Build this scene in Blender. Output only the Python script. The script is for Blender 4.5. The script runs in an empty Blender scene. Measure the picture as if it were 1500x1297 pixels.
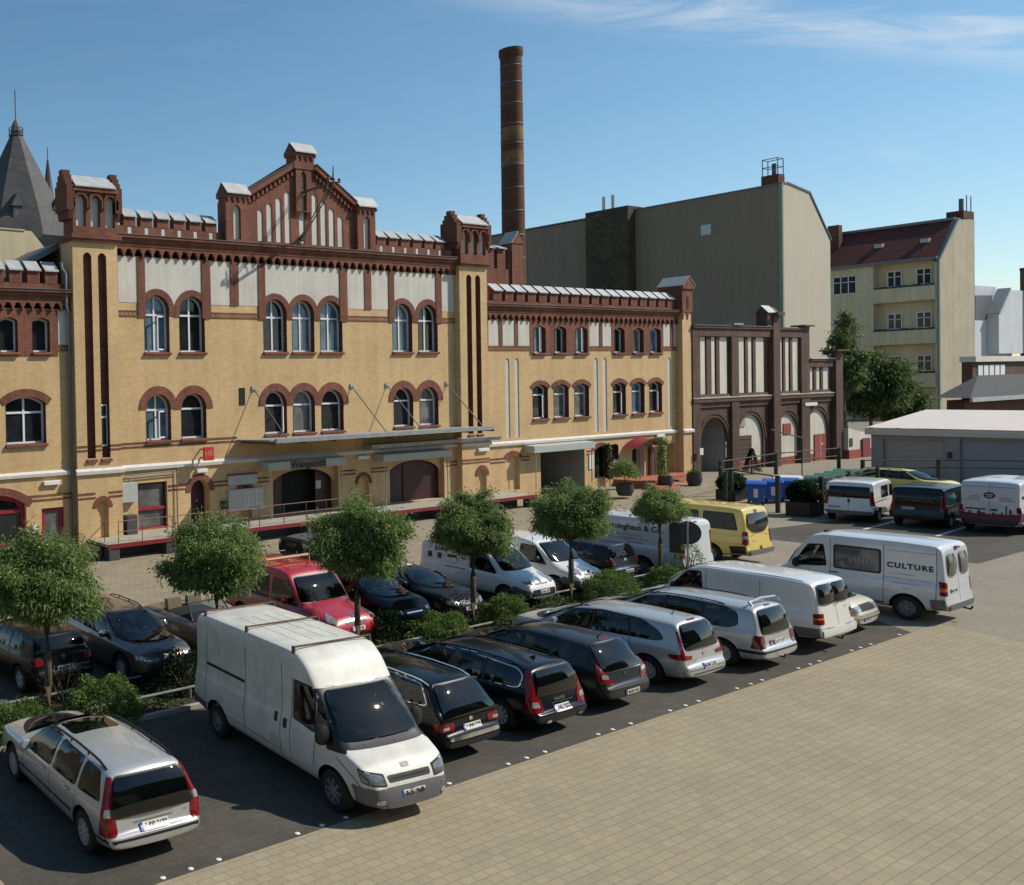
CLOUD_N=(0.1096,0.4178,-0.9019); CLOUD_A=(0.9217,0.2936,0.2536); CLOUD_W=(0.9271,0.333,0.1717)
import bpy, bmesh, math, random
import numpy as np
from mathutils import Vector, Matrix
from mathutils.bvhtree import BVHTree
from mathutils.geometry import delaunay_2d_cdt
PI = math.pi; R = math.radians
random.seed(7)
SC = bpy.context.scene
COL = SC.collection

# ------------------------------------------------------------------ materials
def ramp(nt, pts):
    r = nt.nodes.new('ShaderNodeValToRGB')
    e = r.color_ramp.elements
    while len(e) < len(pts): e.new(0.5)
    for i, (p, c) in enumerate(pts):
        e[i].position = p; e[i].color = (*c, 1) if len(c) == 3 else c
    return r
def new_mat(name):
    m = bpy.data.materials.new(name); m.use_nodes = True
    nt = m.node_tree; b = nt.nodes['Principled BSDF']
    return m, nt, b
def obj_coords(nt):
    return nt.nodes.new('ShaderNodeTexCoord').outputs['Object']
def noise(nt, vec, scale, detail=4, rough=0.6):
    n = nt.nodes.new('ShaderNodeTexNoise'); n.inputs['Scale'].default_value = scale
    n.inputs['Detail'].default_value = detail; n.inputs['Roughness'].default_value = rough
    if vec is not None: nt.links.new(vec, n.inputs['Vector'])
    return n.outputs['Fac']
def mix(nt, fac, a, b, mode='MIX'):
    m = nt.nodes.new('ShaderNodeMix'); m.data_type = 'RGBA'; m.blend_type = mode
    for s, v in ((m.inputs['Factor'], fac), (m.inputs[6], a), (m.inputs[7], b)):
        if hasattr(v, 'is_linked') or hasattr(v, 'links'): nt.links.new(v, s)
        elif isinstance(v, (int, float)): s.default_value = v
        else: s.default_value = (*v, 1)
    return m.outputs[2]
def bump(nt, b, h, strength=0.3, dist=0.02):
    n = nt.nodes.new('ShaderNodeBump'); n.inputs['Strength'].default_value = strength
    n.inputs['Distance'].default_value = dist
    nt.links.new(h, n.inputs['Height']); nt.links.new(n.outputs['Normal'], b.inputs['Normal'])
def mul(c, k): return tuple(min(1, x * k) for x in c)

def plain(name, col, rough=0.6, metal=0.0, var=0.15, scale=3.0, coat=0.0, bumpy=0.0, spec=0.5, fine=0.0):
    m, nt, b = new_mat(name)
    v = obj_coords(nt)
    f = noise(nt, v, scale, 5)
    r = ramp(nt, [(0.25, mul(col, 1 - var)), (0.75, mul(col, 1 + var))])
    nt.links.new(f, r.inputs[0])
    c = r.outputs[0]
    if fine:
        f2 = noise(nt, v, scale * 14, 3)
        r2 = ramp(nt, [(0.3, (1 - fine,) * 3), (0.7, (1, 1, 1))]); nt.links.new(f2, r2.inputs[0])
        c = mix(nt, 1.0, c, r2.outputs[0], 'MULTIPLY')
    nt.links.new(c, b.inputs['Base Color'])
    b.inputs['Roughness'].default_value = rough; b.inputs['Metallic'].default_value = metal
    b.inputs['Coat Weight'].default_value = coat; b.inputs['Coat Roughness'].default_value = 0.04
    b.inputs['Specular IOR Level'].default_value = spec
    if bumpy: bump(nt, b, noise(nt, v, scale * 12, 3), bumpy, 0.01)
    return m
def paint(name, col, metallic=0.0, rough=0.35, dirt=0.06, coat=1.0):
    m, nt, b = new_mat(name)
    v = obj_coords(nt)
    f = noise(nt, v, 2.2, 6, 0.65)
    r = ramp(nt, [(0.35, mul(col, 1 - dirt)), (0.65, col)]); nt.links.new(f, r.inputs[0])
    c = r.outputs[0]
    # road dust gathers low on the sills, with a ragged edge
    s = nt.nodes.new('ShaderNodeSeparateXYZ'); nt.links.new(v, s.inputs[0])
    mr = nt.nodes.new('ShaderNodeMapRange'); nt.links.new(s.outputs['Z'], mr.inputs[0])
    mr.inputs[1].default_value = 0.62; mr.inputs[2].default_value = 0.22; mr.inputs[3].default_value = 0.0; mr.inputs[4].default_value = 1.0
    mm = nt.nodes.new('ShaderNodeMath'); mm.operation = 'MULTIPLY'; nt.links.new(mr.outputs[0], mm.inputs[0])
    nt.links.new(noise(nt, v, 7, 4), mm.inputs[1])
    m3 = nt.nodes.new('ShaderNodeMath'); m3.operation = 'MULTIPLY'; nt.links.new(mm.outputs[0], m3.inputs[0]); m3.inputs[1].default_value = min(1, dirt * 6)
    c = mix(nt, m3.outputs[0], c, (0.13, 0.115, 0.09) if col[0] > .1 else (0.03, 0.027, 0.022))
    nt.links.new(c, b.inputs['Base Color'])
    b.inputs['Metallic'].default_value = metallic; b.inputs['Roughness'].default_value = rough
    b.inputs['Coat Weight'].default_value = coat if col[0] > .1 else coat*.45; b.inputs['Coat Roughness'].default_value = 0.05
    b.inputs['Specular IOR Level'].default_value = 0.5 if col[0] > .1 else 0.2
    return m
def glass(name, col, rough=0.03, var=0.3):
    m, nt, b = new_mat(name)
    v = obj_coords(nt)
    f = noise(nt, v, 1.3, 3)
    r = ramp(nt, [(0.35, mul(col, 1 - var)), (0.65, mul(col, 1 + var))]); nt.links.new(f, r.inputs[0])
    nt.links.new(r.outputs[0], b.inputs['Base Color'])
    b.inputs['Roughness'].default_value = rough; b.inputs['IOR'].default_value = 1.52
    b.inputs['Specular IOR Level'].default_value = 0.45
    return m
def clear_glass(name, tint, trans=0.75):
    m, nt, b = new_mat(name)
    out = nt.nodes['Material Output']
    tr = nt.nodes.new('ShaderNodeBsdfTransparent'); tr.inputs[0].default_value = (*tint, 1)
    fr = nt.nodes.new('ShaderNodeFresnel'); fr.inputs[0].default_value = 1.6
    b.inputs['Base Color'].default_value = (0.006, 0.009, 0.009, 1); b.inputs['Roughness'].default_value = 0.02
    mx = nt.nodes.new('ShaderNodeMixShader'); mx2 = nt.nodes.new('ShaderNodeMixShader')
    gl = nt.nodes.new('ShaderNodeBsdfGlossy'); gl.inputs['Roughness'].default_value = 0.02
    mx.inputs[0].default_value = trans; nt.links.new(b.outputs[0], mx.inputs[1]); nt.links.new(tr.outputs[0], mx.inputs[2])
    nt.links.new(fr.outputs[0], mx2.inputs[0]); nt.links.new(mx.outputs[0], mx2.inputs[1]); nt.links.new(gl.outputs[0], mx2.inputs[2])
    nt.links.new(mx2.outputs[0], out.inputs[0])
    return m
def brick(name, c1, c2, mortar, bw=0.25, bh=0.078, ms=0.010, horiz=False, stain=0.2, rough=0.85, bias=0.0, joint_bump=0.25, rot=0.0, offset=0.5, big=0.35, soot=0.0, spots=0.0):
    m, nt, b = new_mat(name)
    v = obj_coords(nt)
    s = nt.nodes.new('ShaderNodeSeparateXYZ'); nt.links.new(v, s.inputs[0])
    cb = nt.nodes.new('ShaderNodeCombineXYZ')
    if horiz:
        nt.links.new(s.outputs['X'], cb.inputs[0]); nt.links.new(s.outputs['Y'], cb.inputs[1])
    else:
        a = nt.nodes.new('ShaderNodeMath'); a.operation = 'ADD'
        nt.links.new(s.outputs['X'], a.inputs[0]); nt.links.new(s.outputs['Y'], a.inputs[1])
        nt.links.new(a.outputs[0], cb.inputs[0]); nt.links.new(s.outputs['Z'], cb.inputs[1])
    vec = cb.outputs[0]
    if rot:
        mp = nt.nodes.new('ShaderNodeMapping'); mp.inputs['Rotation'].default_value = (0, 0, rot); nt.links.new(vec, mp.inputs[0]); vec = mp.outputs[0]
    t = nt.nodes.new('ShaderNodeTexBrick'); nt.links.new(vec, t.inputs['Vector'])
    t.offset = offset
    t.inputs['Scale'].default_value = 1; t.inputs['Brick Width'].default_value = bw; t.inputs['Row Height'].default_value = bh
    t.inputs['Mortar Size'].default_value = ms; t.inputs['Mortar Smooth'].default_value = 0.2; t.inputs['Bias'].default_value = bias
    t.inputs['Color1'].default_value = (*c1, 1); t.inputs['Color2'].default_value = (*c2, 1); t.inputs['Mortar'].default_value = (*mortar, 1)
    c = t.outputs['Color']
    f = noise(nt, v, big, 6, 0.7)
    r = ramp(nt, [(0.3, (1 - stain,) * 3), (0.62, (1, 1, 1))]); nt.links.new(f, r.inputs[0])
    c = mix(nt, 1.0, c, r.outputs[0], 'MULTIPLY')
    f2 = noise(nt, v, 2.6, 5, 0.7)
    r2 = ramp(nt, [(0.3, (1 - stain * 0.6,) * 3), (0.7, (1.0, 1.0, 1.0))]); nt.links.new(f2, r2.inputs[0])
    c = mix(nt, 1.0, c, r2.outputs[0], 'MULTIPLY')
    if soot:      # rain streaks and soot running down the wall
        mp = nt.nodes.new('ShaderNodeMapping'); mp.inputs['Scale'].default_value = (1.4, 1.4, 0.10); nt.links.new(v, mp.inputs[0])
        r3 = ramp(nt, [(0.36, (1 - soot, 1 - soot, 1 - soot)), (0.58, (1, 1, 1))]); nt.links.new(noise(nt, mp.outputs[0], 1.0, 6, 0.72), r3.inputs[0]); c = mix(nt, 1.0, c, r3.outputs[0], 'MULTIPLY')
    if spots:     # oil drips, tyre marks and patches of moss on paving
        mp = nt.nodes.new('ShaderNodeMapping'); mp.inputs['Scale'].default_value = (0.25, 1.3, 1); mp.inputs['Rotation'].default_value = (0, 0, 0.25); nt.links.new(v, mp.inputs[0])
        for vec_, sc_, lo, hi, k_ in ((v, 1.1, 0.66, 0.74, spots), (mp.outputs[0], 0.9, 0.58, 0.70, spots*0.55), (v, 5.0, 0.70, 0.76, spots*0.8)):
            r3 = ramp(nt, [(lo, (1, 1, 1)), (hi, (1 - k_, 1 - k_, 1 - k_*0.9))]); nt.links.new(noise(nt, vec_, sc_, 5, 0.6), r3.inputs[0]); c = mix(nt, 1.0, c, r3.outputs[0], 'MULTIPLY')
    nt.links.new(c, b.inputs['Base Color']); b.inputs['Roughness'].default_value = rough
    b.inputs['Specular IOR Level'].default_value = 0.25
    iv = nt.nodes.new('ShaderNodeMath'); iv.operation = 'SUBTRACT'; iv.inputs[0].default_value = 1; nt.links.new(t.outputs['Fac'], iv.inputs[1])
    bump(nt, b, iv.outputs[0], joint_bump, 0.01)
    return m
def plaster(name, col, streak=0.25, rough=0.9, scale=0.6):
    """painted render with rain streaks running down and blotches"""
    m, nt, b = new_mat(name)
    v = obj_coords(nt)
    mp = nt.nodes.new('ShaderNodeMapping'); mp.inputs['Scale'].default_value = (1.6, 1.6, 0.12); nt.links.new(v, mp.inputs[0])
    f = noise(nt, mp.outputs[0], 1.2, 6, 0.7)
    r = ramp(nt, [(0.3, (1 - streak,) * 3), (0.65, (1, 1, 1))]); nt.links.new(f, r.inputs[0])
    f2 = noise(nt, v, scale, 6, 0.7)
    r2 = ramp(nt, [(0.3, mul(col, 1 - streak * 0.7)), (0.7, mul(col, 1 + streak * 0.2))]); nt.links.new(f2, r2.inputs[0])
    c = mix(nt, 1.0, r2.outputs[0], r.outputs[0], 'MULTIPLY')
    nt.links.new(c, b.inputs['Base Color']); b.inputs['Roughness'].default_value = rough; b.inputs['Specular IOR Level'].default_value = 0.2
    bump(nt, b, noise(nt, v, 9, 4), 0.15, 0.02)
    return m
def leaf_mat(name, c1, c2, c3):
    m, nt, b = new_mat(name)
    g = nt.nodes.new('ShaderNodeNewGeometry')
    r = ramp(nt, [(0.0, c1), (0.55, c2), (1.0, c3)]); nt.links.new(g.outputs['Random Per Island'], r.inputs[0])
    v = obj_coords(nt)
    f = noise(nt, v, 1.6, 3)
    r2 = ramp(nt, [(0.35, (0.72, 0.78, 0.7)), (0.65, (1.1, 1.06, 1.0))]); nt.links.new(f, r2.inputs[0])
    c = mix(nt, 1.0, r.outputs[0], r2.outputs[0], 'MULTIPLY')
    nt.links.new(c, b.inputs['Base Color']); b.inputs['Roughness'].default_value = 0.55
    b.inputs['Specular IOR Level'].default_value = 0.3
    out = nt.nodes['Material Output']
    tl = nt.nodes.new('ShaderNodeBsdfTranslucent'); nt.links.new(c, tl.inputs[0])
    mx = nt.nodes.new('ShaderNodeMixShader'); mx.inputs[0].default_value = 0.45
    nt.links.new(b.outputs[0], mx.inputs[1]); nt.links.new(tl.outputs[0], mx.inputs[2]); nt.links.new(mx.outputs[0], out.inputs[0])
    return m

M = {}
M['yellow'] = brick('yellow_brick', (0.70, 0.485, 0.245), (0.61, 0.405, 0.195), (0.58, 0.42, 0.23), stain=0.15, soot=0.12)
M['yellow_tower'] = M['yellow']
M['red'] = brick('red_brick', (0.285, 0.106, 0.063), (0.20, 0.072, 0.044), (0.25, 0.125, 0.085), stain=0.3, soot=0.3)
M['red_dark'] = brick('dark_red_brick', (0.165, 0.058, 0.036), (0.125, 0.045, 0.03), (0.15, 0.08, 0.055), stain=0.35)
M['brown'] = brick('brown_brick', (0.175, 0.097, 0.068), (0.13, 0.074, 0.055), (0.15, 0.105, 0.085), stain=0.38, soot=0.2)
M['chim'] = brick('chimney_brick', (0.155, 0.068, 0.042), (0.115, 0.05, 0.033), (0.14, 0.075, 0.045), stain=0.45, bw=0.25, bh=0.09)
M['chim_y'] = brick('chimney_yellow_brick', (0.32, 0.20, 0.085), (0.16, 0.08, 0.045), (0.19, 0.11, 0.06), stain=0.4, bw=0.5, bh=0.3)
M['olive_brick'] = brick('olive_brick', (0.115, 0.088, 0.055), (0.055, 0.042, 0.032), (0.10, 0.085, 0.06), stain=0.4, bw=0.5, bh=0.16)
M['white'] = plaster('white_render', (0.64, 0.60, 0.52), 0.2)
M['white_old'] = plaster('aged_white_render', (0.70, 0.65, 0.54), 0.22)
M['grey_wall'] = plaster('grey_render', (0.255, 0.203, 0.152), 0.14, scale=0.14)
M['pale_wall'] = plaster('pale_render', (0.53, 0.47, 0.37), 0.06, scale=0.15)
M['cream_wall'] = plaster('cream_render', (0.62, 0.54, 0.36), 0.2, scale=0.3)
M['apt_wall'] = plaster('weathered_render', (0.50, 0.43, 0.31), 0.24, scale=0.3)
M['far_white'] = plaster('far_white_render', (0.62, 0.63, 0.65), 0.15)
M['band'] = plain('pale_stone_band', (0.60, 0.57, 0.52), 0.8, var=0.12)
M['zinc'] = plain('zinc_sheet', (0.37, 0.385, 0.375), 0.6, 0.0, var=0.22, scale=2.5, fine=0.12)
M['zinc_dark'] = plain('dark_zinc', (0.13, 0.14, 0.15), 0.5, 0.4)
M['slate'] = brick('slate_roof', (0.105, 0.10, 0.095), (0.075, 0.072, 0.07), (0.06, 0.06, 0.06), bw=0.5, bh=0.3, ms=0.02, stain=0.3, rough=0.6)
M['tiles'] = brick('red_roof_tiles', (0.19, 0.047, 0.03), (0.12, 0.034, 0.026), (0.05, 0.02, 0.018), bw=0.5, bh=0.5, ms=0.06, stain=0.3, rough=0.6, joint_bump=0.8)
M['tar'] = plain('roofing_felt', (0.05, 0.05, 0.052), 0.85, var=0.25)
M['pale_roof'] = plain('pale_flat_roof', (0.62, 0.56, 0.50), 0.8, var=0.08, scale=0.6)
M['frame'] = plain('white_window_frame', (0.72, 0.72, 0.70), 0.45, var=0.05)
M['glass'] = glass('window_glass', (0.018, 0.022, 0.024))
M['glass_blue'] = glass('painted_sky_glass', (0.10, 0.16, 0.20))  # the sky's reflection is put into the pane colour
M['glass_grey'] = glass('curtained_glass', (0.13, 0.13, 0.125))
M['maroon'] = plain('maroon_paint', (0.04, 0.007, 0.011), 0.5, var=0.2)
M['redpaint'] = plain('red_paint', (0.19, 0.012, 0.022), 0.5, var=0.2)
M['rust_red'] = plain('oxide_red_paint', (0.28, 0.05, 0.03), 0.6, var=0.2)
M['redframe'] = plain('bright_red_frame', (0.28, 0.014, 0.03), 0.5, var=0.15)
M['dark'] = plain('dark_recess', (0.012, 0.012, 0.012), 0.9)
M['steel'] = plain('galvanised_steel', (0.40, 0.42, 0.42), 0.45, 0.6, var=0.2)
M['darksteel'] = plain('dark_steel', (0.10, 0.095, 0.09), 0.55, 0.3)
M['rail_red'] = plain('rusty_red_railing', (0.16, 0.05, 0.04), 0.6)
M['black'] = plain('black_plastic', (0.018, 0.018, 0.019), 0.5)
M['concrete'] = plain('concrete', (0.36, 0.33, 0.27), 0.9, var=0.2, fine=0.15)
M['darkgrey'] = plain('dark_grey_paint', (0.055, 0.055, 0.058), 0.7)
M['grey_box'] = plain('grey_metal_box', (0.42, 0.43, 0.40), 0.5, var=0.1)
M['canopy_top'] = plain('canopy_sheet', (0.30, 0.31, 0.30), 0.6, 0.2, var=0.3)
M['wood'] = plain('brown_wood', (0.12, 0.055, 0.028), 0.5, var=0.3)
M['terrac'] = plain('terracotta_step', (0.36, 0.12, 0.07), 0.7, var=0.15)
M['pot'] = plain('dark_grey_planter', (0.045, 0.047, 0.05), 0.6, var=0.2)
M['green_metal'] = plain('dark_green_fence_paint', (0.012, 0.028, 0.022), 0.5)
M['garage_grey'] = plaster('grey_garage_render', (0.36, 0.35, 0.33), 0.15)
M['garage_door'] = plain('grey_garage_door', (0.36, 0.355, 0.33), 0.6, var=0.05)
M['garage_door_blue'] = plain('bluegrey_garage_door', (0.29, 0.32, 0.36), 0.6, var=0.05)
M['bark'] = plain('bark', (0.11, 0.085, 0.055), 0.9, var=0.4, scale=8, bumpy=0.6)
M['soil'] = plain('soil', (0.045, 0.033, 0.022), 0.95, var=0.4, scale=5, bumpy=0.5)

# ------------------------------------------------------------------ mesh builder
class MB:
    def __init__(s): s.v = []; s.f = []; s.m = []; s.mi = 0
    def quad(s, a, b, c, d): 
        i = len(s.v); s.v += [tuple(a), tuple(b), tuple(c), tuple(d)]; s.f.append((i, i+1, i+2, i+3)); s.m.append(s.mi); return s
    def add(s, vs, fs):
        i = len(s.v); s.v += [tuple(p) for p in vs]
        for f in fs: s.f.append(tuple(i + k for k in f)); s.m.append(s.mi)
        return s
    def box(s, x0, x1, y0, y1, z0, z1):
        vs = [(x0,y0,z0),(x1,y0,z0),(x1,y1,z0),(x0,y1,z0),(x0,y0,z1),(x1,y0,z1),(x1,y1,z1),(x0,y1,z1)]
        return s.add(vs, [(0,3,2,1),(4,5,6,7),(0,1,5,4),(1,2,6,5),(2,3,7,6),(3,0,4,7)])
    def obox(s, c, sx, sy, sz, rz=0, mat=None):
        vs = []
        for dz in (0, 1):
            for dx, dy in ((-.5,-.5),(.5,-.5),(.5,.5),(-.5,.5)):
                x, y = dx*sx, dy*sy
                vs.append((c[0]+x*math.cos(rz)-y*math.sin(rz), c[1]+x*math.sin(rz)+y*math.cos(rz), c[2]+dz*sz))
        return s.add(vs, [(0,3,2,1),(4,5,6,7),(0,1,5,4),(1,2,6,5),(2,3,7,6),(3,0,4,7)])
    def prism(s, poly, axis, a, b):
        """poly in the two other axes; extruded from a to b along axis ('x','y','z')"""
        def P(u, w, t): return {'x': (t, u, w), 'y': (u, t, w), 'z': (u, w, t)}[axis]
        n = len(poly)
        vs = [P(u, w, a) for u, w in poly] + [P(u, w, b) for u, w in poly]
        fs = [tuple(range(n-1, -1, -1)), tuple(range(n, 2*n))] + [(i, (i+1) % n, n+(i+1) % n, n+i) for i in range(n)]
        return s.add(vs, fs)
    def tube(s, pts, r, n=8, cap=True):
        pts = [Vector(p) for p in pts]; rings = []
        for i, p in enumerate(pts):
            d = (pts[min(i+1, len(pts)-1)] - pts[max(i-1, 0)]).normalized()
            a = d.cross(Vector((0, 0, 1)))
            if a.length < 1e-3: a = Vector((1, 0, 0))
            a.normalize(); b = d.cross(a)
            rr = r[i] if isinstance(r, (list, tuple)) else r
            rings.append([p + (a*math.cos(2*PI*k/n) + b*math.sin(2*PI*k/n))*rr for k in range(n)])
        vs = [q for g in rings for q in g]; fs = []
        for i in range(len(pts)-1):
            for k in range(n): fs.append((i*n+k, i*n+(k+1) % n, (i+1)*n+(k+1) % n, (i+1)*n+k))
        if cap: fs += [tuple(range(n-1, -1, -1)), tuple(range((len(pts)-1)*n, len(pts)*n))]
        return s.add(vs, fs)
    def lathe(s, prof, c, n=16, axis='z', cap=True):
        vs = []; fs = []
        for r_, h in prof:
            for k in range(n):
                a = 2*PI*k/n
                if axis == 'z': vs.append((c[0]+r_*math.cos(a), c[1]+r_*math.sin(a), c[2]+h))
                elif axis == 'y': vs.append((c[0]+r_*math.cos(a), c[1]+h, c[2]+r_*math.sin(a)))
                else: vs.append((c[0]+h, c[1]+r_*math.cos(a), c[2]+r_*math.sin(a)))
        for i in range(len(prof)-1):
            for k in range(n): fs.append((i*n+k, i*n+(k+1) % n, (i+1)*n+(k+1) % n, (i+1)*n+k))
        if cap: fs += [tuple(range(n-1, -1, -1)), tuple(range((len(prof)-1)*n, len(prof)*n))]
        return s.add(vs, fs)
    def sheet(s, outer, holes, fn):
        """2-D outline with holes filled with triangles, mapped to 3-D by fn(u, w)"""
        vs, fs = fill(outer, holes)
        return s.add([fn(u, w) for u, w in vs], fs)
    def build(s, name, mat, parent=None, smooth=False, bevel=0, origin=None):
        me = bpy.data.meshes.new(name)
        o0 = Vector(origin) if origin is not None else Vector((0, 0, 0))
        if parent is not None and origin is None and parent.get('_world'): o0 = Vector(parent['_world'])
        me.from_pydata([(p[0]-o0.x, p[1]-o0.y, p[2]-o0.z) for p in s.v], [], s.f)
        for mm in (mat if isinstance(mat, (list, tuple)) else [mat]): me.materials.append(mm)
        if isinstance(mat, (list, tuple)): me.polygons.foreach_set('material_index', s.m)
        bm = bmesh.new(); bm.from_mesh(me); bmesh.ops.recalc_face_normals(bm, faces=bm.faces)
        if bevel:
            es = [e for e in bm.edges if len(e.link_faces) == 2 and e.calc_face_angle(0) > 0.5]
            bmesh.ops.bevel(bm, geom=es, offset=bevel, segments=2, affect='EDGES', profile=0.6)
        bm.to_mesh(me); bm.free()
        if smooth:
            me.polygons.foreach_set('use_smooth', [True]*len(me.polygons))
            if smooth != 'full': me.set_sharp_from_angle(angle=R(38))
        ob = bpy.data.objects.new(name, me); COL.objects.link(ob)
        if parent is not None: 
            ob.parent = parent
            if parent.get('_world') is not None and parent.type == 'MESH' : pass
        elif origin is not None: ob.location = o0
        if parent is not None and parent.get('_world') is not None: ob['_world'] = list(parent['_world'])
        return ob
def inside(p, poly):
    x, y = p; c = False; j = len(poly)-1
    for i in range(len(poly)):
        xi, yi = poly[i]; xj, yj = poly[j]
        if (yi > y) != (yj > y) and x < (xj-xi)*(y-yi)/(yj-yi)+xi: c = not c
        j = i
    return c
def fill(outer, holes=(), extra=()):
    pts = []; es = []
    for lp in [outer, *holes]:
        i = len(pts); n = len(lp); pts += [Vector(p) for p in lp]; es += [(i+k, i+(k+1) % n) for k in range(n)]
    pts += [Vector(p) for p in extra]
    v, e, f, *_ = delaunay_2d_cdt(pts, es, [], 0, 1e-5)
    out = []
    for t in f:
        c = sum((v[k] for k in t), Vector((0, 0)))/len(t)
        if inside(c, outer) and not any(inside(c, h) for h in holes): out.append(tuple(t))
    return [tuple(p) for p in v], out
def empty(name, loc=(0,0,0), rz=0.0):
    o = bpy.data.objects.new(name, None); COL.objects.link(o); o.location = loc; o.rotation_euler = (0, 0, rz)
    o.empty_display_size = 0.3
    return o
def tag(o, label=None, cat=None, group=None, kind=None):
    if label: o['label'] = label
    if cat: o['category'] = cat
    if group: o['group'] = group
    if kind: o['kind'] = kind
    return o
def world_root(name, loc):
    """root of a thing whose parts are written in world coordinates"""
    o = empty(name, loc); o['_world'] = list(loc); return o
def copy_tree(o, parent=None):
    c = o.copy(); COL.objects.link(c)
    if parent is not None: c.parent = parent
    for ch in list(o.children): copy_tree(ch, c)
    return c
def arc(cx, cz, r, a0, a1, n):
    return [(cx + r*math.cos(a0+(a1-a0)*i/n), cz + r*math.sin(a0+(a1-a0)*i/n)) for i in range(n+1)]
def text_mesh(txt, size, bold=0.0, space=1.0):
    """lettering as a flat triangle mesh: verts [(x,y)], faces; origin at centre"""
    cu = bpy.data.curves.new('lettering', 'FONT'); cu.body = txt; cu.size = size; cu.align_x = 'CENTER'; cu.align_y = 'CENTER'
    cu.resolution_u = 3; cu.offset = bold; cu.space_character = space
    ob = bpy.data.objects.new('lettering', cu); COL.objects.link(ob)
    dg = bpy.context.evaluated_depsgraph_get(); ev = ob.evaluated_get(dg)
    me = ev.to_mesh(); vs = [(v.co.x, v.co.y) for v in me.vertices]; fs = [tuple(p.vertices) for p in me.polygons]
    ev.to_mesh_clear(); bpy.data.objects.remove(ob); bpy.data.curves.remove(cu)
    return vs, fs
# ------------------------------------------------------------------ camera, light, sky
cam = bpy.data.cameras.new('camera'); cam_o = bpy.data.objects.new('camera', cam); COL.objects.link(cam_o)
SC.camera = cam_o
cam.sensor_fit = 'HORIZONTAL'; cam.sensor_width = 36.0; cam.lens = 1344.1/1500*36
cam.shift_x = 0.42; cam.shift_y = -0.0353; cam.clip_start = 0.1; cam.clip_end = 3000
yaw, pit, rol = R(28.65344667), R(1.06103211), R(-1.34051685)
fw = Vector((math.sin(yaw)*math.cos(pit), math.cos(yaw)*math.cos(pit), -math.sin(pit)))
rt = Vector((math.cos(yaw), -math.sin(yaw), 0)); up = rt.cross(fw)
rt, up = rt*math.cos(rol)+up*math.sin(rol), -rt*math.sin(rol)+up*math.cos(rol)
cam_o.matrix_world = Matrix(((rt.x, up.x, -fw.x, 0), (rt.y, up.y, -fw.y, 0), (rt.z, up.z, -fw.z, 7.5), (0, 0, 0, 1)))

SUN = Vector((0.90, -0.58, 1.0)).normalized()          # direction towards the sun
el = math.asin(SUN.z); az = math.atan2(SUN.x, SUN.y)   # azimuth clockwise from +Y
sl = bpy.data.lights.new('sun', 'SUN'); sl.energy = 4.2; sl.angle = R(0.5); sl.color = (1.0, 0.93, 0.82)
so = bpy.data.objects.new('sun', sl); COL.objects.link(so); so.rotation_euler = (-SUN).to_track_quat('-Z', 'Y').to_euler(); so.location = (30, -30, 60)

w = bpy.data.worlds.new('World'); SC.world = w; w.use_nodes = True
nt = w.node_tree; bg = nt.nodes['Background']
sk = nt.nodes.new('ShaderNodeTexSky'); sk.sky_type = 'NISHITA'; sk.sun_disc = False
sk.sun_elevation = el; sk.sun_rotation = az; sk.air_density = 1.0; sk.dust_density = 0.3; sk.ozone_density = 2.0; sk.altitude = 50
# thin cirrus: bands of stretched noise in the upper sky
tc = nt.nodes.new('ShaderNodeTexCoord'); nrm = nt.nodes.new('ShaderNodeVectorMath'); nrm.operation = 'NORMALIZE'
nt.links.new(tc.outputs['Generated'], nrm.inputs[0])
def dotn(v):
    d = nt.nodes.new('ShaderNodeVectorMath'); d.operation = 'DOT_PRODUCT'; nt.links.new(nrm.outputs[0], d.inputs[0]); d.inputs[1].default_value = v; return d.outputs['Value']
def mth(op, a, b=None, clamp=False):
    n = nt.nodes.new('ShaderNodeMath'); n.operation = op; n.use_clamp = clamp
    for i, x in enumerate((a, b)):
        if x is None: continue
        if isinstance(x, (int, float)): n.inputs[i].default_value = x
        else: nt.links.new(x, n.inputs[i])
    return n.outputs[0]
def mrange(x, a, b, c=0.0, d=1.0):
    n = nt.nodes.new('ShaderNodeMapRange'); n.interpolation_type = 'SMOOTHSTEP'; nt.links.new(x, n.inputs[0])
    for i, q in enumerate((a, b, c, d)): n.inputs[i+1].default_value = q
    return n.outputs[0]
BAND = Vector(CLOUD_N)
TAN = BAND.cross(Vector(CLOUD_A)).normalized()
mpn = nt.nodes.new('ShaderNodeCombineXYZ'); nt.links.new(mth('MULTIPLY', dotn(tuple(TAN)), 9.0), mpn.inputs[0]); nt.links.new(mth('ADD', mth('MULTIPLY', dotn(tuple(BAND)), 55.0), mth('MULTIPLY', dotn(tuple(TAN)), 9.0)), mpn.inputs[1])
nz = nt.nodes.new('ShaderNodeTexNoise'); nt.links.new(mpn.outputs[0], nz.inputs['Vector']); nz.inputs['Scale'].default_value = 1.0
nz.inputs['Detail'].default_value = 8; nz.inputs['Roughness'].default_value = 0.62; nz.inputs['Distortion'].default_value = 0.6
d = dotn(tuple(BAND))
d2 = mth('ADD', d, mth('MULTIPLY', mth('SUBTRACT', nz.outputs['Fac'], 0.5), 0.05))
bandm = mth('SUBTRACT', 1.0, mrange(mth('ABSOLUTE', d2), 0.002, 0.024))
along = mrange(dotn(tuple(CLOUD_A)), 0.90, 1.0)
cl = mth('MULTIPLY', mth('MULTIPLY', bandm, along), mrange(nz.outputs['Fac'], 0.28, 0.68))
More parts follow.
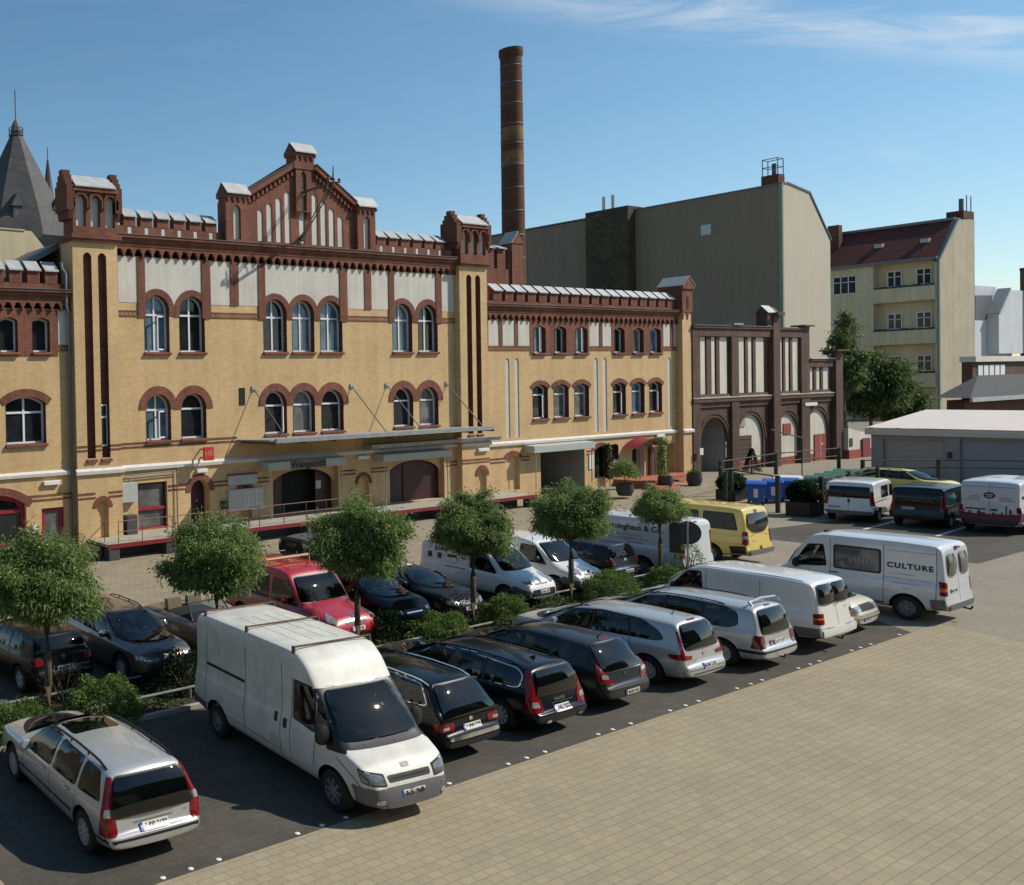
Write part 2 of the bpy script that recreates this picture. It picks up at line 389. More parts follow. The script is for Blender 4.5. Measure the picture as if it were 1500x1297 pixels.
# one small wisp lower down
wv = nt.nodes.new('ShaderNodeVectorMath'); wv.operation = 'DISTANCE'; nt.links.new(nrm.outputs[0], wv.inputs[0]); wv.inputs[1].default_value = CLOUD_W
wisp = mth('MULTIPLY', mth('SUBTRACT', 1.0, mrange(wv.outputs['Value'], 0.004, 0.022)), mrange(nz.outputs['Fac'], 0.35, 0.7))
# faint veil over the lower sky
veil = mth('MULTIPLY', mrange(nz.outputs['Fac'], 0.35, 0.8), 0.02)
tot = mth('ADD', mth('MULTIPLY', mth('ADD', cl, mth('MULTIPLY', wisp, 0.35), True), 0.38), veil, True)
mxn = nt.nodes.new('ShaderNodeMix'); mxn.data_type = 'RGBA'
nt.links.new(tot, mxn.inputs['Factor']); nt.links.new(sk.outputs[0], mxn.inputs[6]); mxn.inputs[7].default_value = (8.0, 7.9, 7.6, 1)
hs = nt.nodes.new('ShaderNodeHueSaturation'); hs.inputs['Saturation'].default_value = 1.14; hs.inputs['Hue'].default_value = 0.488
nt.links.new(mxn.outputs[2], hs.inputs['Color'])
nt.links.new(hs.outputs[0], bg.inputs[0]); bg.inputs[1].default_value = 0.11
SC.view_settings.view_transform = 'Standard'; SC.view_settings.look = 'None'; SC.view_settings.exposure = 0.15; SC.view_settings.gamma = 1
SC.render.engine = 'CYCLES'; SC.cycles.max_bounces = 8; SC.cycles.transparent_max_bounces = 12

# ------------------------------------------------------------------ ground
def ground_sheet(name, poly, z, mat, holes=()):
    m = MB(); m.sheet(poly, holes, lambda u, v: (u, v, z)); o = m.build(name, mat); tag(o, kind='structure'); return o
M['paver_far'] = brick('courtyard_pavers', (0.37, 0.315, 0.22), (0.325, 0.275, 0.19), (0.24, 0.205, 0.145), bw=0.30, bh=0.24, ms=0.012, horiz=True, stain=0.28, spots=0.22, joint_bump=0.3, big=0.3)
M['paver'] = brick('beige_pavers', (0.378, 0.320, 0.214), (0.338, 0.286, 0.19), (0.265, 0.225, 0.152), bw=0.27, bh=0.18, ms=0.010, horiz=True, stain=0.14, spots=0.14, joint_bump=0.4, offset=0.5, big=0.5)
M['bay'] = brick('grey_bay_pavers', (0.112, 0.102, 0.084), (0.098, 0.09, 0.074), (0.082, 0.075, 0.062), bw=0.22, bh=0.18, ms=0.008, horiz=True, stain=0.32, spots=0.4, joint_bump=0.4, big=0.45)
M['asphalt'] = plain('worn_asphalt', (0.27, 0.235, 0.18), 0.92, var=0.12, scale=0.5, fine=0.25, bumpy=0.2)
M['far_ground'] = plain('far_ground', (0.2, 0.18, 0.14), 0.95)
DIP = [(-30,24.6),(70,24.6),(70,39.5),(-30,39.5)]        # the yard falls gently towards the brewery wall
ground_sheet('ground', [(-900,-900),(1500,-900),(1500,1500),(-900,1500)], -0.012, M['far_ground'], [DIP])
ground_sheet('courtyard_paving', [(-40,-40),(110,-40),(110,45),(-40,45)], -0.008, M['asphalt'], [DIP])
def yard_z(x, y):
    t = min(1, max(0, (y-26)/9)); s_ = min(1, max(0, (70-x)/18)); t = t*t*(3-2*t); s_ = s_*s_*(3-2*s_)
    return -0.40*t*s_
m = MB(); nx, ny = 50, 15; vs = []; fs = []
for j in range(ny+1):
    for i in range(nx+1):
        x = -30+100*i/nx; y = 24.6+14.9*j/ny; vs.append((x, y, yard_z(x, y)-0.006))
for j in range(ny):
    for i in range(nx): k = j*(nx+1)+i; fs.append((k, k+1, k+nx+2, k+nx+1))
m.add(vs, fs); tag(m.build('courtyard_pavers', M['paver_far'], smooth='full'), kind='structure')
ground_sheet('forecourt_paving', [(-30,-30),(28,-30),(34.2,9.3),(34.9,11.28),(34.9,11.60),(-30,11.60)], -0.004, M['paver'])
ground_sheet('parking_bays', [(5.45,11.604),(33.2,11.604),(37.5,17.45),(5.45,17.45)], -0.004, M['bay'])
ground_sheet('rear_parking_bays', [(-10,19.95),(33.5,19.95),(33.5,24.6),(-10,24.6)], -0.004, M['bay'])
ground_sheet('driveway_paving', [(-30,11.604),(5.446,11.604),(5.446,17.45),(-30,17.45)], -0.004, M['paver'])
m = MB(); m.box(-10, 35.6, 17.45, 17.57, -0.05, 0.10); m.box(-10, 35.6, 19.83, 19.95, -0.05, 0.10); m.box(35.6, 35.72, 17.45, 19.95, -0.05, 0.10)
tag(m.build('kerb', M['concrete'], bevel=0.012), kind='structure')
m = MB(); m.box(-10, 35.6, 17.57, 19.83, -0.04, 0.06); tag(m.build('planting_bed', M['soil']), kind='structure')
ground_sheet('right_parking_bays', [(47.0,14.4),(62,14.4),(62,21.6),(47.0,23.3)], -0.004, M['bay'])  # same grey bay pavers, under the right-hand vans
# bay markings in front of the courtyard vans
M['white_line'] = plain('worn_white_paint', (0.55, 0.53, 0.48), 0.7, var=0.25, scale=6)
for k, (x0, y0) in enumerate(((53.2, 20.35), (53.4, 17.75))):
    m = MB(); m.quad((x0, y0-.07, 0.0), (x0+4.5, y0+.25, 0.0), (x0+4.5, y0+.40, 0.0), (x0, y0+.08, 0.0)); tag(m.build('bay_marking', M['white_line']), kind='structure')
# marker studs: a group of three at each bay limit
st = MB(); st.lathe([(0.045, 0), (0.045, 0.006), (0.032, 0.012), (0.0001, 0.014)], (0, 0, -0.004), 14)
stud = st.build('marker_stud', plain('white_stud', (0.8, 0.78, 0.72), 0.4), smooth=True)
first = True
for x in (7.61,8.13,8.67, 10.3,10.85,11.4, 13.0,13.55,14.0, 15.68,16.24,16.81, 18.57,19.08,19.73, 21.22,21.84,22.37, 24.03,24.65,25.18, 26.94,27.54,28.03, 29.79,30.30,30.90, 32.65):
    s_ = stud if first else stud.copy()
    if not first: COL.objects.link(s_)
    first = False; s_.location = (x, 11.69, 0)
    tag(s_, 'small round white marker stud in the paving along the edge of the front parking bays', 'stud', 'white studs along the parking bay edge')

# unseen blocks added behind and left of the viewpoint to darken reflections and fill
M['added_block'] = plaster('added_block_render', (0.20, 0.17, 0.13), 0.25, scale=0.3)
for nm, bx in (('added_facing_block', (-60, 70, -40, -17, -0.1, 17)), ('added_side_block', (-60, -22, -16.9, 70, -0.1, 14))):
    m = MB(); m.box(*bx); tag(m.build(nm, M['added_block']), kind='structure')
# ------------------------------------------------------------------ facade kit
WY = 38.5                                     # plane of the recessed walls; towers stand proud of it
def plate(m, outer, holes, y0, y1):
    """slab in the XZ plane with holes, front at y0, back at y1"""
    m.sheet(outer, holes, lambda u, v: (u, y0, v)); m.sheet(outer, holes, lambda u, v: (u, y1, v))
    for lp in [outer, *holes]:
        n = len(lp)
        for i in range(n):
            a, b = lp[i], lp[(i+1) % n]
            m.quad((a[0], y0, a[1]), (b[0], y0, b[1]), (b[0], y1, b[1]), (a[0], y1, a[1]))
    return m
def opening(cx, w, z0, zt, kind, grow=0.0):
    h = w/2 + grow; b = z0 - (0 if grow == 0 else grow)
    if kind == 'arch':
        zs = zt - w/2
        return [(cx-h, b), (cx+h, b)] + arc(cx, zs, h, 0, PI, 14)
    if kind == 'seg':
        rise = 0.16*w; r = (w*w/4 + rise*rise)/(2*rise); zc = zt - r; rr = r + grow
        a = math.asin(min(1, h/rr)); return [(cx-h, b), (cx+h, b)] + arc(cx, zc, rr, PI/2 - a, PI/2 + a, 10)
    if kind == 'point':
        return [(cx-h, b), (cx+h, b), (cx+h, zt-0.18), (cx+h*0.55, zt-0.05), (cx, zt+grow), (cx-h*0.55, zt-0.05), (cx-h, zt-0.18)]
    return [(cx-h, b), (cx+h, b), (cx+h, zt+grow), (cx-h, zt+grow)]
def ringpoly(cx, w, z0, zt, kind, th, leg=0.0):
    """surround over the head of an opening, as one closed outline"""
    if kind == 'arch':
        zs = zt - w/2
        o = arc(cx, zs, w/2+th, 0, PI, 18); i = arc(cx, zs, w/2, PI, 0, 18)
    else:
        rise = 0.16*w; r = (w*w/4+rise*rise)/(2*rise); zc = zt - r; a = math.asin((w/2)/r)
        a2 = a*1.12; o = arc(cx, zc, r+th, PI/2-a2, PI/2+a2, 12); i = arc(cx, zc, r, PI/2+a2, PI/2-a2, 12)
        if kind == 'seg': pass
    if leg: 
        o = [(o[0][0], o[0][1]-leg)] + o + [(o[-1][0], o[-1][1]-leg)]; i = [(i[0][0], i[0][1]-leg)] + i + [(i[-1][0], i[-1][1]-leg)]
    return o + i
GLS = ['glass', 'glass_blue', 'glass', 'glass_grey']
def window(root, cx, w, z0, zt, kind='arch', y=WY, depth=0.36, g='glass', ring=0.32, leg=0.0, transom=0.66, mull=True, sill=True, fmat='frame', ringmat='red', revmat='red_dark', sash=0.0, rp=0):
    op = opening(cx, w, z0, zt, kind); yb = y + depth
    fw_ = 0.085; f = MB()
    inner = opening(cx, w-2*fw_, z0+fw_, zt-fw_, kind)
    plate(f, op, [inner], yb-0.09, yb)
    ztr = z0 + (zt-z0)*transom
    f.box(cx-w/2+fw_, cx+w/2-fw_, yb-0.08, yb-0.005, ztr-0.05, ztr+0.05)
    if mull: f.box(cx-0.05, cx+0.05, yb-0.082, yb-0.006, z0+fw_, zt-fw_*1.0)
    wo = f.build('window', M[fmat], root)
    p = MB(); p.sheet(op, [], lambda u, v: (u, yb-0.03, v)); p.build('pane', M[g], wo)
    if sash:            # one casement standing ajar
        s_ = MB(); hw = w/2 - 0.1; a = sash
        x0 = cx + w/2 - 0.1; pts = [(x0, yb-0.1), (x0 - hw*math.cos(a), yb-0.1-hw*math.sin(a))]
        for (za, zb) in ((z0+0.1, z0+0.17), (ztr-0.12, ztr-0.05)):
            s_.add([(pts[0][0],pts[0][1],za),(pts[1][0],pts[1][1],za),(pts[1][0],pts[1][1]-0.04,za),(pts[0][0],pts[0][1]-0.04,za),
                    (pts[0][0],pts[0][1],zb),(pts[1][0],pts[1][1],zb),(pts[1][0],pts[1][1]-0.04,zb),(pts[0][0],pts[0][1]-0.04,zb)],
                   [(0,3,2,1),(4,5,6,7),(0,1,5,4),(1,2,6,5),(2,3,7,6),(3,0,4,7)])
        s_.box(pts[1][0]-0.03, pts[1][0]+0.03, pts[1][1]-0.05, pts[1][1], z0+0.1, ztr-0.05)
        s_.build('casement', M[fmat], wo)
    rv = MB(); n = len(op)
    for i in range(n):
        a, b = op[i], op[(i+1) % n]
        rv.quad((a[0], y-0.02, a[1]), (b[0], y-0.02, b[1]), (b[0], yb, b[1]), (a[0], yb, a[1]))
    rv.build('reveal', M[revmat], wo)
    if ring:
        rg = MB(); plate(rg, ringpoly(cx, w, z0, zt, kind, ring, leg), [], y-0.035-0.006*(rp % 2), y+0.0); rg.build('arch_surround', M[ringmat], wo)
    if sill:
        s2 = MB(); s2.prism([(y-0.14, z0-0.14), (y+0.02, z0-0.16), (y+0.02, z0+0.0), (y-0.14, z0-0.05)], 'x', cx-w/2-0.06, cx+w/2+0.06); s2.build('sill', M[ringmat], wo)
    return wo
def blind_niche(root, cx, w, z0, zt, y, kind='arch', ring=0.22, mat='yellow', depth=0.22):
    op = opening(cx, w, z0, zt, kind); n = MB()
    n.sheet(op, [], lambda u, v: (u, y+depth, v))
    for i in range(len(op)):
        a, b = op[i], op[(i+1) % len(op)]; n.quad((a[0], y, a[1]), (b[0], y, b[1]), (b[0], y+depth, b[1]), (a[0], y+depth, a[1]))
    o = n.build('niche', M[mat], root)
    if ring:
        r_ = MB(); plate(r_, ringpoly(cx, w, z0, zt, kind, ring), [], y-0.03, y+0.0); r_.build('arch_surround', M['red'], o)
    return op
def profile_x(root, name, prof, x0, x1, mat):
    m = MB(); m.prism(prof, 'x', x0, x1); return m.build(name, M[mat], root)
def cornice(root, x0, x1, z0, z1, y, mat='red'):
    """stepped brick cornice with a thin metal drip on top"""
    h = (z1-z0)
    pf = [(y, z0), (y-0.20, z0), (y-0.20, z0+h*0.3), (y-0.28, z0+h*0.34), (y-0.28, z0+h*0.62), (y-0.40, z0+h*0.70), (y-0.40, z1-0.03), (y+0.05, z1)]
    profile_x(root, 'cornice', pf, x0, x1, mat)
    profile_x(root, 'cornice_drip', [(y-0.44, z1-0.03), (y-0.44, z1), (y+0.05, z1+0.04), (y+0.05, z1+0.005)], x0, x1, 'zinc_dark')
def corbels(root, x0, x1, z0, z1, y, pitch, mat='red'):
    n = max(1, round((x1-x0)/pitch)); p = (x1-x0)/n; ol = [(x0, z1), (x0, z0)]
    zm = z0 + (z1-z0)*0.35; r = p*0.31
    for k in range(n):
        a = x0 + k*p; ol += [(a+p*0.10, z0), (a+p*0.10, zm), (a+p*0.19, zm+0.02)] + [(q[0], q[1]) for q in arc(a+p/2, zm+0.03, r, PI, 0, 5)] + [(a+p*0.81, zm+0.02), (a+p*0.90, zm), (a+p*0.90, z0)]
    ol += [(x1, z0), (x1, z1)]
    m = MB(); plate(m, ol, [], y-0.17, y-0.002); m.build('corbel_table', M[mat], root)
def lattice(root, x0, x1, z0, z1, y):
    """red band with a diagonal brick lattice over a pale ground"""
    m = MB(); m.mi = 0; m.box(x0, x1, y-0.012, y+0.0, z0, z1)
    m.mi = 1; t = 0.055
    m.box(x0, x1, y-0.03, y-0.013, z0, z0+t); m.box(x0, x1, y-0.03, y-0.013, z1-t, z1)
    h = z1-z0-2*t; n = max(2, round((x1-x0)/(h*1.1))); p = (x1-x0)/n
    for k in range(n):
        a = x0+k*p
        for (u0, u1) in ((a, a+p), (a+p, a)):
            m.add([(u0-0.03, y-0.028, z0+t), (u0+0.03, y-0.028, z0+t), (u1+0.03, y-0.028, z1-t), (u1-0.03, y-0.028, z1-t)], [(0, 1, 2, 3)])
    m.build('lattice_band', [M['yellow'], M['red']], root)
def merlons(root, xs, w, zg, zc, zt, y, first, slit=True, pitch=1.0):
    """row of battlements with sloping sheet-metal caps; first = dict cache of shared meshes"""
    for x in xs:
        key = (w, zg, zc)
        if key not in first:
            m = MB(); m.prism([(y-0.12, zg-0.02), (y-0.12, zc), (y+0.26, zt-0.03), (y+0.26, zg-0.02)], 'x', -w/2, w/2)
            a = m.build('merlon', M['red'], None); c = MB()
            c.prism([(y-0.22, zc-0.05), (y-0.22, zc+0.01), (y+0.32, zt+0.05), (y+0.32, zt-0.01)], 'x', -w/2-0.04, w/2+0.04)
            b = c.build('cap', M['zinc'], a); first[key] = a
            a.parent = root; a.location = (x-root['_world'][0], -root['_world'][1], -root['_world'][2])
        else:
            s = first[key]; a = s.copy(); COL.objects.link(a); a.parent = root; a.location = (x-root['_world'][0], -root['_world'][1], -root['_world'][2])
            for ch in s.children:
                d_ = ch.copy(); COL.objects.link(d_); d_.parent = a

def wall_front(root, outer, holes, y, mat='yellow', name='wall'):
    m = MB(); m.sheet(outer, holes, lambda u, v: (u, y, v)); return m.build(name, M[mat], root)
def body_box(root, x0, x1, y0, y1, z0, z1, mat='red_dark', name='rear_wall'):
    m = MB(); m.box(x0, x1, y0, y1, z0, z1); return m.build(name, M[mat], root)

# ------------------------------------------------------------------ main brick building
MX0, MX1 = 22.95, 47.25
B = world_root('brick_brewery', (35, WY, 0))
tag(B, 'tall yellow and red brick building with battlements, stepped centre gable and two towers', 'building')
UP = [(25.42,1.47),(27.57,1.56),(33.04,1.60),(35.03,1.58),(37.10,1.65),(42.72,1.62),(44.89,1.66)]
LO = [(25.40,1.47),(27.56,1.55),(32.98,1.52),(34.98,1.56),(37.08,1.65),(42.71,1.60),(44.88,1.60)]
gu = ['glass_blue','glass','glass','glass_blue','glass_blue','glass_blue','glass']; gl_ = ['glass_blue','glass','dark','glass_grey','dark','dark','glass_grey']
holes = [opening(x, w_, 9.28, 12.11, 'arch') for x, w_ in UP] + [opening(x, w_, 4.86, 7.16, 'arch') for x, w_ in LO]
shop = opening(24.95, 1.75, 0.42, 2.78, 'rect'); sdoor = opening(27.86, 1.2, 0.36, 2.72, 'arch'); d1 = opening(35.05, 4.75, 0.36, 2.88, 'rect'); d2 = opening(43.8, 4.65, 0.36, 2.86, 'rect')
n3 = opening(39.36, 0.9, 0.36, 2.15, 'arch'); n4 = opening(30.75, 0.9, 0.36, 2.2, 'arch')
lowh = [shop, sdoor, d1, d2, n3, n4]
wall_front(B, [(MX0,-0.7),(MX1,-0.7),(MX1,14.0),(MX0,14.0)], holes+lowh, WY)
for i, (x, w_) in enumerate(UP): window(B, x, w_, 9.28, 12.11, 'arch', g=gu[i], ring=0.33, leg=0.28, rp=i, sash=0.35 if i == 0 else 0)
for i, (x, w_) in enumerate(LO): window(B, x, w_, 4.86, 7.16, 'arch', g=gl_[i], ring=0.42, rp=i, mull=i in (0,), sash=0.35 if i == 0 else 0.9 if i in (2,) else 0)
# white panels and red piers of the top storey
allup = [opening(x, w_, 9.28, 12.11, 'arch') for x, w_ in UP]
def panel(x0, x1, zb, ops=()):
    m = MB(); o = [(x0, zb), (x1, zb), (x1, 13.96), (x0, 13.96)]
    hs = []
    plate(m, o, hs, WY-0.016, WY-0.002); m.build('white_panel', M['white'], B)
def panel_arched(x0, x1, wins):
    """panel whose lower edge follows the window arches"""
    low = [(x0, 11.55)]
    for (cx, w_) in wins:
        zs = 12.11-w_/2; r = w_/2+0.16
        a = math.asin(max(-1, min(1, (11.55-zs)/r)))
        low += [(cx + r*math.cos(PI-a-(PI-2*a)*k/12), zs + r*math.sin(PI-a-(PI-2*a)*k/12)) for k in range(13)]
    low += [(x1, 11.55), (x1, 13.96), (x0, 13.96)]
    low = [p for i, p in enumerate(low) if i == 0 or (abs(p[0]-low[i-1][0])+abs(p[1]-low[i-1][1])) > 1e-4]
    m = MB(); plate(m, low, [], WY-0.016, WY-0.002); m.build('white_panel', M['white'], B)
for x0, x1 in ((23.2,24.3),(28.75,30.05),(30.58,31.9),(38.33,39.68),(40.2,41.6),(46.08,47.2)): panel(x0, x1, 11.72)
panel_arched(24.75, 28.2, UP[:2]); panel_arched(32.38, 37.75, UP[2:5]); panel_arched(42.05, 45.58, UP[5:])
for x0, x1, zb in ((24.3,24.75,11.0),(28.2,28.75,11.0),(30.05,30.58,11.72),(31.9,32.38,11.0),(37.75,38.33,11.0),(39.68,40.2,11.72),(41.6,42.05,11.0),(45.58,46.08,11.0)):
    m = MB(); m.box(x0, x1, WY-0.06, WY-0.003, zb, 13.97); m.build('brick_pier', M['red'], B)
for x0, x1 in ((22.96,24.35),(26.5,26.5),(28.70,31.95),(38.28,41.65),(46.02,47.24)):
    if x1 > x0: lattice(B, x0, x1, 11.02, 11.33, WY)
corbels(B, MX0, MX1, 13.96, 14.47, WY, 0.555)
cornice(B, MX0, MX1, 14.47, 15.02, WY)
m = MB(); slits = []
ML = [23.88+0.985*k for k in range(6)]; MR = [41.0+0.985*k for k in range(6)]
for x in ML+MR: slits.append([(x-0.12, 15.07), (x+0.12, 15.07), (x+0.12, 15.43), (x-0.12, 15.43)])
for a, b in ((22.96, 29.6), (40.25, 46.95)):
    m = MB(); plate(m, [(a,14.99),(b,14.99),(b,15.46),(a,15.46)], [s_ for s_ in slits if a < s_[0][0] and s_[1][0] < b], WY-0.12, WY+0.26); m.build('parapet', M['red'], B)
m = MB()
for s_ in slits: m.quad((s_[0][0], WY-0.10, s_[0][1]), (s_[1][0], WY-0.10, s_[1][1]), (s_[2][0], WY-0.10, s_[2][1]), (s_[3][0], WY-0.10, s_[3][1]))
m.build('parapet_slits', M['white'], B)
mc = {}
merlons(B, ML, 0.70, 15.46, 15.93, 16.33, WY, mc); merlons(B, MR, 0.70, 15.46, 15.93, 16.33, WY, mc)
# string courses, stone band, plinth lines
def bands(root, x0, x1, y, zs, mat='red', name='string_course', pr=0.03):
    m = MB()
    for z0, z1 in zs: m.box(x0, x1, y-pr, y-0.002, z0, z1)
    return m.build(name, M[mat], root)
bands(B, MX0, 30.3, WY, ((4.55,4.63),(4.74,4.82)))
profile_x(B, 'stone_band', [(WY-0.12,3.44),(WY-0.14,3.60),(WY-0.02,3.72),(WY,3.72),(WY,3.44)], MX0, MX1, 'band')
for a, b in ((MX0,24.0),(25.9,27.1),(28.6,30.1),(31.3,32.4),(37.6,38.75),(39.95,41.3),(46.3,MX1)): bands(B, a, b, WY, ((2.28,2.36),(2.48,2.56)))
# gable
GY = WY-0.15
g = MB()
gout = [(29.6,15.0),(40.25,15.0),(40.25,17.1),(38.75,17.62),(35.85,19.42),(34.35,19.42),(31.1,17.56),(29.6,17.1)]
sl_ = [(32.03,.38,16.88),(32.66,.40,17.25),(33.31,.40,17.60),(33.93,.41,17.97),(35.88,.45,17.98),(36.52,.43,17.65),(37.13,.43,17.29),(37.78,.43,16.91)]
gh = [opening(cx, w_, 15.17, zt, 'point') for cx, w_, zt in sl_] + [opening(34.94, 0.40, 15.2, 19.2, 'point')]
plate(g, gout, gh, GY, GY+0.5); g.build('gable', M['red'], B)
m = MB()
for h in gh: m.sheet(h, [], lambda u, v: (u, GY+0.05, v))
m.build('gable_panels', M['white'], B)
def slope_bar(m, a, b, up0, up1, y0, y1):
    d_ = Vector((b[0]-a[0], b[1]-a[1])).normalized(); n_ = Vector((-d_.y, d_.x))
    if n_.y < 0: n_ = -n_
    q = [(a[0]+n_.x*up0, a[1]+n_.y*up0), (b[0]+n_.x*up0, b[1]+n_.y*up0), (b[0]+n_.x*up1, b[1]+n_.y*up1), (a[0]+n_.x*up1, a[1]+n_.y*up1)]
    m.prism(q, 'y', y0, y1)
m = MB(); slope_bar(m, (31.0,17.5), (34.4,19.42), -0.12, 0.14, GY-0.22, GY+0.6); slope_bar(m, (35.8,19.42), (38.85,17.58), -0.12, 0.14, GY-0.22, GY+0.6)
for (a, b) in (((31.1,17.4),(34.35,19.24)),((35.85,19.24),(38.7,17.5))):
    for k in range(11):
        t = (k+0.5)/11; x = a[0]+(b[0]-a[0])*t; z = a[1]+(b[1]-a[1])*t; m.box(x-0.07, x+0.07, GY-0.13, GY-0.002, z-0.36, z-0.14)
m.build('raking_cornice', M['red'], B)
m = MB(); slope_bar(m, (31.0,17.5), (34.4,19.42), 0.142, 0.19, GY-0.26, GY+0.62); slope_bar(m, (35.8,19.42), (38.85,17.58), 0.142, 0.19, GY-0.26, GY+0.62); m.build('gable_coping', M['brown'], B)
def pinnacle(cx, w_, z0, z1, zr, niche, y0=GY-0.25, d_=0.62):
    m = MB(); h = [opening(cx+0.02, 0.48, z0+0.12, niche, 'arch')] if niche else []
    plate(m, [(cx-w_/2, z0), (cx+w_/2, z0), (cx+w_/2, z1), (cx-w_/2, z1)], h, y0, y0+0.3)
    m.box(cx-w_/2+0.002, cx+w_/2-0.002, y0+0.3, y0+d_, z0, z1)
    m.box(cx-w_/2-0.08, cx+w_/2+0.08, y0-0.08, y0+d_+0.08, z1-0.28, z1-0.12)
    for k in range(4): m.box(cx-w_/2+0.1+k*(w_-0.32)/3, cx-w_/2+0.22+k*(w_-0.32)/3, y0-0.07, y0-0.002, z1-0.45, z1-0.285)
    m.prism([(y0-0.06, z1-0.12), (y0+d_/2, zr-0.03), (y0+d_+0.06, z1-0.12)], 'x', cx-w_/2-0.06, cx+w_/2+0.06)
    o = m.build('pinnacle', M['red'], B)
    if niche:
        q = MB(); q.sheet(h[0], [], lambda u, v: (u, y0+0.16, v)); q.build('niche_panel', M['white'], o)
    q = MB(); q.prism([(y0-0.18, z1-0.1), (y0+d_/2, zr), (y0+d_/2, zr+0.05), (y0-0.18, z1-0.04)], 'x', cx-w_/2-0.02, cx+w_/2+0.14)
    q.prism([(y0+d_+0.18, z1-0.1), (y0+d_/2+0.001, zr), (y0+d_/2+0.001, zr+0.05), (y0+d_+0.18, z1-0.04)], 'x', cx-w_/2-0.02, cx+w_/2+0.14)
    q.build('pinnacle_roof', M['zinc'], o)
pinnacle(30.27, 1.42, 15.0, 17.55, 18.05, 16.9); pinnacle(39.55, 1.40, 15.0, 17.55, 18.05, 16.95)
pinnacle(34.95, 1.45, 19.2, 20.15, 20.62, None)
m = MB(); plate(m, [(34.4,16.9),(35.5,16.9),(35.5,19.3),(34.4,19.3)], [[(34.74,16.95),(35.14,16.95),(35.14,18.9),(34.94,19.15),(34.74,18.9)]], GY-0.2, GY-0.002)
m.prism([(GY-0.2,16.9),(GY-0.002,16.5),(GY-0.002,16.9)], 'x', 34.4, 34.7); m.prism([(GY-0.2,16.9),(GY-0.002,16.5),(GY-0.002,16.9)], 'x', 35.2, 35.5); m.build('gable_pier', M['red'], B)
# towers with stepped heads
TY = 38.1
def tower(x0, x1, sl, tx0, tx1, niches, ground_holes=()):
    hs = [opening(cx, w_, 4.2, 14.0, 'point') for cx, w_ in sl]
    m = MB(); m.sheet([(x0,-0.7),(x1,-0.7),(x1,14.5),(x0,14.5)], hs+list(ground_holes), lambda u, v: (u, TY, v))
    for x in (x0, x1): m.quad((x, TY, -0.7), (x, TY+1.2, -0.7), (x, TY+1.2, 14.5), (x, TY, 14.5))
    t = m.build('tower', M['yellow_tower'], B)
    m = MB()
    for h in hs:
        m.sheet(h, [], lambda u, v: (u, TY+0.25, v))
        for i in range(len(h)):
            a, b = h[i], h[(i+1) % len(h)]; m.quad((a[0],TY,a[1]),(b[0],TY,b[1]),(b[0],TY+0.25,b[1]),(a[0],TY+0.25,a[1]))
    for cx, w_ in sl: m.prism([(TY-0.1,4.02),(TY+0.1,4.02),(TY+0.1,4.2),(TY-0.1,4.12)], 'x', cx-w_/2-0.06, cx+w_/2+0.06)
    m.build('slot_recess', M['red'], t)
    y0 = TY-0.12; yb = TY+0.85; cx = (tx0+tx1)/2
    m = MB(); m.box(x0-0.08, x1+0.08, y0-0.06, yb, 14.5, 14.62); m.box(x0-0.14, x1+0.14, y0-0.12, yb, 14.62, 14.82)
    nh = [opening(c, 0.52, 15.2, 16.68, 'arch') for c in niches]
    plate(m, [(x0,14.82),(x1,14.82),(x1,17.05),(x0,17.05)], nh, y0, y0+0.3); m.box(x0+0.003, x1-0.003, y0+0.3, yb-0.003, 14.82, 17.03)
    for c in niches:
        for s_ in (-1, 1): m.box(c+s_*0.36-0.06, c+s_*0.36+0.06, y0-0.12, y0-0.002, 16.05, 16.5)
        plate(m, ringpoly(c, 0.52, 15.2, 16.68, 'arch', 0.11), [], y0-0.08, y0-0.001)
    m.box(x0, x1, y0-0.14, y0-0.003, 16.82, 17.06)
    o = m.build('tower_head', M['red'], t)
    q = MB()
    for h in nh: q.sheet(h, [], lambda u, v: (u, y0+0.2, v))
    q.build('niche_panel', M['white'], o)
    for xa, xb in ((tx0+.05, tx0+0.47), (tx1-0.36, tx1)):   # stepped gable walls at both ends
        q = MB(); ym = (y0+yb)/2; e = 0.12
        st_ = [(y0-e,15.9),(y0-e,17.1),(y0+0.04,17.1),(y0+0.04,17.35),(y0+0.17,17.35),(y0+0.17,17.6),(ym-0.16,17.6),(ym-0.16,17.85),(ym+0.16,17.85),(ym+0.16,17.6),(yb-0.17,17.6),(yb-0.17,17.35),(yb-0.04,17.35),(yb-0.04,17.1),(yb+e,17.15),(yb+e,15.9)]
        q.prism(st_, 'x', xa, xb); q.prism([(y0-e,15.9),(yb+e,15.9),(yb,15.5),(y0,15.5)], 'x', xa+0.1, xb-0.1)
        q.build('stepped_gable', M['red_dark'], o)
    q = MB(); q.prism([(y0-0.2,17.02),(ym,17.62),(ym,17.68),(y0-0.2,17.08)], 'x', tx0+0.472, tx1-0.362)
    q.prism([(yb+0.2,17.02),(ym+0.001,17.62),(ym+0.001,17.68),(yb+0.2,17.08)], 'x', tx0+0.472, tx1-0.362); q.build('tower_roof', M['zinc'], o)
    return t
t1n = opening(21.83, 0.66, 0.36, 2.15, 'arch'); t2n = opening(49.05, 0.85, 0.30, 2.0, 'arch')
T1 = tower(20.5, 22.95, [(21.29,0.45),(22.10,0.46)], 20.1, 23.15, (20.93,21.72,22.53), [t1n])
T2 = tower(47.25, 49.76, [(48.10,0.46),(48.92,0.46)], 46.75, 49.95, (47.68,48.47,49.28), [t2n])
blind_niche(T1, 21.83, 0.66, 0.36, 2.15, TY); blind_niche(T2, 49.05, 0.85, 0.30, 2.0, TY)
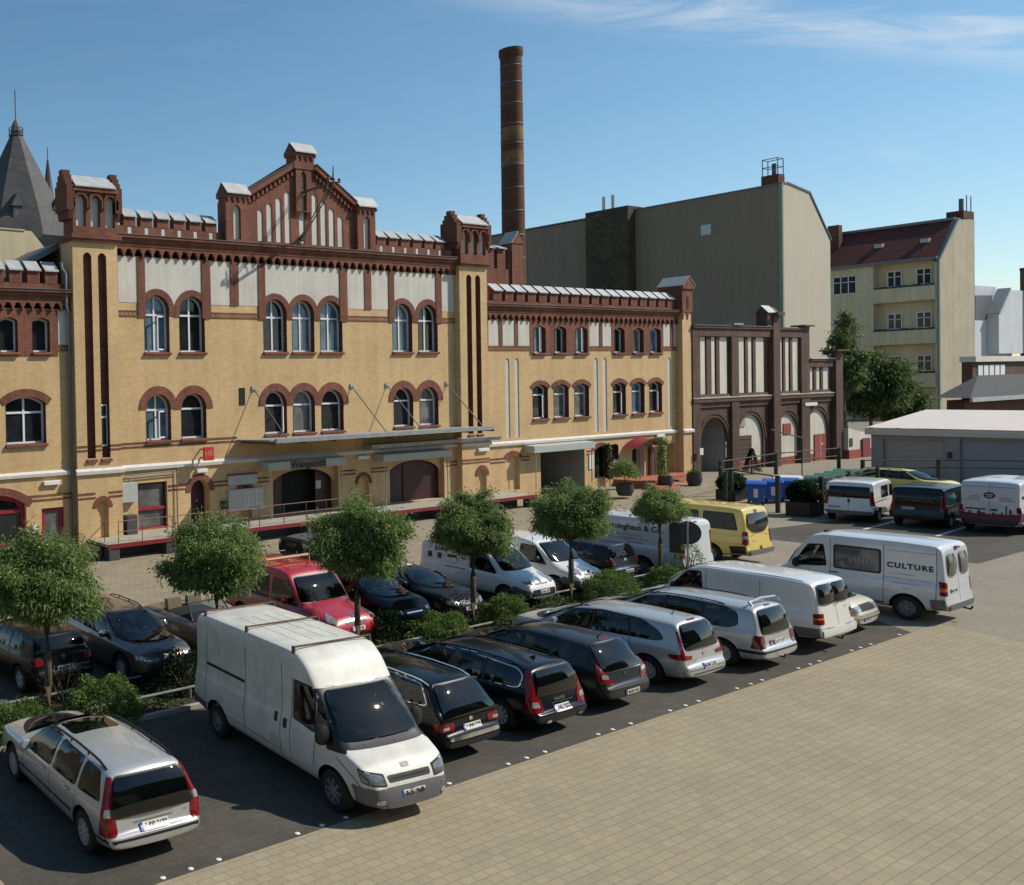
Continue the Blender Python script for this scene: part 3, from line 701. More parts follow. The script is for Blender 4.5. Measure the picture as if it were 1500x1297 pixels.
m = MB(); m.box(21.92, 22.28, TY+0.17, TY+0.24, 4.75, 6.75); w_ = m.build('window', M['frame'], T1); m = MB(); m.box(21.98, 22.22, TY+0.155, TY+0.169, 4.82, 6.1); m.box(21.98, 22.22, TY+0.155, TY+0.169, 6.2, 6.68); m.build('pane', M['glass'], w_)
for t, a, b in ((T1, 20.5, 22.95), (T2, 47.25, 49.76)):
    profile_x(t, 'stone_band', [(TY-0.12,3.44),(TY-0.14,3.60),(TY-0.02,3.72),(TY,3.72),(TY,3.44)], a-0.1, b+0.1, 'band')
bands(T1, 20.5, 21.45, TY, ((2.28,2.36),(2.48,2.56))); bands(T1, 22.2, 22.95, TY, ((2.28,2.36),(2.48,2.56)))
bands(T1, 20.5, 21.05, TY, ((4.55,4.63),(4.74,4.82))); bands(T1, 21.53, 21.86, TY, ((4.55,4.63),(4.74,4.82))); bands(T1, 22.34, 22.95, TY, ((4.55,4.63),(4.74,4.82)))
bands(T2, 47.25, 49.76, TY, ((2.38,2.46),(2.56,2.64)))
body_box(B, MX0+0.01, MX1-0.01, WY+1.25, WY+14, -0.7, 14.9); body_box(B, 20.52, 22.94, TY+1.21, WY+14, -0.7, 14.4, name='rear_wall'); body_box(B, 47.26, 49.74, TY+1.21, WY+14, -0.7, 14.4, name='rear_wall')
m = MB(); m.prism([(WY+0.9,14.9),(WY+7.5,16.2),(WY+14,14.9)], 'x', MX0, MX1); m.build('roof', M['tar'], B)
# ground-floor openings
m = MB(); plate(m, shop, [[(24.2,0.55),(25.7,0.55),(25.7,1.42),(24.2,1.42)],[(24.2,1.56),(25.7,1.56),(25.7,2.66),(24.2,2.66)]], WY+0.16, WY+0.24); sw = m.build('shop_window', M['maroon'], B)
m = MB(); m.sheet(shop, [], lambda u, v: (u, WY+0.22, v)); m.build('pane', M['glass_grey'], sw)
for za, zb in ((1.40, 1.56), (0.43, 0.55)): m = MB(); m.box(24.1, 25.8, WY+0.10, WY+0.158, za, zb); m.build('red_rail', M['redframe'], sw)
def recess(root, op, y, depth, mat, name, backmat=None):
    n = MB()
    for i in range(len(op)):
        a, b = op[i], op[(i+1) % len(op)]; n.quad((a[0],y,a[1]),(b[0],y,b[1]),(b[0],y+depth,b[1]),(a[0],y+depth,a[1]))
    o = n.build(name, M[mat], root)
    if backmat:
        q = MB(); q.sheet(op, [], lambda u, v: (u, y+depth, v)); q.build('back_panel', M[backmat], o)
    return o
recess(B, shop, WY, 0.24, 'yellow', 'shop_reveal')
recess(B, sdoor, WY, 0.5, 'yellow', 'side_door', 'maroon'); m = MB(); plate(m, ringpoly(27.86, 1.2, 0.36, 2.72, 'arch', 0.3), [], WY-0.035, WY); m.build('arch_surround', M['red'], B)
blind_niche(B, 39.36, 0.9, 0.36, 2.15, WY); blind_niche(B, 30.75, 0.9, 0.36, 2.2, WY)
e1 = recess(B, d1, WY, 1.1, 'yellow', 'entrance', 'dark')
for x0, x1 in ((32.72, 33.75), (36.2, 37.38)): m = MB(); m.box(x0, x1, WY+0.55, WY+0.62, 0.36, 2.6); m.build('door_leaf', M['maroon'], e1)
m = MB(); m.box(36.22, 36.6, WY+0.53, WY+0.548, 1.6, 2.05); m.build('notice', M['white'], e1)
e2 = recess(B, d2, WY, 0.45, 'yellow', 'gateway', 'maroon')
m = MB()
for k in (0,): m.box(43.0, 43.06, WY+0.42, WY+0.445, 0.36, 2.8)
m.build('door_boards', M['dark'], e2)
for (xa, xb, yy, ro) in ((32.68, 37.42, WY+0.3, e1), (41.48, 46.12, WY+0.25, e2)):
    m = MB(); xm = (xa+xb)/2; ar = arc(xm, 1.2, 1.28, 0, PI, 16); ar = [(xm+(q[0]-xm)*1.75, 1.95+(q[1]-1.2)*.66) for q in ar]; plate(m, [(xa+.01, 1.95), (xa+.01, 2.87), (xb-.01, 2.87), (xb-.01, 1.95)] + ar, [], yy, yy+.1); m.build('arch_spandrel', M['yellow'], ro)

# ------------------------------------------------------------------ left wing
LW = world_root('brick_wing', (18, WY, 0)); tag(LW, 'lower yellow brick wing at the left edge with red shop window', 'building')
lx0, lx1 = 9.0, 20.5
lw_hi = [(17.3,0.88),(18.95,0.88),(13.9,0.88),(12.3,.88)]; lw_lo = [(18.08,2.03),(13.4,2.03)]
lwh = [opening(x, w_, 9.29, 10.87, 'seg') for x, w_ in lw_hi] + [opening(x, w_, 5.04, 7.23, 'seg') for x, w_ in lw_lo]
lshop = opening(16.4, 3.15, 0.30, 2.75, 'seg'); ldoor = opening(19.36, 1.2, -0.45, 1.97, 'rect')
wall_front(LW, [(lx0,-0.7),(lx1,-0.7),(lx1,11.3),(lx0,11.3)], lwh+[lshop, ldoor], WY)
m = MB(); plate(m, [(lx0,9.1),(19.82,9.1),(19.82,11.25),(lx0,11.25)], lwh[:4], WY-0.03, WY-0.002); m.build('brick_panel', M['red'], LW)
for i, (x, w_) in enumerate(lw_hi): window(LW, x, w_, 9.29, 10.87, 'seg', g='glass', ring=0, transom=0.99, mull=False, y=WY-0.03)
for x, w_ in lw_lo: window(LW, x, w_, 5.04, 7.23, 'seg', g='glass', ring=0.36)
m = MB(); plate(m, [(19.85,9.64),(20.47,9.64),(20.47,11.24),(19.85,11.24)], [], WY-0.016, WY-0.002); m.build('white_panel', M['white'], LW)
lattice(LW, 19.83, 20.48, 9.32, 9.6, WY)
corbels(LW, lx0, lx1-0.01, 11.22, 11.70, WY, 0.5)
cornice(LW, lx0, lx1-0.01, 11.70, 12.2, WY)
m = MB(); m.box(lx0, lx1-0.3, WY-0.12, WY+0.26, 12.2, 12.47); m.build('parapet', M['red'], LW)
merlons(LW, [10.35+0.915*k for k in range(11)], 0.64, 12.47, 13.07, 13.5, WY, {}, slit=False)
profile_x(LW, 'stone_band', [(WY-0.12,3.48),(WY-0.14,3.62),(WY-0.02,3.73),(WY,3.73),(WY,3.48)], lx0, lx1-0.02, 'band')
bands(LW, 18.1, lx1-0.02, WY, ((2.34,2.42),(2.54,2.62)))
m = MB(); plate(m, ringpoly(16.4, 3.15, 0.30, 2.75, 'seg', 0.36), [], WY-0.035, WY); m.build('arch_surround', M['red'], LW)
recess(LW, lshop, WY, 0.3, 'yellow', 'shop_reveal')
m = MB(); plate(m, lshop, [[(15.05,0.48),(16.3,0.48),(16.3,1.86),(15.05,1.86)],[(16.5,0.48),(17.78,0.48),(17.78,1.86),(16.5,1.86)],[(15.05,2.02),(17.75,2.02),(17.5,2.35),(16.4,2.58),(15.3,2.35)]], WY+0.2, WY+0.3); sw2 = m.build('shop_window', M['redframe'], LW)
m = MB(); m.sheet(lshop, [], lambda u, v: (u, WY+0.27, v)); m.build('pane', M['glass'], sw2)
m = MB(); m.box(14.7, 18.1, WY-0.16, WY+0.2, 0.16, 0.298); m.build('sill', M['band'], sw2)
recess(LW, ldoor, WY, 0.3, 'yellow', 'door_reveal')
m = MB(); plate(m, ldoor, [[(18.97,-0.3),(19.75,-0.3),(19.75,1.78),(18.97,1.78)]], WY+0.12, WY+0.2); dd = m.build('door', M['redframe'], LW); m = MB(); m.sheet(ldoor, [], lambda u, v: (u, WY+0.18, v)); m.build('pane', M['glass_grey'], dd)
body_box(LW, lx0, lx1-0.01, WY+0.9, WY+10, -0.7, 12.1)
# ------------------------------------------------------------------ right wing
RW = world_root('brick_wing', (60, WY, 0)); tag(RW, 'lower yellow brick wing between the right tower and the brown arcade building', 'building')
rx0, rx1 = 49.76, 71.25
ru = [(55.38,1.22),(57.55,1.24),(59.84,1.28),(64.16,1.2),(66.44,1.24),(68.57,1.24)]; rl = [(55.4,1.55),(57.6,1.58),(59.83,1.58),(64.14,1.48),(66.38,1.52),(68.55,1.56)]
rslots = [(52.14,.42),(53.06,.42),(61.46,.44),(62.46,.46),(70.3,.46),(71.0,.3)]
rh = [opening(x, w_, 9.2, 10.95, 'seg') for x, w_ in ru] + [opening(x, w_, 4.87, 7.1, 'seg') for x, w_ in rl] + [opening(x, w_, 3.75, 8.85, 'arch') for x, w_ in rslots[:5]]
gate = opening(57.7, 4.7, -0.6, 2.75, 'rect'); rn = opening(52.57, 1.3, 0.36, 2.6, 'seg'); raw = opening(61.9, 1.45, 0.55, 2.7, 'seg'); rsm = opening(63.55, 0.8, 1.7, 2.8, 'seg'); rdoor = opening(66.3, 1.5, 0.3, 2.45, 'seg'); rdoor2 = opening(70.4, 1.1, -0.1, 2.5, 'rect')
wall_front(RW, [(rx0,-0.7),(rx1,-0.7),(rx1,11.35),(rx0,11.35)], rh+[gate, rn, raw, rsm, rdoor, rdoor2], WY)
m = MB()
for x0, x1, k in ((54.40,60.66,(0,1,2)),(63.28,69.5,(3,4,5))): plate(m, [(x0,9.02),(x1,9.02),(x1,11.3),(x0,11.3)], [rh[i] for i in k], WY-0.03, WY-0.002)
m.build('brick_panel', M['red'], RW)
for i, (x, w_) in enumerate(ru): window(RW, x, w_, 9.2, 10.95, 'seg', y=WY-0.03, g=['glass_blue','glass','glass_blue','glass','glass_grey','glass_blue'][i], ring=0, transom=0.99, mull=False, sash=0.4 if i in (0, 2) else 0)
for i, (x, w_) in enumerate(rl): window(RW, x, w_, 4.87, 7.1, 'seg', g=['glass','glass_grey','glass_grey','glass','glass_blue','glass'][i], ring=0.3, mull=False, transom=0.7, sash=0.5 if i in (0, 3, 5) else 0)
m = MB()
for h in [opening(x, w_, 3.75, 8.85, 'arch') for x, w_ in rslots[:5]]:
    m.sheet(h, [], lambda u, v: (u, WY+0.05, v))
    for i in range(len(h)):
        a, b = h[i], h[(i+1) % len(h)]; m.quad((a[0],WY,a[1]),(b[0],WY,b[1]),(b[0],WY+0.05,b[1]),(a[0],WY+0.05,a[1]))
m.build('slot_panels', M['white'], RW)
for x0, x1 in ((50.3,51.32),(51.68,52.85),(53.2,54.36),(60.75,61.85),(62.2,63.22),(69.6,70.46),(70.84,71.2)):
    m = MB(); m.box(x0, x1, WY-0.016, WY-0.002, 9.66, 11.26); m.build('white_panel', M['white'], RW)
for x0, x1 in ((49.8,50.3),(51.32,51.68),(52.85,53.2),(61.85,62.2),(70.46,70.84)): m = MB(); m.box(x0, x1, WY-0.05, WY-0.003, 9.64, 11.27); m.build('brick_pier', M['red'], RW)
for x0, x1 in ((49.8,54.39),(60.67,63.27),(69.51,71.22)): lattice(RW, x0, x1, 9.33, 9.62, WY)
corbels(RW, rx0+0.02, rx1, 11.26, 11.76, WY, 0.56); cornice(RW, rx0+0.02, rx1, 11.76, 12.3, WY)
m = MB(); m.box(rx0+0.03, rx1, WY-0.12, WY+0.26, 12.3, 12.49); m.build('parapet', M['red'], RW)
merlons(RW, [51.15+1.13*k for k in range(18)], 0.80, 12.49, 13.14, 13.58, WY, {}, slit=False)
profile_x(RW, 'stone_band', [(WY-0.12,3.27),(WY-0.14,3.42),(WY-0.02,3.54),(WY,3.54),(WY,3.27)], rx0+0.02, rx1, 'band')
for a, b in ((49.8,51.8),(53.35,54.2),(60.3,61.0)): bands(RW, a, b, WY, ((2.2,2.28),(2.42,2.5)))
PY = 38.05
m = MB(); m.box(71.25, 72.4, PY, WY+1.0, -0.7, 12.15); pil = m.build('pilaster', M['yellow'], RW)
m = MB(); m.box(71.15, 72.5, PY-0.08, PY+1.5, 12.15, 14.1); m.box(71.05, 72.6, PY-0.18, PY+1.6, 13.85, 14.1)
m.prism([(71.05,14.1),(72.6,14.1),(71.83,14.75)], 'y', PY-0.18, PY+1.6); m.prism([(71.15,12.15),(71.45,12.15),(71.3,11.6)], 'y', PY-0.06, PY-0.002); m.prism([(71.75,12.15),(72.05,12.15),(71.9,11.6)], 'y', PY-0.06, PY-0.002); th = m.build('turret', M['red'], RW)
m = MB(); m.box(71.7, 71.95, PY-0.10, PY-0.081, 12.4, 13.3); m.build('slot', M['dark'], th)
m = MB(); m.prism([(70.98,14.08),(71.83,14.78),(71.83,14.83),(70.98,14.13)], 'y', PY-0.22, PY+1.65); m.prism([(72.68,14.08),(71.83,14.78),(71.83,14.83),(72.68,14.13)], 'y', PY-0.22, PY+1.65); m.build('turret_roof', M['zinc'], th)
profile_x(pil, 'stone_band', [(PY-0.12,3.27),(PY-0.14,3.42),(PY-0.02,3.54),(PY-.002,3.54),(PY-.002,3.27)], 71.15, 72.5, 'band')
blind_niche(RW, 52.57, 1.3, 0.36, 2.6, WY, kind='seg', ring=0.3)
recess(RW, gate, WY, 3.2, 'garage_grey', 'gateway', 'darkgrey')
wi = recess(RW, raw, WY, 0.3, 'red', 'window', 'glass'); m = MB(); plate(m, ringpoly(61.9, 1.45, 0.55, 2.7, 'seg', 0.3), [], WY-0.035, WY); m.build('arch_surround', M['red'], wi)
recess(RW, rsm, WY, 0.25, 'red_dark', 'window', 'glass'); recess(RW, rdoor, WY, 0.6, 'band', 'entrance', 'dark')
m = MB(); m.box(65.56, 66.1, WY+0.3, WY+0.36, 0.3, 2.3); m.build('door_leaf', M['wood'], RW)
m = MB(); m.box(67.5, 68.85, WY-0.18, WY-0.004, 0.0, 2.36); [m.box(67.62+k*0.4, 67.92+k*0.4, WY-0.2, WY-0.182, 0.25, 2.2) for k in range(3)]; m.build('carved_panel', M['wood'], RW)
recess(RW, rdoor2, WY, 0.6, 'yellow', 'side_entrance', 'wood')
body_box(RW, rx0+0.02, rx1, WY+3.6, WY+12, -0.7, 12.1); body_box(RW, rx0+0.02, 55.2, WY+0.9, WY+3.59, -0.7, 12.1); body_box(RW, 60.2, rx1, WY+0.9, WY+3.59, -0.7, 12.1); body_box(RW, 55.21, 60.19, WY+0.9, WY+3.58, 2.9, 12.1)
# ------------------------------------------------------------------ crenellated rear wall behind the right wing
RB = world_root('crenellated_brick_wall', (59, 44, 12)); tag(RB, 'set back red brick wall with two slits and pointed pier beside the chimney', 'wall')
m = MB(); plate(m, [(50.5,11.5),(60.1,11.5),(60.1,17.0),(50.5,17.0)], [[(58.3,15.55),(58.65,15.55),(58.65,16.95),(58.3,16.95)],[(59.55,15.55),(59.9,15.55),(59.9,16.95),(59.55,16.95)]], 44, 44.5); m.build('wall', M['red'], RB)
m = MB(); m.box(60.1, 61.35, 43.85, 44.7, 11.5, 17.45); m.prism([(60.0,17.45),(61.45,17.45),(60.73,18.3)], 'y', 43.8, 44.8); m.build('pier', M['red'], RB)
m = MB()
for x in (57.0, 58.95): m.prism([(43.8,16.98),(44.6,17.3),(44.6,17.36),(43.8,17.04)], 'x', x-0.3 if x < 58 else x-0.28, x+1.25 if x < 58 else x+0.55)
m.prism([(59.95,17.45),(60.73,18.32),(60.73,18.4),(59.95,17.52)], 'y', 43.75, 44.85); m.build('coping', M['zinc'], RB)
# ------------------------------------------------------------------ arcade building of brown brick and white panels
A = world_root('arcade_building', (84, 38.2, 0)); tag(A, 'brown brick building with tall white panels above four round arches', 'building')
AY = 38.2
arch_ = [(75.68,3.9,4.25),(80.9,3.9,4.3),(86.65,3.6,4.15),(91.6,3.7,4.38)]
ah = [opening(cx, w_, -0.7, zt, 'arch') for cx, w_, zt in arch_]
m = MB(); m.sheet([(72.42,-0.7),(95.2,-0.7),(95.2,5.0),(72.42,5.0)], ah, lambda u, v: (u, AY, v))
for h in ah:
    for i in range(1, len(h)):
        a, b = h[i], h[(i+1) % len(h)]; m.quad((a[0],AY,a[1]),(b[0],AY,b[1]),(b[0],AY+0.12,b[1]),(a[0],AY+0.12,a[1]))
m.build('arcade_wall', M['brown'], A)
for cx, w_, zt in arch_:
    r_ = MB(); plate(r_, ringpoly(cx, w_, 0, zt, 'arch', 0.13), [], AY-0.04, AY-0.001); plate(r_, [(q[0], q[1]) for q in ringpoly(cx, w_+0.5, 0, zt+0.25, 'arch', 0.12)], [], AY-0.07, AY-0.001); r_.build('arch_moulding', M['brown'], A)
profile_x(A, 'string_course', [(AY,5.0),(AY-0.12,5.02),(AY-0.12,5.35),(AY-0.28,5.42),(AY-0.28,5.68),(AY-0.16,5.74),(AY-0.1,6.0),(AY,6.0)], 72.42, 95.1, 'brown')
profile_x(A, 'ledge', [(AY-0.32,5.68),(AY-0.34,5.74),(AY-0.1,5.82),(AY-0.1,5.70)], 72.42, 95.1, 'concrete')
m = MB(); m.box(72.42, 89.95, AY, AY+0.5, 6.0, 11.0); m.box(89.95, 95.1, AY, AY+0.5, 6.0, 8.45); m.build('upper_wall', M['brown'], A)
pan = [(73.5,74.48),(75.3,75.82),(76.45,77.5),(79.0,80.0),(80.55,81.12),(81.7,82.95),(84.82,85.8),(86.3,86.9),(87.45,88.4)]
for x0, x1 in pan:
    m = MB(); m.box(x0, x1, AY-0.014, AY-0.002, 6.02, 10.36); m.build('white_panel', M['white_old'], A)
for x0, x1 in ((90.0,90.8),(91.4,92.0),(92.55,93.55)):
    m = MB(); m.box(x0, x1, AY-0.014, AY-0.002, 6.02, 7.9); m.build('white_panel', M['white_old'], A)
for x0, x1, zt in ((74.48,75.3,10.4),(75.82,76.45,10.4),(80.0,80.55,10.4),(81.12,81.7,10.4),(85.8,86.3,10.4),(86.9,87.45,10.4),(90.8,91.4,7.95),(92.0,92.55,7.95)):
    m = MB(); m.box(x0+0.08, x1-0.08, AY-0.09, AY-0.003, 6.0, zt); m.build('brick_rib', M['brown'], A)
m = MB(); m.box(72.42, 89.0, AY-0.24, AY-0.002, 10.4, 11.0); m.box(72.42, 89.0, AY-0.36, AY+0.55, 11.0, 11.18); m.build('eaves', M['brown'], A)
m = MB(); m.box(89.92, 94.0, AY-0.24, AY-0.002, 7.95, 8.45); m.box(89.92, 94.0, AY-0.34, AY+0.55, 8.45, 8.62); m.build('lower_eaves', M['brown'], A)
m = MB(); m.box(72.42, 83.6, AY-0.42, AY+0.6, 11.184, 11.24); m.build('eaves_sheet', M['zinc_dark'], A)
m = MB(); m.box(89.92, 94.0, AY-0.4, AY+0.6, 8.624, 8.68); m.build('lower_eaves_sheet', M['pale_roof'], A)
def pier(x0, x1, zt, pr, mat='brown'):
    m = MB(); m.box(x0, x1, AY-pr, AY-0.002, -0.7, zt); return m.build('pier', M[mat], A)
pier(72.45, 73.45, 10.99, 0.22); pier(77.85, 78.85, 11.3, 0.22)
p_ = pier(83.7, 84.75, 12.1, 0.40); pier(88.55, 89.9, 11.3, 0.22); pier(94.0, 95.2, 9.25, 0.40)
m = MB(); m.box(83.0, 83.69, AY-0.3, AY+0.5, 11.24, 12.35); m.prism([(AY-0.35,12.35),(AY+0.1,12.85),(AY+0.55,12.35)], 'x', 82.9, 84.8); m.box(83.7, 84.75, AY-0.74, AY+0.3, 12.1, 12.35); m.build('pinnacle', M['brown'], A)
m = MB(); m.prism([(AY-0.42,12.3),(AY+0.1,12.88),(AY+0.1,12.94),(AY-0.42,12.36)], 'x', 82.85, 84.1); m.build('pinnacle_roof', M['zinc'], A)
m = MB(); m.box(77.7, 79.0, AY-0.5, AY+0.3, 11.3, 11.4); m.build('pier_cap', M['zinc'], A)
m = MB(); m.box(88.4, 90.05, AY-0.55, AY+0.5, 11.3, 11.42); m.box(93.2, 95.35, AY-0.85, AY+0.5, 9.25, 9.38); m.build('pier_caps', M['brown'], A)
# what stands behind the arches
m = MB(); m.box(73.0, 78.0, AY+5.5, AY+5.6, -0.7, 4.6); m.build('passage_back', M['darkgrey'], A)
m = MB(); m.box(77.5, 77.75, AY+0.25, AY+5.5, -0.7, 4.6); m.box(73.3, 73.6, AY+0.25, AY+5.5, -0.7, 4.6); m.box(73.3, 78, AY+0.25, AY+5.5, 4.4, 4.6); m.build('passage_walls', M['garage_grey'], A)
m = MB(); m.box(73.6, 77.5, AY+3.0, AY+3.1, -0.7, 1.15); m.build('passage_gate', M['garage_grey'], A)
m = MB(); m.box(78.0, 95.0, AY+0.13, AY+0.3, 0.62, 4.8); m.build('white_back_wall', M['white_old'], A)
m = MB(); m.box(78.0, 95.0, AY+0.118, AY+0.128, -0.7, 0.62); m.build('back_wall_plinth', M['rust_red'], A)
m = MB(); m.box(78.9, 81.2, AY+0.06, AY+0.117, 0.75, 2.65); lw = m.build('lattice_window', M['brown'], A)
m = MB()
for k in range(5): m.box(78.95, 81.15, AY+0.035, AY+0.058, 0.85+k*0.38, 0.93+k*0.38)
m.build('slats', M['darkgrey'], lw)
m = MB(); m.box(78.9, 80.3, AY+0.07, AY+0.127, 3.35, 4.2); m.build('vent_panel', M['garage_grey'], A)
m = MB(); m.box(86.2, 87.4, AY+0.07, AY+0.127, 2.45, 3.35); m.build('small_window', M['rust_red'], A)
m = MB(); m.box(91.3, 93.2, AY+0.06, AY+0.117, -0.2, 2.25); rd = m.build('red_door', M['rust_red'], A)
m = MB(); m.box(92.22, 92.28, AY+0.04, AY+0.058, -0.1, 2.2); m.box(92.4, 92.65, AY+0.04, AY+0.058, 1.35, 1.5); m.build('door_notice', M['white'], rd)
m = MB(); m.box(89.0, 91.0, AY-0.28, AY-0.15, 4.72, 4.98); m.build('white_lamp', M['frame'], A)
m = MB(); m.box(72.42, 95.0, AY+0.56, AY+12, 4.9, 8.4); m.build('rear_block', M['brown'], A)
# ------------------------------------------------------------------ distant buildings
M['verdigris'] = plain('weathered_green_strip', (.20,.25,.20), .8)
G = world_root('apartment_block', (122, 60, 0)); tag(G, 'tall windowless grey rendered apartment block with pale sunlit end wall behind the arcade', 'building')
gx0, gx1 = 117.1, 128.1
prof = [(gx0,-1),(gx1,-1),(gx1,22.8),(123.3,27.85),(118.4,28.5),(gx0,28.38)]
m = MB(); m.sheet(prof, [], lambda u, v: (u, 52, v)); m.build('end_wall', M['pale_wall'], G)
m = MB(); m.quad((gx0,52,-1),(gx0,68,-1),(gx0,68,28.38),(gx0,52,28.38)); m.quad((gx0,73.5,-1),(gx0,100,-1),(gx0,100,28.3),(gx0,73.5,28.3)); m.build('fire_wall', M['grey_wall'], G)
m = MB(); m.box(gx0-.08, gx0+.22, 51.9, 52.25, -1, 28.4); m.build('corner_strip', M['verdigris'], G)
m = MB(); m.box(gx0-1.6, gx0-0.0, 68, 73.5, -1, 28.9); m.box(gx0, gx0+1.5, 68, 73.5, 27, 28.9); m.build('brick_shaft', M['olive_brick'], G)
m = MB(); m.quad((gx1,52,-1),(gx1,100,-1),(gx1,100,22.8),(gx1,52,22.8)); m.quad((gx0,100,-1),(gx1,100,-1),(gx1,100,22.8),(gx0,100,28.3)); m.build('far_walls', M['pale_wall'], G)
m = MB(); m.prism([(gx0-0.1,28.38),(118.4,28.52),(123.3,27.87),(gx1+0.15,22.8),(gx1+0.15,23.0),(123.4,28.05),(118.4,28.72),(gx0-0.1,28.55)], 'y', 51.9, 100); m.build('roof', M['zinc_dark'], G)
m = MB(); m.box(114.98+2.2, 118.5, 52.3, 54.0, 28.5, 29.6); ch = m.build('chimney', M['chim'], G)
m = MB()
for x in (117.25, 118.45):
    for y in (52.4, 53.9): m.tube([(x, y, 29.6), (x, y, 31.4)], 0.05, 5)
for z in (30.5, 31.4): m.tube([(117.25,52.4,z),(118.45,52.4,z),(118.45,53.9,z),(117.25,53.9,z),(117.25,52.4,z)], 0.045, 5)
m.tube([(117.8,53,29.6),(117.8,53,30.9)], 0.22, 8); m.build('chimney_cage', M['darksteel'], ch)
for y in (71.0, 72.2):
    m = MB(); m.tube([(gx0+0.3, y, 28.9), (gx0+0.3, y, 30.9)], 0.2, 10); m.build('flue_pipe', M['steel'], G)
m = MB(); m.box(gx0-0.06, gx0+0.02, 59.2, 60.3, 24.0, 25.2); m.build('small_window', M['steel'], G)
m = MB(); m.box(128.11, 129.6, 53.5, 60, 16.7, 18.4); m.box(128.11, 129.6, 53.5, 60, 11.0, 12.7); m.box(128.11, 129.6, 53.5, 60, 22.0, 22.5); m.build('balconies', M['white'], G)

T = world_root('tenement', (182, 64, 0)); tag(T, 'cream tenement with steep red tiled roof and three rows of recessed balconies', 'building')
tx = 175.65
bal = [[(58.4,20.0),(65.8,20.0),(65.8,23.7),(58.4,23.7)],[(58.4,13.5),(65.8,13.5),(65.8,17.8),(58.4,17.8)],[(58.4,7.0),(65.8,7.0),(65.8,11.4),(58.4,11.4)],[(58.4,0.5),(65.8,0.5),(65.8,5.0),(58.4,5.0)]]
m = MB(); m.sheet([(58,-1),(96,-1),(96,24.2),(58,24.2)], bal, lambda u, v: (tx, u, v))
for h in bal:
    for i in range(4): a, b = h[i], h[(i+1) % 4]; m.quad((tx,a[0],a[1]),(tx,b[0],b[1]),(tx+1.6,b[0],b[1]),(tx+1.6,a[0],a[1]))
    m.sheet(h, [], lambda u, v: (tx+1.6, u, v))
m.build('front_wall', M['cream_wall'], T)
for zb in (20.0, 13.5, 7.0):
    m = MB(); m.box(tx-0.12, tx+0.1, 58.35, 65.85, zb-2.1, zb-0.02); pp = m.build('balcony_parapet', M['cream_wall'], T)
    m = MB()
    for k in range(9):
        y = 58.6+k*0.8; m.box(tx-0.2, tx+0.25, y, y+0.7, zb-0.016, zb+0.2+0.16*random.random())
    m.build('flower_boxes', M['black'], pp)
    for y0, y1 in ((62.8,64.6),(59.3,61.1)):
        m = MB(); plate(m, [(y0,zb+0.3),(y1,zb+0.3),(y1,zb+2.7),(y0,zb+2.7)], [[(y0+0.12,zb+0.4),((y0+y1)/2-0.07,zb+0.4),((y0+y1)/2-0.07,zb+2.58),(y0+0.12,zb+2.58)],[((y0+y1)/2+0.07,zb+0.4),(y1-0.12,zb+0.4),(y1-0.12,zb+2.58),((y0+y1)/2+0.07,zb+2.58)]], 0, 0.1)
        m.box(y0, y1, 0.0, 0.09, zb+1.75, zb+1.85)
        m.v = [(tx+1.45+v[1], v[0], v[2]) for v in m.v]; w_ = m.build('window', M['frame'], T)
        m = MB(); m.box(tx+1.56, tx+1.58, y0+.02, y1-.02, zb+0.3, zb+2.7); m.build('pane', M['glass'], w_)
for zb in (19.7, 14.6-1.6):
    m = MB()
    for k in range(4): m.box(tx-0.08, tx+0.02, 67.9+k*0.98, 68.0+k*0.98, zb, zb+2.8)
    m.box(tx-0.08, tx+0.02, 67.9, 70.94, zb, zb+0.1); m.box(tx-0.08, tx+0.02, 67.9, 70.94, zb+1.8, zb+1.9); m.box(tx-0.08, tx+0.02, 67.9, 70.94, zb+2.7, zb+2.8); w_ = m.build('window', M['frame'], T)
    m = MB(); m.box(tx-0.03, tx-0.01, 67.9, 70.9, zb, zb+2.8); m.build('pane', M['glass'], w_)
epr = [(tx,-1),(188.5,-1),(188.4,30.4),(184.6,30.1),(182.0,29.8),(tx,23.7)]
m = MB(); m.sheet(epr, [], lambda u, v: (u, 58, v)); m.quad((188.5,58,-1),(188.5,96,-1),(188.5,96,30.3),(188.5,58,30.3)); m.build('end_wall', M['apt_wall'], T)
m = MB(); m.box(tx-.1, tx+.3, 57.9, 58.2, -1, 24.0); m.build('corner_strip', M['verdigris'], T)
m = MB(); m.add([(tx-0.5,58.3,24.0),(tx-0.5,96,24.0),(181.9,96,29.9),(181.9,58.3,29.9)], [(0,1,2,3)]); rf = m.build('roof', M['tiles'], T)
m = MB(); m.box(181.7, 188.3, 58.2, 96, 29.9, 30.3); m.build('flat_top', M['zinc_dark'], rf)
m = MB(); m.prism([(tx-0.65,23.4),(tx-0.2,23.4),(182.3,29.8),(182.0,30.1)], 'y', 57.8, 58.45); m.build('verge', M['zinc_dark'], rf)
m = MB(); m.box(tx-0.75, tx-0.3, 58, 96, 23.7, 24.1); m.build('gutter', M['zinc_dark'], rf)
for y, n_ in ((69.0,'chimney'),):
    m = MB(); m.box(179, 180.2, 71.5, 73.0, 27, 31.2); m.build('chimney', M['chim'], T)
m = MB(); m.box(184.5, 188.4, 58.0, 60, 30.3, 31.5); c2 = m.build('chimney', M['chim'], T)
m = MB()
for x in (186.6, 188.2): m.tube([(x,58.3,31.5),(x,58.3,34.0)], 0.07, 5)
m.tube([(186.6,58.3,33.2),(188.2,58.3,33.9)], 0.06, 5); m.tube([(185.6,58.6,31.5),(185.6,58.6,33.4)], 0.3, 8); m.build('chimney_cage', M['darksteel'], c2)
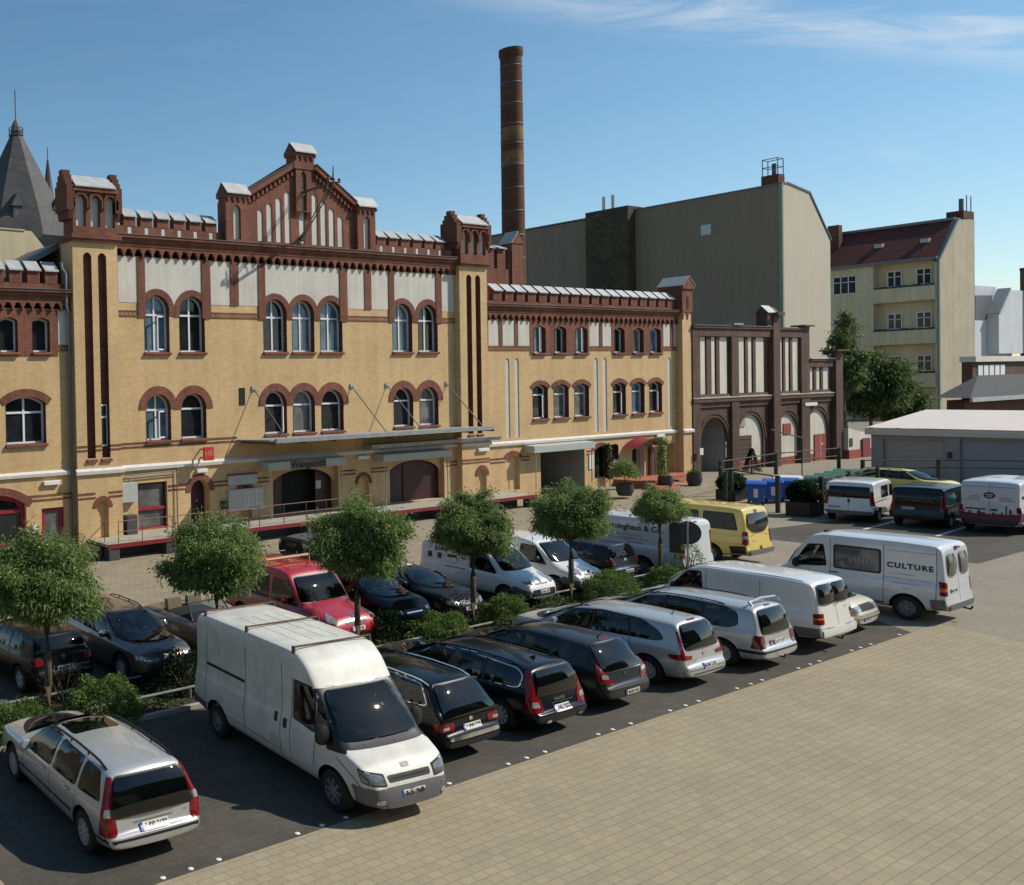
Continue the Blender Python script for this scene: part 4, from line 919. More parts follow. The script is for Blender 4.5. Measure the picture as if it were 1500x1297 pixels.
for y in (65.5, 59.9):
    m = MB(); m.box(178.0, 179.0, y, y+1.0, 26.6, 27.2); m.build('roof_vent', M['zinc'], rf)

F = world_root('white_house', (210, 62, 0)); tag(F, 'distant white house with dark skylight at the right edge', 'building')
m = MB(); m.box(201.5, 217, 62, 75, -1, 16); m.box(201.5,217,64,75,16,21.6); m.build('wall', M['far_white'], F)
m = MB(); m.prism([(206.3,9.9),(217.2,9.9),(217.2,20.6),(210.9,20.5),(206.3,16.6)], 'y', 60.5, 61.98); m.build('dormer', M['far_white'], F)
m = MB(); m.prism([(201.5,15.6),(206.2,15.6),(208.6,19.7),(201.5,19.5)], 'y', 61.9, 61.99); m.build('skylight', M['zinc_dark'], F)
m = MB(); m.prism([(206.0,16.6),(206.5,16.4),(211.0,20.5),(210.8,20.9)], 'y', 60.3, 62.0); m.build('verge', M['zinc'], F)
m = MB(); m.box(208, 213.5, 66, 69, 21.6, 23.6); m.build('chimney', M['chim'], F)
F2 = world_root('brick_gable_house', (221, 60, 0)); tag(F2, 'dark brown brick house wall cut by the right edge of the photo', 'building')
m = MB(); m.box(217.2, 232, 60, 61, -1, 24.0); m.build('wall', M['brown'], F2); m = MB(); m.box(217.0, 232, 59.8, 61, 24.0, 24.5); m.build('coping', M['red_dark'], F2)
H = world_root('flat_roofed_hall', (153, 45, 0)); tag(H, 'low hall with pale flat roof and a row of windows beside the tenement', 'building')
m = MB(); m.box(146.5, 175, 45, 46.5, 8.3, 8.95); m.build('roof', M['pale_roof'], H); m = MB(); m.box(146.8, 175, 45.4, 46.4, -1, 8.3); m.build('wall', M['brown'], H)
for k in range(5):
    m = MB(); m.box(148.2+k*1.7, 149.5+k*1.7, 45.3, 45.42, 6.5, 7.9); m.build('window', M['frame'], H)
Lh = world_root('brick_shed', (122, 36, 0)); tag(Lh, 'low brick building with dark hipped felt roof behind the garage', 'building')
m = MB(); m.box(115.5, 150, 36.3, 37.6, -1, 4.5); m.build('wall', M['red_dark'], Lh)
m = MB(); m.add([(114.6,35.6,4.75),(150,35.6,4.5),(150,36.9,6.9),(120.5,36.9,6.8),(114.6,38.2,4.75),(150,38.2,4.7)], [(0,1,2,3),(0,3,4),(3,2,5,4)]); m.build('roof', M['tar'], Lh)
m = MB(); m.box(114.5, 150, 35.4, 35.6, 4.35, 4.75); m.build('gutter', M['zinc'], Lh)
# garage row on the right
Q = world_root('garage_building', (85, 26, 0)); tag(Q, 'long low garage with pale roof edge and two large grey doors', 'building')
m = MB()
dr = [[(25.97,-0.1),(29.25,-0.1),(29.25,2.75),(25.97,2.75)],[(20.2,-0.1),(25.2,-0.1),(25.2,2.87),(20.2,2.87)],[(13.5,-0.1),(19.0,-0.1),(19.0,2.87),(13.5,2.87)]]
m.sheet([(-5,-0.2),(29.92,-0.2),(29.92,3.05),(-5,3.05)], dr, lambda u, v: (79.4, u, v)); m.quad((79.4,29.92,-0.2),(98,29.92,-0.2),(98,29.92,3.1),(79.4,29.92,3.1))
for h in dr:
    for i in range(4): a, b = h[i], h[(i+1) % 4]; m.quad((79.4,a[0],a[1]),(79.4,b[0],b[1]),(79.7,b[0],b[1]),(79.7,a[0],a[1]))
m.build('wall', M['garage_grey'], Q)
for i, h in enumerate(dr):
    m = MB(); m.box(79.62, 79.68, h[0][0], h[1][0], h[0][1], h[2][1]); n_ = 7
    for k in range(n_): m.box(79.60, 79.625, h[0][0]+0.05, h[1][0]-0.05, 0.05+k*0.39, 0.40+k*0.39)
    m.build('garage_door', M['garage_door' if i == 0 else 'garage_door_blue'], Q)
m = MB(); m.add([(79.1,-5,3.5),(79.1,30.1,3.55),(90,30.5,4.46),(90,-5,4.3),(98,30.1,3.6),(98,-5,3.6)], [(0,1,2,3),(3,2,4,5)]); m.build('roof', M['pale_roof'], Q)
m = MB(); m.add([(79.1,30.1,3.55),(98,30.1,3.5),(90,30.5,4.455)], [(0,1,2)]); m.box(79.05, 79.4, -5, 30.15, 3.05, 3.49); m.build('fascia', M['pale_roof'], Q)
m = MB(); m.box(79.3, 79.39, 25.6, 25.8, 1.6, 2.0); m.build('switch_box', M['black'], Q)
# low white outbuilding between the arcade and the garage
Wb = world_root('low_outbuilding', (97, 37.5, 0)); tag(Wb, 'low white outbuilding with red plinth between the arcade and the garage', 'building')
m = MB(); m.prism([(95.3,0.75),(99.5,0.35),(99.5,1.95),(95.3,2.65)], 'y', 37.5, 41); m.build('wall', M['white_old'], Wb)
m = MB(); m.box(95.3, 99.5, 37.44, 41, -0.3, 0.74); m.build('plinth', M['rust_red'], Wb)
m = MB(); m.box(97.6, 99.0, 37.36, 37.435, -0.1, 1.65); m.build('red_door', M['redpaint'], Wb)
m = MB(); m.box(95.5, 96.0, 37.45, 37.495, 1.05, 1.75); m.build('small_window', M['brown'], Wb)
# factory chimney
K = world_root('factory_chimney', (69.2, 50, 0)); tag(K, 'tall round brick factory chimney with two pale patterned rings', 'chimney')
def kr(z): return 0.97 - 0.0042*z
def seg(z0, z1, mat, name, ex=0):
    m = MB(); m.lathe([(kr(z0)+ex, z0), (kr(z1)+ex, z1)], (68.75, 50, 0), 32, cap=True); return m.build(name, M[mat], K, smooth=True)
seg(-1, 25.3, 'chim', 'lower_shaft'); seg(25.3, 26.5, 'chim_y', 'patterned_ring', 0.01); seg(26.5, 27.2, 'chim', 'middle_shaft'); seg(27.2, 28.4, 'chim_y', 'patterned_ring', 0.01); seg(28.4, 34.6, 'chim', 'upper_shaft')
m = MB(); m.lathe([(kr(34.2)+0.02, 34.2), (kr(34.2)+0.10, 34.4), (kr(34.2)+0.10, 34.9), (kr(34.2)-0.25, 34.95), (kr(34.2)-0.25, 34.0)], (68.75, 50, 0), 32); m.build('rim', M['chim'], K, smooth=True)
for z in (17.5, 19.4, 21.4, 23.3, 25.2, 27.0, 28.6, 30.3, 32.0, 33.4):
    m = MB(); m.lathe([(kr(z), z), (kr(z)+0.02, z), (kr(z)+0.02, z+0.07), (kr(z), z+0.1)], (68.75, 50, 0), 32, cap=False); m.build('iron_band', M['darksteel'], K)
m = MB()
for k in range(38):
    z = 15+k*0.52; x = 68.75-kr(z)*0.87; y = 50-kr(z)*0.5; m.tube([(x, y, z), (x-0.3, y-0.16, z), (x-0.3, y-0.16, z)], 0.03, 4)
m.build('climbing_irons', M['darksteel'], K)
# church spires
S = world_root('church_spire', (51, 110, 0)); tag(S, 'pointed slate church spire with railed finial at the left edge', 'spire')
def spire(root, cx, cy, prof, n, mat, name='spire_roof'):
    m = MB(); m.lathe(prof, (cx, cy, 0), n); return m.build(name, M[mat], root)
spire(S, 51.2, 110, [(8.0,25.0),(6.7,29.0),(5.6,31.5),(0.6,41.4)], 8, 'slate')
m = MB(); m.box(46, 56.5, 105, 115, -1, 25.5); m.build('tower', M['red_dark'], S)
m = MB(); m.lathe([(0.75,41.4),(0.6,42.3),(0.05,43.2)], (51.2,110,0), 8); m.tube([(51.2,110,43),(51.2,110,47)], 0.09, 6)
for k in range(8): m.tube([(51.2+.95*math.cos(k*PI/4),110+.95*math.sin(k*PI/4),41.0),(51.2+.95*math.cos(k*PI/4),110+.95*math.sin(k*PI/4),41.9)], 0.05, 4)
for z in (41.5, 41.9): m.tube([(51.2+.95*math.cos(k*PI/6),110+.95*math.sin(k*PI/6),z) for k in range(13)], 0.05, 4)
m.lathe([(.98,40.9),(1.0,41.05)], (51.2,110,0), 12); m.build('finial_gallery', M['darksteel'], S)
for dx, dy in ((-2.6,-5.0),(3.4,-4.4)):
    m = MB(); m.box(51.2+dx-0.5, 51.2+dx+0.5, 110+dy-0.4, 110+dy+1.8, 28.6, 30.6); m.prism([(51.2+dx-0.8,30.6),(51.2+dx+0.8,30.6),(51.2+dx,32.2)], 'y', 110+dy-0.6, 110+dy+1.8); m.build('dormer', M['slate'], S)
S2 = world_root('church_turret', (56, 115, 0)); tag(S2, 'thin dark needle spire just right of the large church spire', 'spire')
spire(S2, 58.3, 115, [(1.5,25),(1.3,31),(0.14,39.6)], 8, 'slate'); m = MB(); m.tube([(58.3,115,39.5),(58.3,115,41.4)], 0.07, 5); m.build('cross', M['darksteel'], S2)
# cream gable and roofs behind the left wing
Cg = world_root('cream_house', (17, 44, 0)); tag(Cg, 'plain cream gable wall behind the left wing below the church spire', 'building')
m = MB(); m.prism([(8,10),(22.6,10),(22.4,14.3),(21.0,15.85),(8,15.97)], 'y', 43.5, 52); m.build('wall', M['cream_wall'], Cg)
m = MB(); m.prism([(8,15.98),(20.6,15.83),(20.6,15.9),(8,16.05)], 'y', 43.45, 52); m.build('coping', M['cream_wall'], Cg)
Cr = world_root('side_roof', (20, 40.6, 0)); tag(Cr, 'small dark sheet metal roof sloping up to the left tower', 'roof')
m = MB(); m.prism([(17.2,12.6),(20.48,14.3),(20.48,14.62),(17.2,12.85)], 'y', 39.5, 43); m.build('roof_sheet', M['zinc_dark'], Cr); m = MB(); m.box(17.3, 20.4, 39.8, 42.8, 12.0, 12.62); m.build('curb', M['red_dark'], Cr)
# ------------------------------------------------------------------ vehicles
V = {}
V['glass'] = glass('car_glass', (0.003, 0.0045, 0.0045), 0.02); V['ws'] = glass('windscreen_glass', (0.013, 0.022, 0.022), 0.02)
V['seeglass'] = clear_glass('car_glass_clear', (.42, .47, .46), .82); V['cabin'] = plain('cabin_lining', (.022,.022,.021), .9); V['seat'] = plain('seat_cloth', (.045,.043,.040), .9); V['dash'] = plain('dashboard_plastic', (.06,.06,.058), .7)
V['rub'] = plain('black_trim', (0.014, 0.014, 0.015), 0.45); V['tyre'] = plain('tyre_rubber', (0.016, 0.016, 0.016), 0.85, fine=0.2)
V['arch'] = plain('wheel_arch', (0.008, 0.008, 0.008), 0.95); V['rim'] = plain('alloy_rim', (0.55, 0.55, 0.54), 0.35, 0.4)
V['rimdark'] = plain('steel_rim', (0.20, 0.20, 0.195), 0.5, 0.3); V['chrome'] = plain('chrome', (0.75, 0.75, 0.74), 0.12, 1.0, var=0.03)
V['tail'] = plain('red_lens', (0.17, 0.003, 0.006), 0.2, coat=0.3, var=0.3, scale=14); V['taildark'] = plain('smoked_red_lens', (0.10, 0.004, 0.008), 0.12, coat=1.0)
V['clear'] = plain('clear_lens', (0.42, 0.43, 0.43), 0.1, 0.5, coat=1.0, var=0.4, scale=18); V['headglass'] = plain('grey_headlamp_glass', (.20,.205,.205), .12, .4, coat=1.0, var=.5, scale=16); V['amber'] = plain('amber_lens', (0.55, 0.16, 0.02), 0.15, coat=1.0)
V['plate'] = plain('plate_white', (0.62, 0.62, 0.58), 0.4, var=0.05); V['eu'] = plain('plate_blue', (0.02, 0.06, 0.35), 0.4); V['ink'] = plain('black_lettering', (0.015, 0.015, 0.016), 0.5)
V['seam'] = plain('panel_gap', (0.02, 0.02, 0.02), 0.8); V['greyplas'] = plain('grey_bumper_plastic', (0.115, 0.118, 0.122), 0.55, var=0.15)
P = {}
P['silver'] = paint('silver_metallic_paint', (0.47, 0.475, 0.47), 0.35, 0.34, 0.06); P['white'] = paint('white_van_paint', (0.72, 0.715, 0.68), 0, 0.4, 0.09)
P['oldwhite'] = paint('dirty_white_paint', (0.70, 0.69, 0.62), 0, 0.5, 0.22, 0.4); P['black'] = paint('black_paint', (0.005, 0.005, 0.006), 0, 0.25, 0.03)
P['navy'] = paint('dark_blue_paint', (0.006, 0.008, 0.013), 0.2, 0.25, 0.03); P['anthracite'] = paint('anthracite_metallic_paint', (0.035, 0.036, 0.039), 0.5, 0.32, 0.04)
P['brown'] = paint('grey_brown_metallic_paint', (0.17, 0.145, 0.125), 0.6, 0.32, 0.06); P['red'] = paint('bright_red_paint', (0.42, 0.008, 0.016), 0, 0.35, 0.06)
P['yellow'] = paint('yellow_van_paint', (0.72, 0.53, 0.11), 0, 0.4, 0.06); P['cream'] = paint('cream_paint', (0.62, 0.58, 0.47), 0, 0.4, 0.08)
P['bluewhite'] = paint('pale_grey_van_paint', (0.62, 0.64, 0.66), 0, 0.4, 0.08); P['dkgrey'] = paint('dull_black_paint', (0.013, 0.013, 0.014), 0.2, 0.35, 0.05)
P['flatblack'] = paint('flat_black_paint', (0.008, 0.008, 0.009), 0, 0.7, 0.05, 0.0); P['taxi'] = paint('pale_yellow_paint', (0.72, 0.60, 0.16), 0, 0.4, 0.05)

def ip(tab, x):
    if x <= tab[0][0]: return tab[0][1]
    for (a, va), (b, vb) in zip(tab, tab[1:]):
        if x <= b: return va + (vb-va)*(x-a)/(b-a) if b > a else vb
    return tab[-1][1]
def rounded(pts, r, n=4):
    """outline with its corners rounded"""
    out = []; N = len(pts)
    for i in range(N):
        p0, p, p1 = Vector(pts[i-1]), Vector(pts[i]), Vector(pts[(i+1) % N])
        a = (p0-p); b = (p1-p); d = min(r, a.length*0.45, b.length*0.45)
        A_ = p + a.normalized()*d; B_ = p + b.normalized()*d
        for k in range(n+1):
            t = k/n; q = A_*(1-t)**2 + p*2*t*(1-t) + B_*t*t; out.append((q.x, q.y))
    return out
def resample(poly, s):
    out = []
    for i in range(len(poly)):
        a, b = Vector(poly[i]), Vector(poly[(i+1) % len(poly)]); L_ = (b-a).length
        if L_ < 1e-5: continue
        n = max(1, int(math.ceil(L_/s))); out += [tuple(a+(b-a)*k/n) for k in range(n)]
    return out
def grow(poly, d):
    xs = [p[0] for p in poly]; ys = [p[1] for p in poly]; cx, cy = (min(xs)+max(xs))/2, (min(ys)+max(ys))/2
    sx, sy = (max(xs)-min(xs))/2, (max(ys)-min(ys))/2
    return [(cx+(x-cx)*(sx+d)/sx, cy+(y-cy)*(sy+d)/sy) for x, y in poly]

class Car:
    """a body lofted through cross-sections; glass, lamps and trim are laid onto its surface"""
    def __init__(s, name, label, cat, L, W, top, belt, plan, tum, low, mat, wheels, pos, head, r=0.33, rim='rim', spokes=10, group=None, crown=0.03, tw=0.21, lev=2, flat=0.5, boxy=False):
        s.cab = None; s.cuts = []; s.L, s.W = L, W; s.root = empty(name); tag(s.root, label, cat, group)
        s.pos, s.head = pos, head
        xs = sorted(set([round(p[0], 3) for t in (top, belt, plan, tum) for p in t] + [round(0.3*k, 3) for k in range(1, int(L/0.3))]))
        xs = [x for x in xs if 0 <= x <= L]; keep = [xs[0]]
        for x in xs[1:]:
            if x-keep[-1] > 0.028 or x == xs[-1]: keep.append(x)
        rings = []
        for x in keep:
            zt = ip(top, x); w = W/2*ip(plan, x); zl = ip(low, x); zb = min(ip(belt, x), zt); h = zt-zb
            g = min(1, max(0, h/0.28)); g = g*g*(3-2*g); wr = w*ip(tum, x); hb = zb-zl
            A_ = [(0, zl), (.80*w, zl), (.955*w, zl+min(.10, hb*.22)), (w, zl+hb*0.45), (.995*w, zl+hb*.78), (.965*w, zb-min(.03, hb*.08))]
            car = [(.93*w, zb+.02*h), (.93*w+(wr-.93*w)*flat, zb+h*.5), (wr+0.015*w, zt-min(.075 if boxy else .13, h*.22)), (wr*(.955 if boxy else .90), zt-min(.02 if boxy else .035, h*.08)), (0, zt+(.02 if boxy else 0))]
            hood = [(.93*w, zb+h*.15), (.86*w, zb+h*.4+crown*.2), (.66*w, zb+h*.7+crown*.6), (.4*w, zb+h*.9+crown*.9), (0, zt+crown)]
            hf = A_ + [(a[0]*g+b[0]*(1-g), a[1]*g+b[1]*(1-g)) for a, b in zip(car, hood)]
            rings.append([(x-L/2, y, z) for y, z in hf] + [(x-L/2, -y, z) for y, z in hf[-2:0:-1]])
        n = len(rings[0]); hn = 11; vs = [v for r_ in rings for v in r_]; fs = []
        for i in range(len(rings)-1):
            for k in range(n): fs.append((i*n+k, i*n+(k+1) % n, (i+1)*n+(k+1) % n, (i+1)*n+k))
        for b in (0, (len(rings)-1)*n):
            for k in range(hn-1):
                q = [b+k, b+k+1, b+(n-k-1) % n, b+(n-k) % n]; q = list(dict.fromkeys(q)); fs.append(tuple(q))
        me = bpy.data.meshes.new('body'); me.from_pydata(vs, [], fs); bm = bmesh.new(); bm.from_mesh(me); bmesh.ops.recalc_face_normals(bm, faces=bm.faces); bm.to_mesh(me); bm.free()
        me.materials.append(mat); me.materials.append(V['arch'])
        ob = bpy.data.objects.new('body', me); COL.objects.link(ob)
        md = ob.modifiers.new('s', 'SUBSURF'); md.levels = lev; md.render_levels = lev
        dg = bpy.context.evaluated_depsgraph_get(); pl = bpy.data.meshes.new_from_object(ob.evaluated_get(dg)); s.bvh = BVHTree.FromPolygons([v.co for v in pl.vertices], [tuple(p.vertices) for p in pl.polygons])
        cm = MB()
        for wx in wheels:
            for sg in (1, -1): cm.lathe([(r*1.20, 0), (r*1.20, 0.5)] if sg > 0 else [(r*1.20, -0.5), (r*1.20, 0)], (wx-L/2, sg*(W/2-0.30), r*1.04), 28, 'y')
        cut = cm.build('cutter', V['arch']); cm_me = cut.data
        bo = ob.modifiers.new('b', 'BOOLEAN'); bo.operation = 'DIFFERENCE'; bo.object = cut; bo.solver = 'EXACT'; bo.material_mode = 'TRANSFER'
        dg = bpy.context.evaluated_depsgraph_get(); fin = bpy.data.meshes.new_from_object(ob.evaluated_get(dg))
        if len(fin.polygons) < 50: fin = pl
        ob.modifiers.clear(); ob.data = fin; bpy.data.objects.remove(cut); fin.name = 'body'
        fin.polygons.foreach_set('use_smooth', [True]*len(fin.polygons)); fin.set_sharp_from_angle(angle=R(32)); ob.parent = s.root; s.body = ob
        for wx in wheels:
            for sg in (1, -1):
                t = MB(); wd = tw
                t.lathe([(r*.62,-wd/2),(r*.93,-wd/2),(r,-wd*.36),(r,wd*.36),(r*.93,wd/2),(r*.62,wd/2)], (0,0,0), 28, 'y', cap=False)
                wo = t.build('wheel', V['tyre'], s.root, smooth=True); wo.location = (wx-L/2, sg*(W/2-wd/2-0.035), r)
                q = MB(); q.lathe([(r*.66, wd*.40),(r*.66,wd*.5),(r*.60,wd*.48),(r*.57,wd*.22),(0.001,wd*.20)] , (0,0,0), 28, 'y', cap=False); q.lathe([(0.065, wd*.20),(0.06,wd*.46),(0.0005,wd*.47)], (0,0,0), 12, 'y', cap=False)
                for k in range(spokes):
                    a = 2*PI*k/spokes; ca, sa = math.cos(a), math.sin(a); hw = 0.105*r if spokes > 6 else 0.16*r
                    q.add([(ca*.05-sa*hw*.8, wd*.30, sa*.05+ca*hw*.8), (ca*.05+sa*hw*.8, wd*.30, sa*.05-ca*hw*.8), (ca*r*.62+sa*hw*.5, wd*.30, sa*r*.62-ca*hw*.5), (ca*r*.62-sa*hw*.5, wd*.30, sa*r*.62+ca*hw*.5),
                           (ca*.05-sa*hw*.8, wd*.44, sa*.05+ca*hw*.8), (ca*.05+sa*hw*.8, wd*.44, sa*.05-ca*hw*.8), (ca*r*.62+sa*hw*.5, wd*.47, sa*r*.62-ca*hw*.5), (ca*r*.62-sa*hw*.5, wd*.47, sa*r*.62+ca*hw*.5)], [(0,3,2,1),(4,5,6,7),(0,1,5,4),(1,2,6,5),(2,3,7,6),(3,0,4,7)])
                if sg < 0: q.v = [(-x, -y, z) for x, y, z in q.v]
                q.build('rim', V[rim], wo, smooth=True)
                k_ = MB(); k_.lathe([(r*.57, wd*.05),(0.001,wd*.05)] if sg > 0 else [(r*.57,-wd*.05),(0.001,-wd*.05)], (0,0,0), 20, 'y', cap=False); k_.build('brake_disc', V['arch'], wo)
    def ray(s, side, u, v):
        if len(side) == 2:            # onto a rounded corner, looking along the diagonal; u runs from the flank (-) to the end face (+)
            ex = -1 if side[0] == 'B' else 1; ey = 1 if side[1] == 'L' else -1; q = .70711
            p = (ex*q, -ey*q); dd = (-ex*q, -ey*q); c0 = (ex*s.L/2, ey*s.W/2)
            return s._cast((c0[0]+p[0]*u-dd[0]*3, c0[1]+p[1]*u-dd[1]*3, v), (dd[0], dd[1], 0), side)
        c, d = {'L': ((u-s.L/2, 4, v), (0,-1,0)), 'R': ((u-s.L/2, -4, v), (0,1,0)), 'B': ((-9, u, v), (1,0,0)), 'F': ((9, u, v), (-1,0,0)), 'T': ((u-s.L/2, v, 6), (0,0,-1))}[side]
        return s._cast(c, d, side)
    def _cast(s, c, d, side):
        h, nm, i, ds = s.bvh.ray_cast(Vector(c), Vector(d))
        if h is None:
            h, nm, i, ds = s.bvh.find_nearest(Vector(c)+Vector(d)*(2.5 if side in 'LRT' else 6)); 
            h = Vector(c)*0+h
        return h, nm, Vector(d)
    def lay(s, name, mat, side, poly, off=0.006, parent=None, rnd=0.03, step=0.07, grid=0.11, smooth=True, hole=None):
        """patch with the given outline resting on the body: (x from the tail, z) on L/R, (y, z) on F/B, (x, y) on T"""
        p = resample(rounded(poly, rnd) if rnd else poly, step)
        xs = [q[0] for q in p]; ys = [q[1] for q in p]; ex = []
        x = min(xs)+grid*.6
        while x < max(xs):
            y = min(ys)+grid*.6
            while y < max(ys):
                if inside((x, y), p) and min((x-q[0])**2+(y-q[1])**2 for q in p) > (grid*.35)**2: ex.append((x, y))
                y += grid
            x += grid
        hp = [resample(rounded(hole, rnd), step)] if hole else []
        if hole: ex = [q for q in ex if not inside(q, hp[0]) and min((q[0]-a[0])**2+(q[1]-a[1])**2 for a in hp[0]) > (grid*.2)**2]
        vs, fs = fill(p, hp, ex); return s._put(name, mat, side, vs, fs, off, parent, smooth)
    def _put(s, name, mat, side, vs, fs, off, parent, smooth=True):
        m = MB(); P3 = []; bul = .075 if name in ('rear_window', 'windscreen') and side in 'FB' else 0
        if bul: U = [p[0] for p in vs]; W_ = [p[1] for p in vs]; uc, vc = (min(U)+max(U))/2, (min(W_)+max(W_))/2; us, vs_ = (max(U)-min(U))/2, (max(W_)-min(W_))/2
        for u, v in vs:
            h, nm, d = s.ray(side, u, v)
            if nm.dot(d) > 0: nm = -nm
            P3.append(h + (nm*0.6 - d*0.4).normalized()*(off + (bul*max(0, 1-((u-uc)/us)**2*.5-((v-vc)/vs_)**2*.5) if bul else 0)))
        m.add(P3, fs); o = m.build(name, mat if not isinstance(mat, str) else V[mat], parent or s.root, smooth='full' if smooth else False)
        # patches face outwards
        me = o.data; sg = {'L': (0,1,0), 'R': (0,-1,0), 'B': (-1,0,0), 'F': (1,0,0), 'T': (0,0,1), 'BL': (-1,1,0), 'BR': (-1,-1,0), 'FL': (1,1,0), 'FR': (1,-1,0)}[side]
        if sum((p.normal.dot(Vector(sg))*p.area for p in me.polygons)) < 0: me.flip_normals()
        return o
    def text(s, txt, size, side, u, v, mat='ink', off=0.009, bold=0.0, name='lettering', space=1.0, slope=0.0, parent=None):
        vs, fs = text_mesh(txt, size, bold, space); fl = {'L': -1, 'R': 1, 'B': -1, 'F': 1, 'T': 1}[side]
        return s._put(name, mat, side, [(u+fl*a, v+b+slope*a*fl) for a, b in vs], fs, off, parent, False)
    def lamp(s, poly, mat='tail', end='B', off=.012, name=None, **k):
        for q in 'LR': s.lay(name or ('tail_lamp' if end == 'B' else 'headlamp'), mat, end+q, poly, off=off, step=.05, grid=.06, **k)
    def both(s, name, mat, side, poly, **k):
        """same patch left and right"""
        if side in 'LR':
            return [s.lay(name, mat, q, poly, **k) for q in 'LR']
        return [s.lay(name, mat, side, poly, **k), s.lay(name, mat, side, [(-a, b) for a, b in poly][::-1], **k)] if side in 'FB' else [s.lay(name, mat, side, poly, **k), s.lay(name, mat, side, [(a, -b) for a, b in poly][::-1], **k)]
    def glassp(s, name, side, poly, mat='glass', rub=0.03, rnd=0.06, both=False, off=0.010):
        cut = s.cab and mat in ('glass', 'ws') and (side in 'FB' or min(p[0] for p in poly) > s.cab['x0']-.05)
        if cut and side == 'B' and not s.cab['rear']: cut = False
        if cut: s.cuts.append((side, rounded(grow(poly, -.012), rnd))); mat = 'seeglass'
        for q in (('L', 'R') if both else (side,)):
            o = s.lay(name, mat, q, poly, off=off, rnd=rnd)
            if rub: s.lay('window_seal', 'rub', q, grow(poly, rub), off=off*.5, rnd=rnd*1.2, parent=o, hole=grow(poly, -.014) if cut else None)
    def hollow(s):
        """cut the window openings and an empty cabin into the body and furnish it"""
        if not s.cab or not s.cuts: return
        cb = s.cab; h = s.L/2; ms = []; m = MB(); R_ = cb['rings']; vs = []; fs = []
        for z, x0, x1, hw in R_: vs += [(x0-h, -hw, z), (x1-h, -hw, z), (x1-h, hw, z), (x0-h, hw, z)]
        for i in range(len(R_)-1):
            for k in range(4): fs.append((i*4+k, i*4+(k+1) % 4, i*4+4+(k+1) % 4, i*4+4+k))
        n = len(vs); fs += [(3, 2, 1, 0), (n-4, n-3, n-2, n-1)]; m.add(vs, fs); ms.append(m)
        for side, poly in s.cuts:
            m = MB()
            if side in 'LR': m.prism([(u-h, v) for u, v in poly], 'y', -s.W, s.W)
            elif side == 'F': m.prism(poly, 'x', cb['xf']-h, h+1)
            else: m.prism(poly, 'x', -h-1, cb['xb']-h)
            ms.append(m)
        obs = []
        for m in ms:
            o = m.build('cutter', V['cabin']); obs.append(o); b = s.body.modifiers.new('c', 'BOOLEAN'); b.operation = 'DIFFERENCE'; b.object = o; b.solver = 'EXACT'; b.material_mode = 'TRANSFER'
        dg = bpy.context.evaluated_depsgraph_get(); fin = bpy.data.meshes.new_from_object(s.body.evaluated_get(dg)); ok = len(fin.polygons) > 200
        s.body.modifiers.clear()
        for o in obs: bpy.data.objects.remove(o)
        if not ok: print('HOLLOW FAILED', s.root.get('label')); return
        s.body.data = fin; fin.name = 'body'; fin.set_sharp_from_angle(angle=R(32))
        zf = R_[0][0]; zb = cb['belt']; w4 = s.W*.24
        def seat(x, y, w, name='seat'):
            m = MB(); m.prism([(x-.30-h, zf+.28), (x+.25-h, zf+.30), (x+.25-h, zf+.04), (x-.25-h, zf+.04)], 'y', y-w, y+w); m.prism([(x-.42-h, zb+.20), (x-.32-h, zb+.20), (x-.17-h, zf+.2), (x-.32-h, zf+.2)], 'y', y-w*.95, y+w*.95)
            for dy in ((0,) if w < .4 else (-w*.5, w*.5)): m.box(x-.46-h, x-.37-h, y+dy-.13, y+dy+.13, zb+.22, zb+.38)
            m.build(name, V['seat'], s.root, bevel=.025)
        seat(cb['fx'], w4, .24); seat(cb['fx'], -w4, .24)
        if cb['rear']: seat(cb['fx']-.95, 0, s.W*.36, 'rear_seat')
        m = MB(); x1 = cb['dash']; m.prism([(x1-.55-h, zf+.1), (x1-.50-h, zb-.06), (x1-.1-h, zb-.02), (x1-h, zb-.10), (x1-h, zf+.1)], 'y', -s.W/2+.20, s.W/2-.20); m.build('dashboard', V['dash'], s.root)
        m = MB(); cx = x1-.72-h; m.tube([(cx-.10*math.sin(k*PI/8), w4+.185*math.cos(k*PI/8), zb-.02+.16*math.sin(k*PI/8)) for k in range(17)], .017, 6); m.tube([(cx, w4-.17, zb-.02), (cx, w4+.17, zb-.02)], .02, 5); m.tube([(cx, w4, zb-.02), (cx+.25, w4, zb-.12)], .03, 5); m.build('steering_wheel', V['rub'], s.root)
    def seam(s, pts, side='L', w=0.012, both=True, mat='seam'):
        for q in (('L', 'R') if both and side in 'LR' else (side,)):
            m = MB(); P_ = []
            L2 = []
            for (a, b) in zip(pts, pts[1:]):
                n = max(1, int(math.dist(a, b)/0.08)); L2 += [(a[0]+(b[0]-a[0])*k/n, a[1]+(b[1]-a[1])*k/n) for k in range(n)]
            L2.append(pts[-1]); vs = []; fs = []
            for i, p in enumerate(L2):
                a = L2[max(0, i-1)]; b = L2[min(len(L2)-1, i+1)]; d = Vector((b[0]-a[0], b[1]-a[1])).normalized(); vs += [(p[0]-d.y*w/2, p[1]+d.x*w/2), (p[0]+d.y*w/2, p[1]-d.x*w/2)]
            fs = [(2*i, 2*i+1, 2*i+3, 2*i+2) for i in range(len(L2)-1)]
            s._put('panel_gap', mat, q, vs, fs, 0.003, None, True)
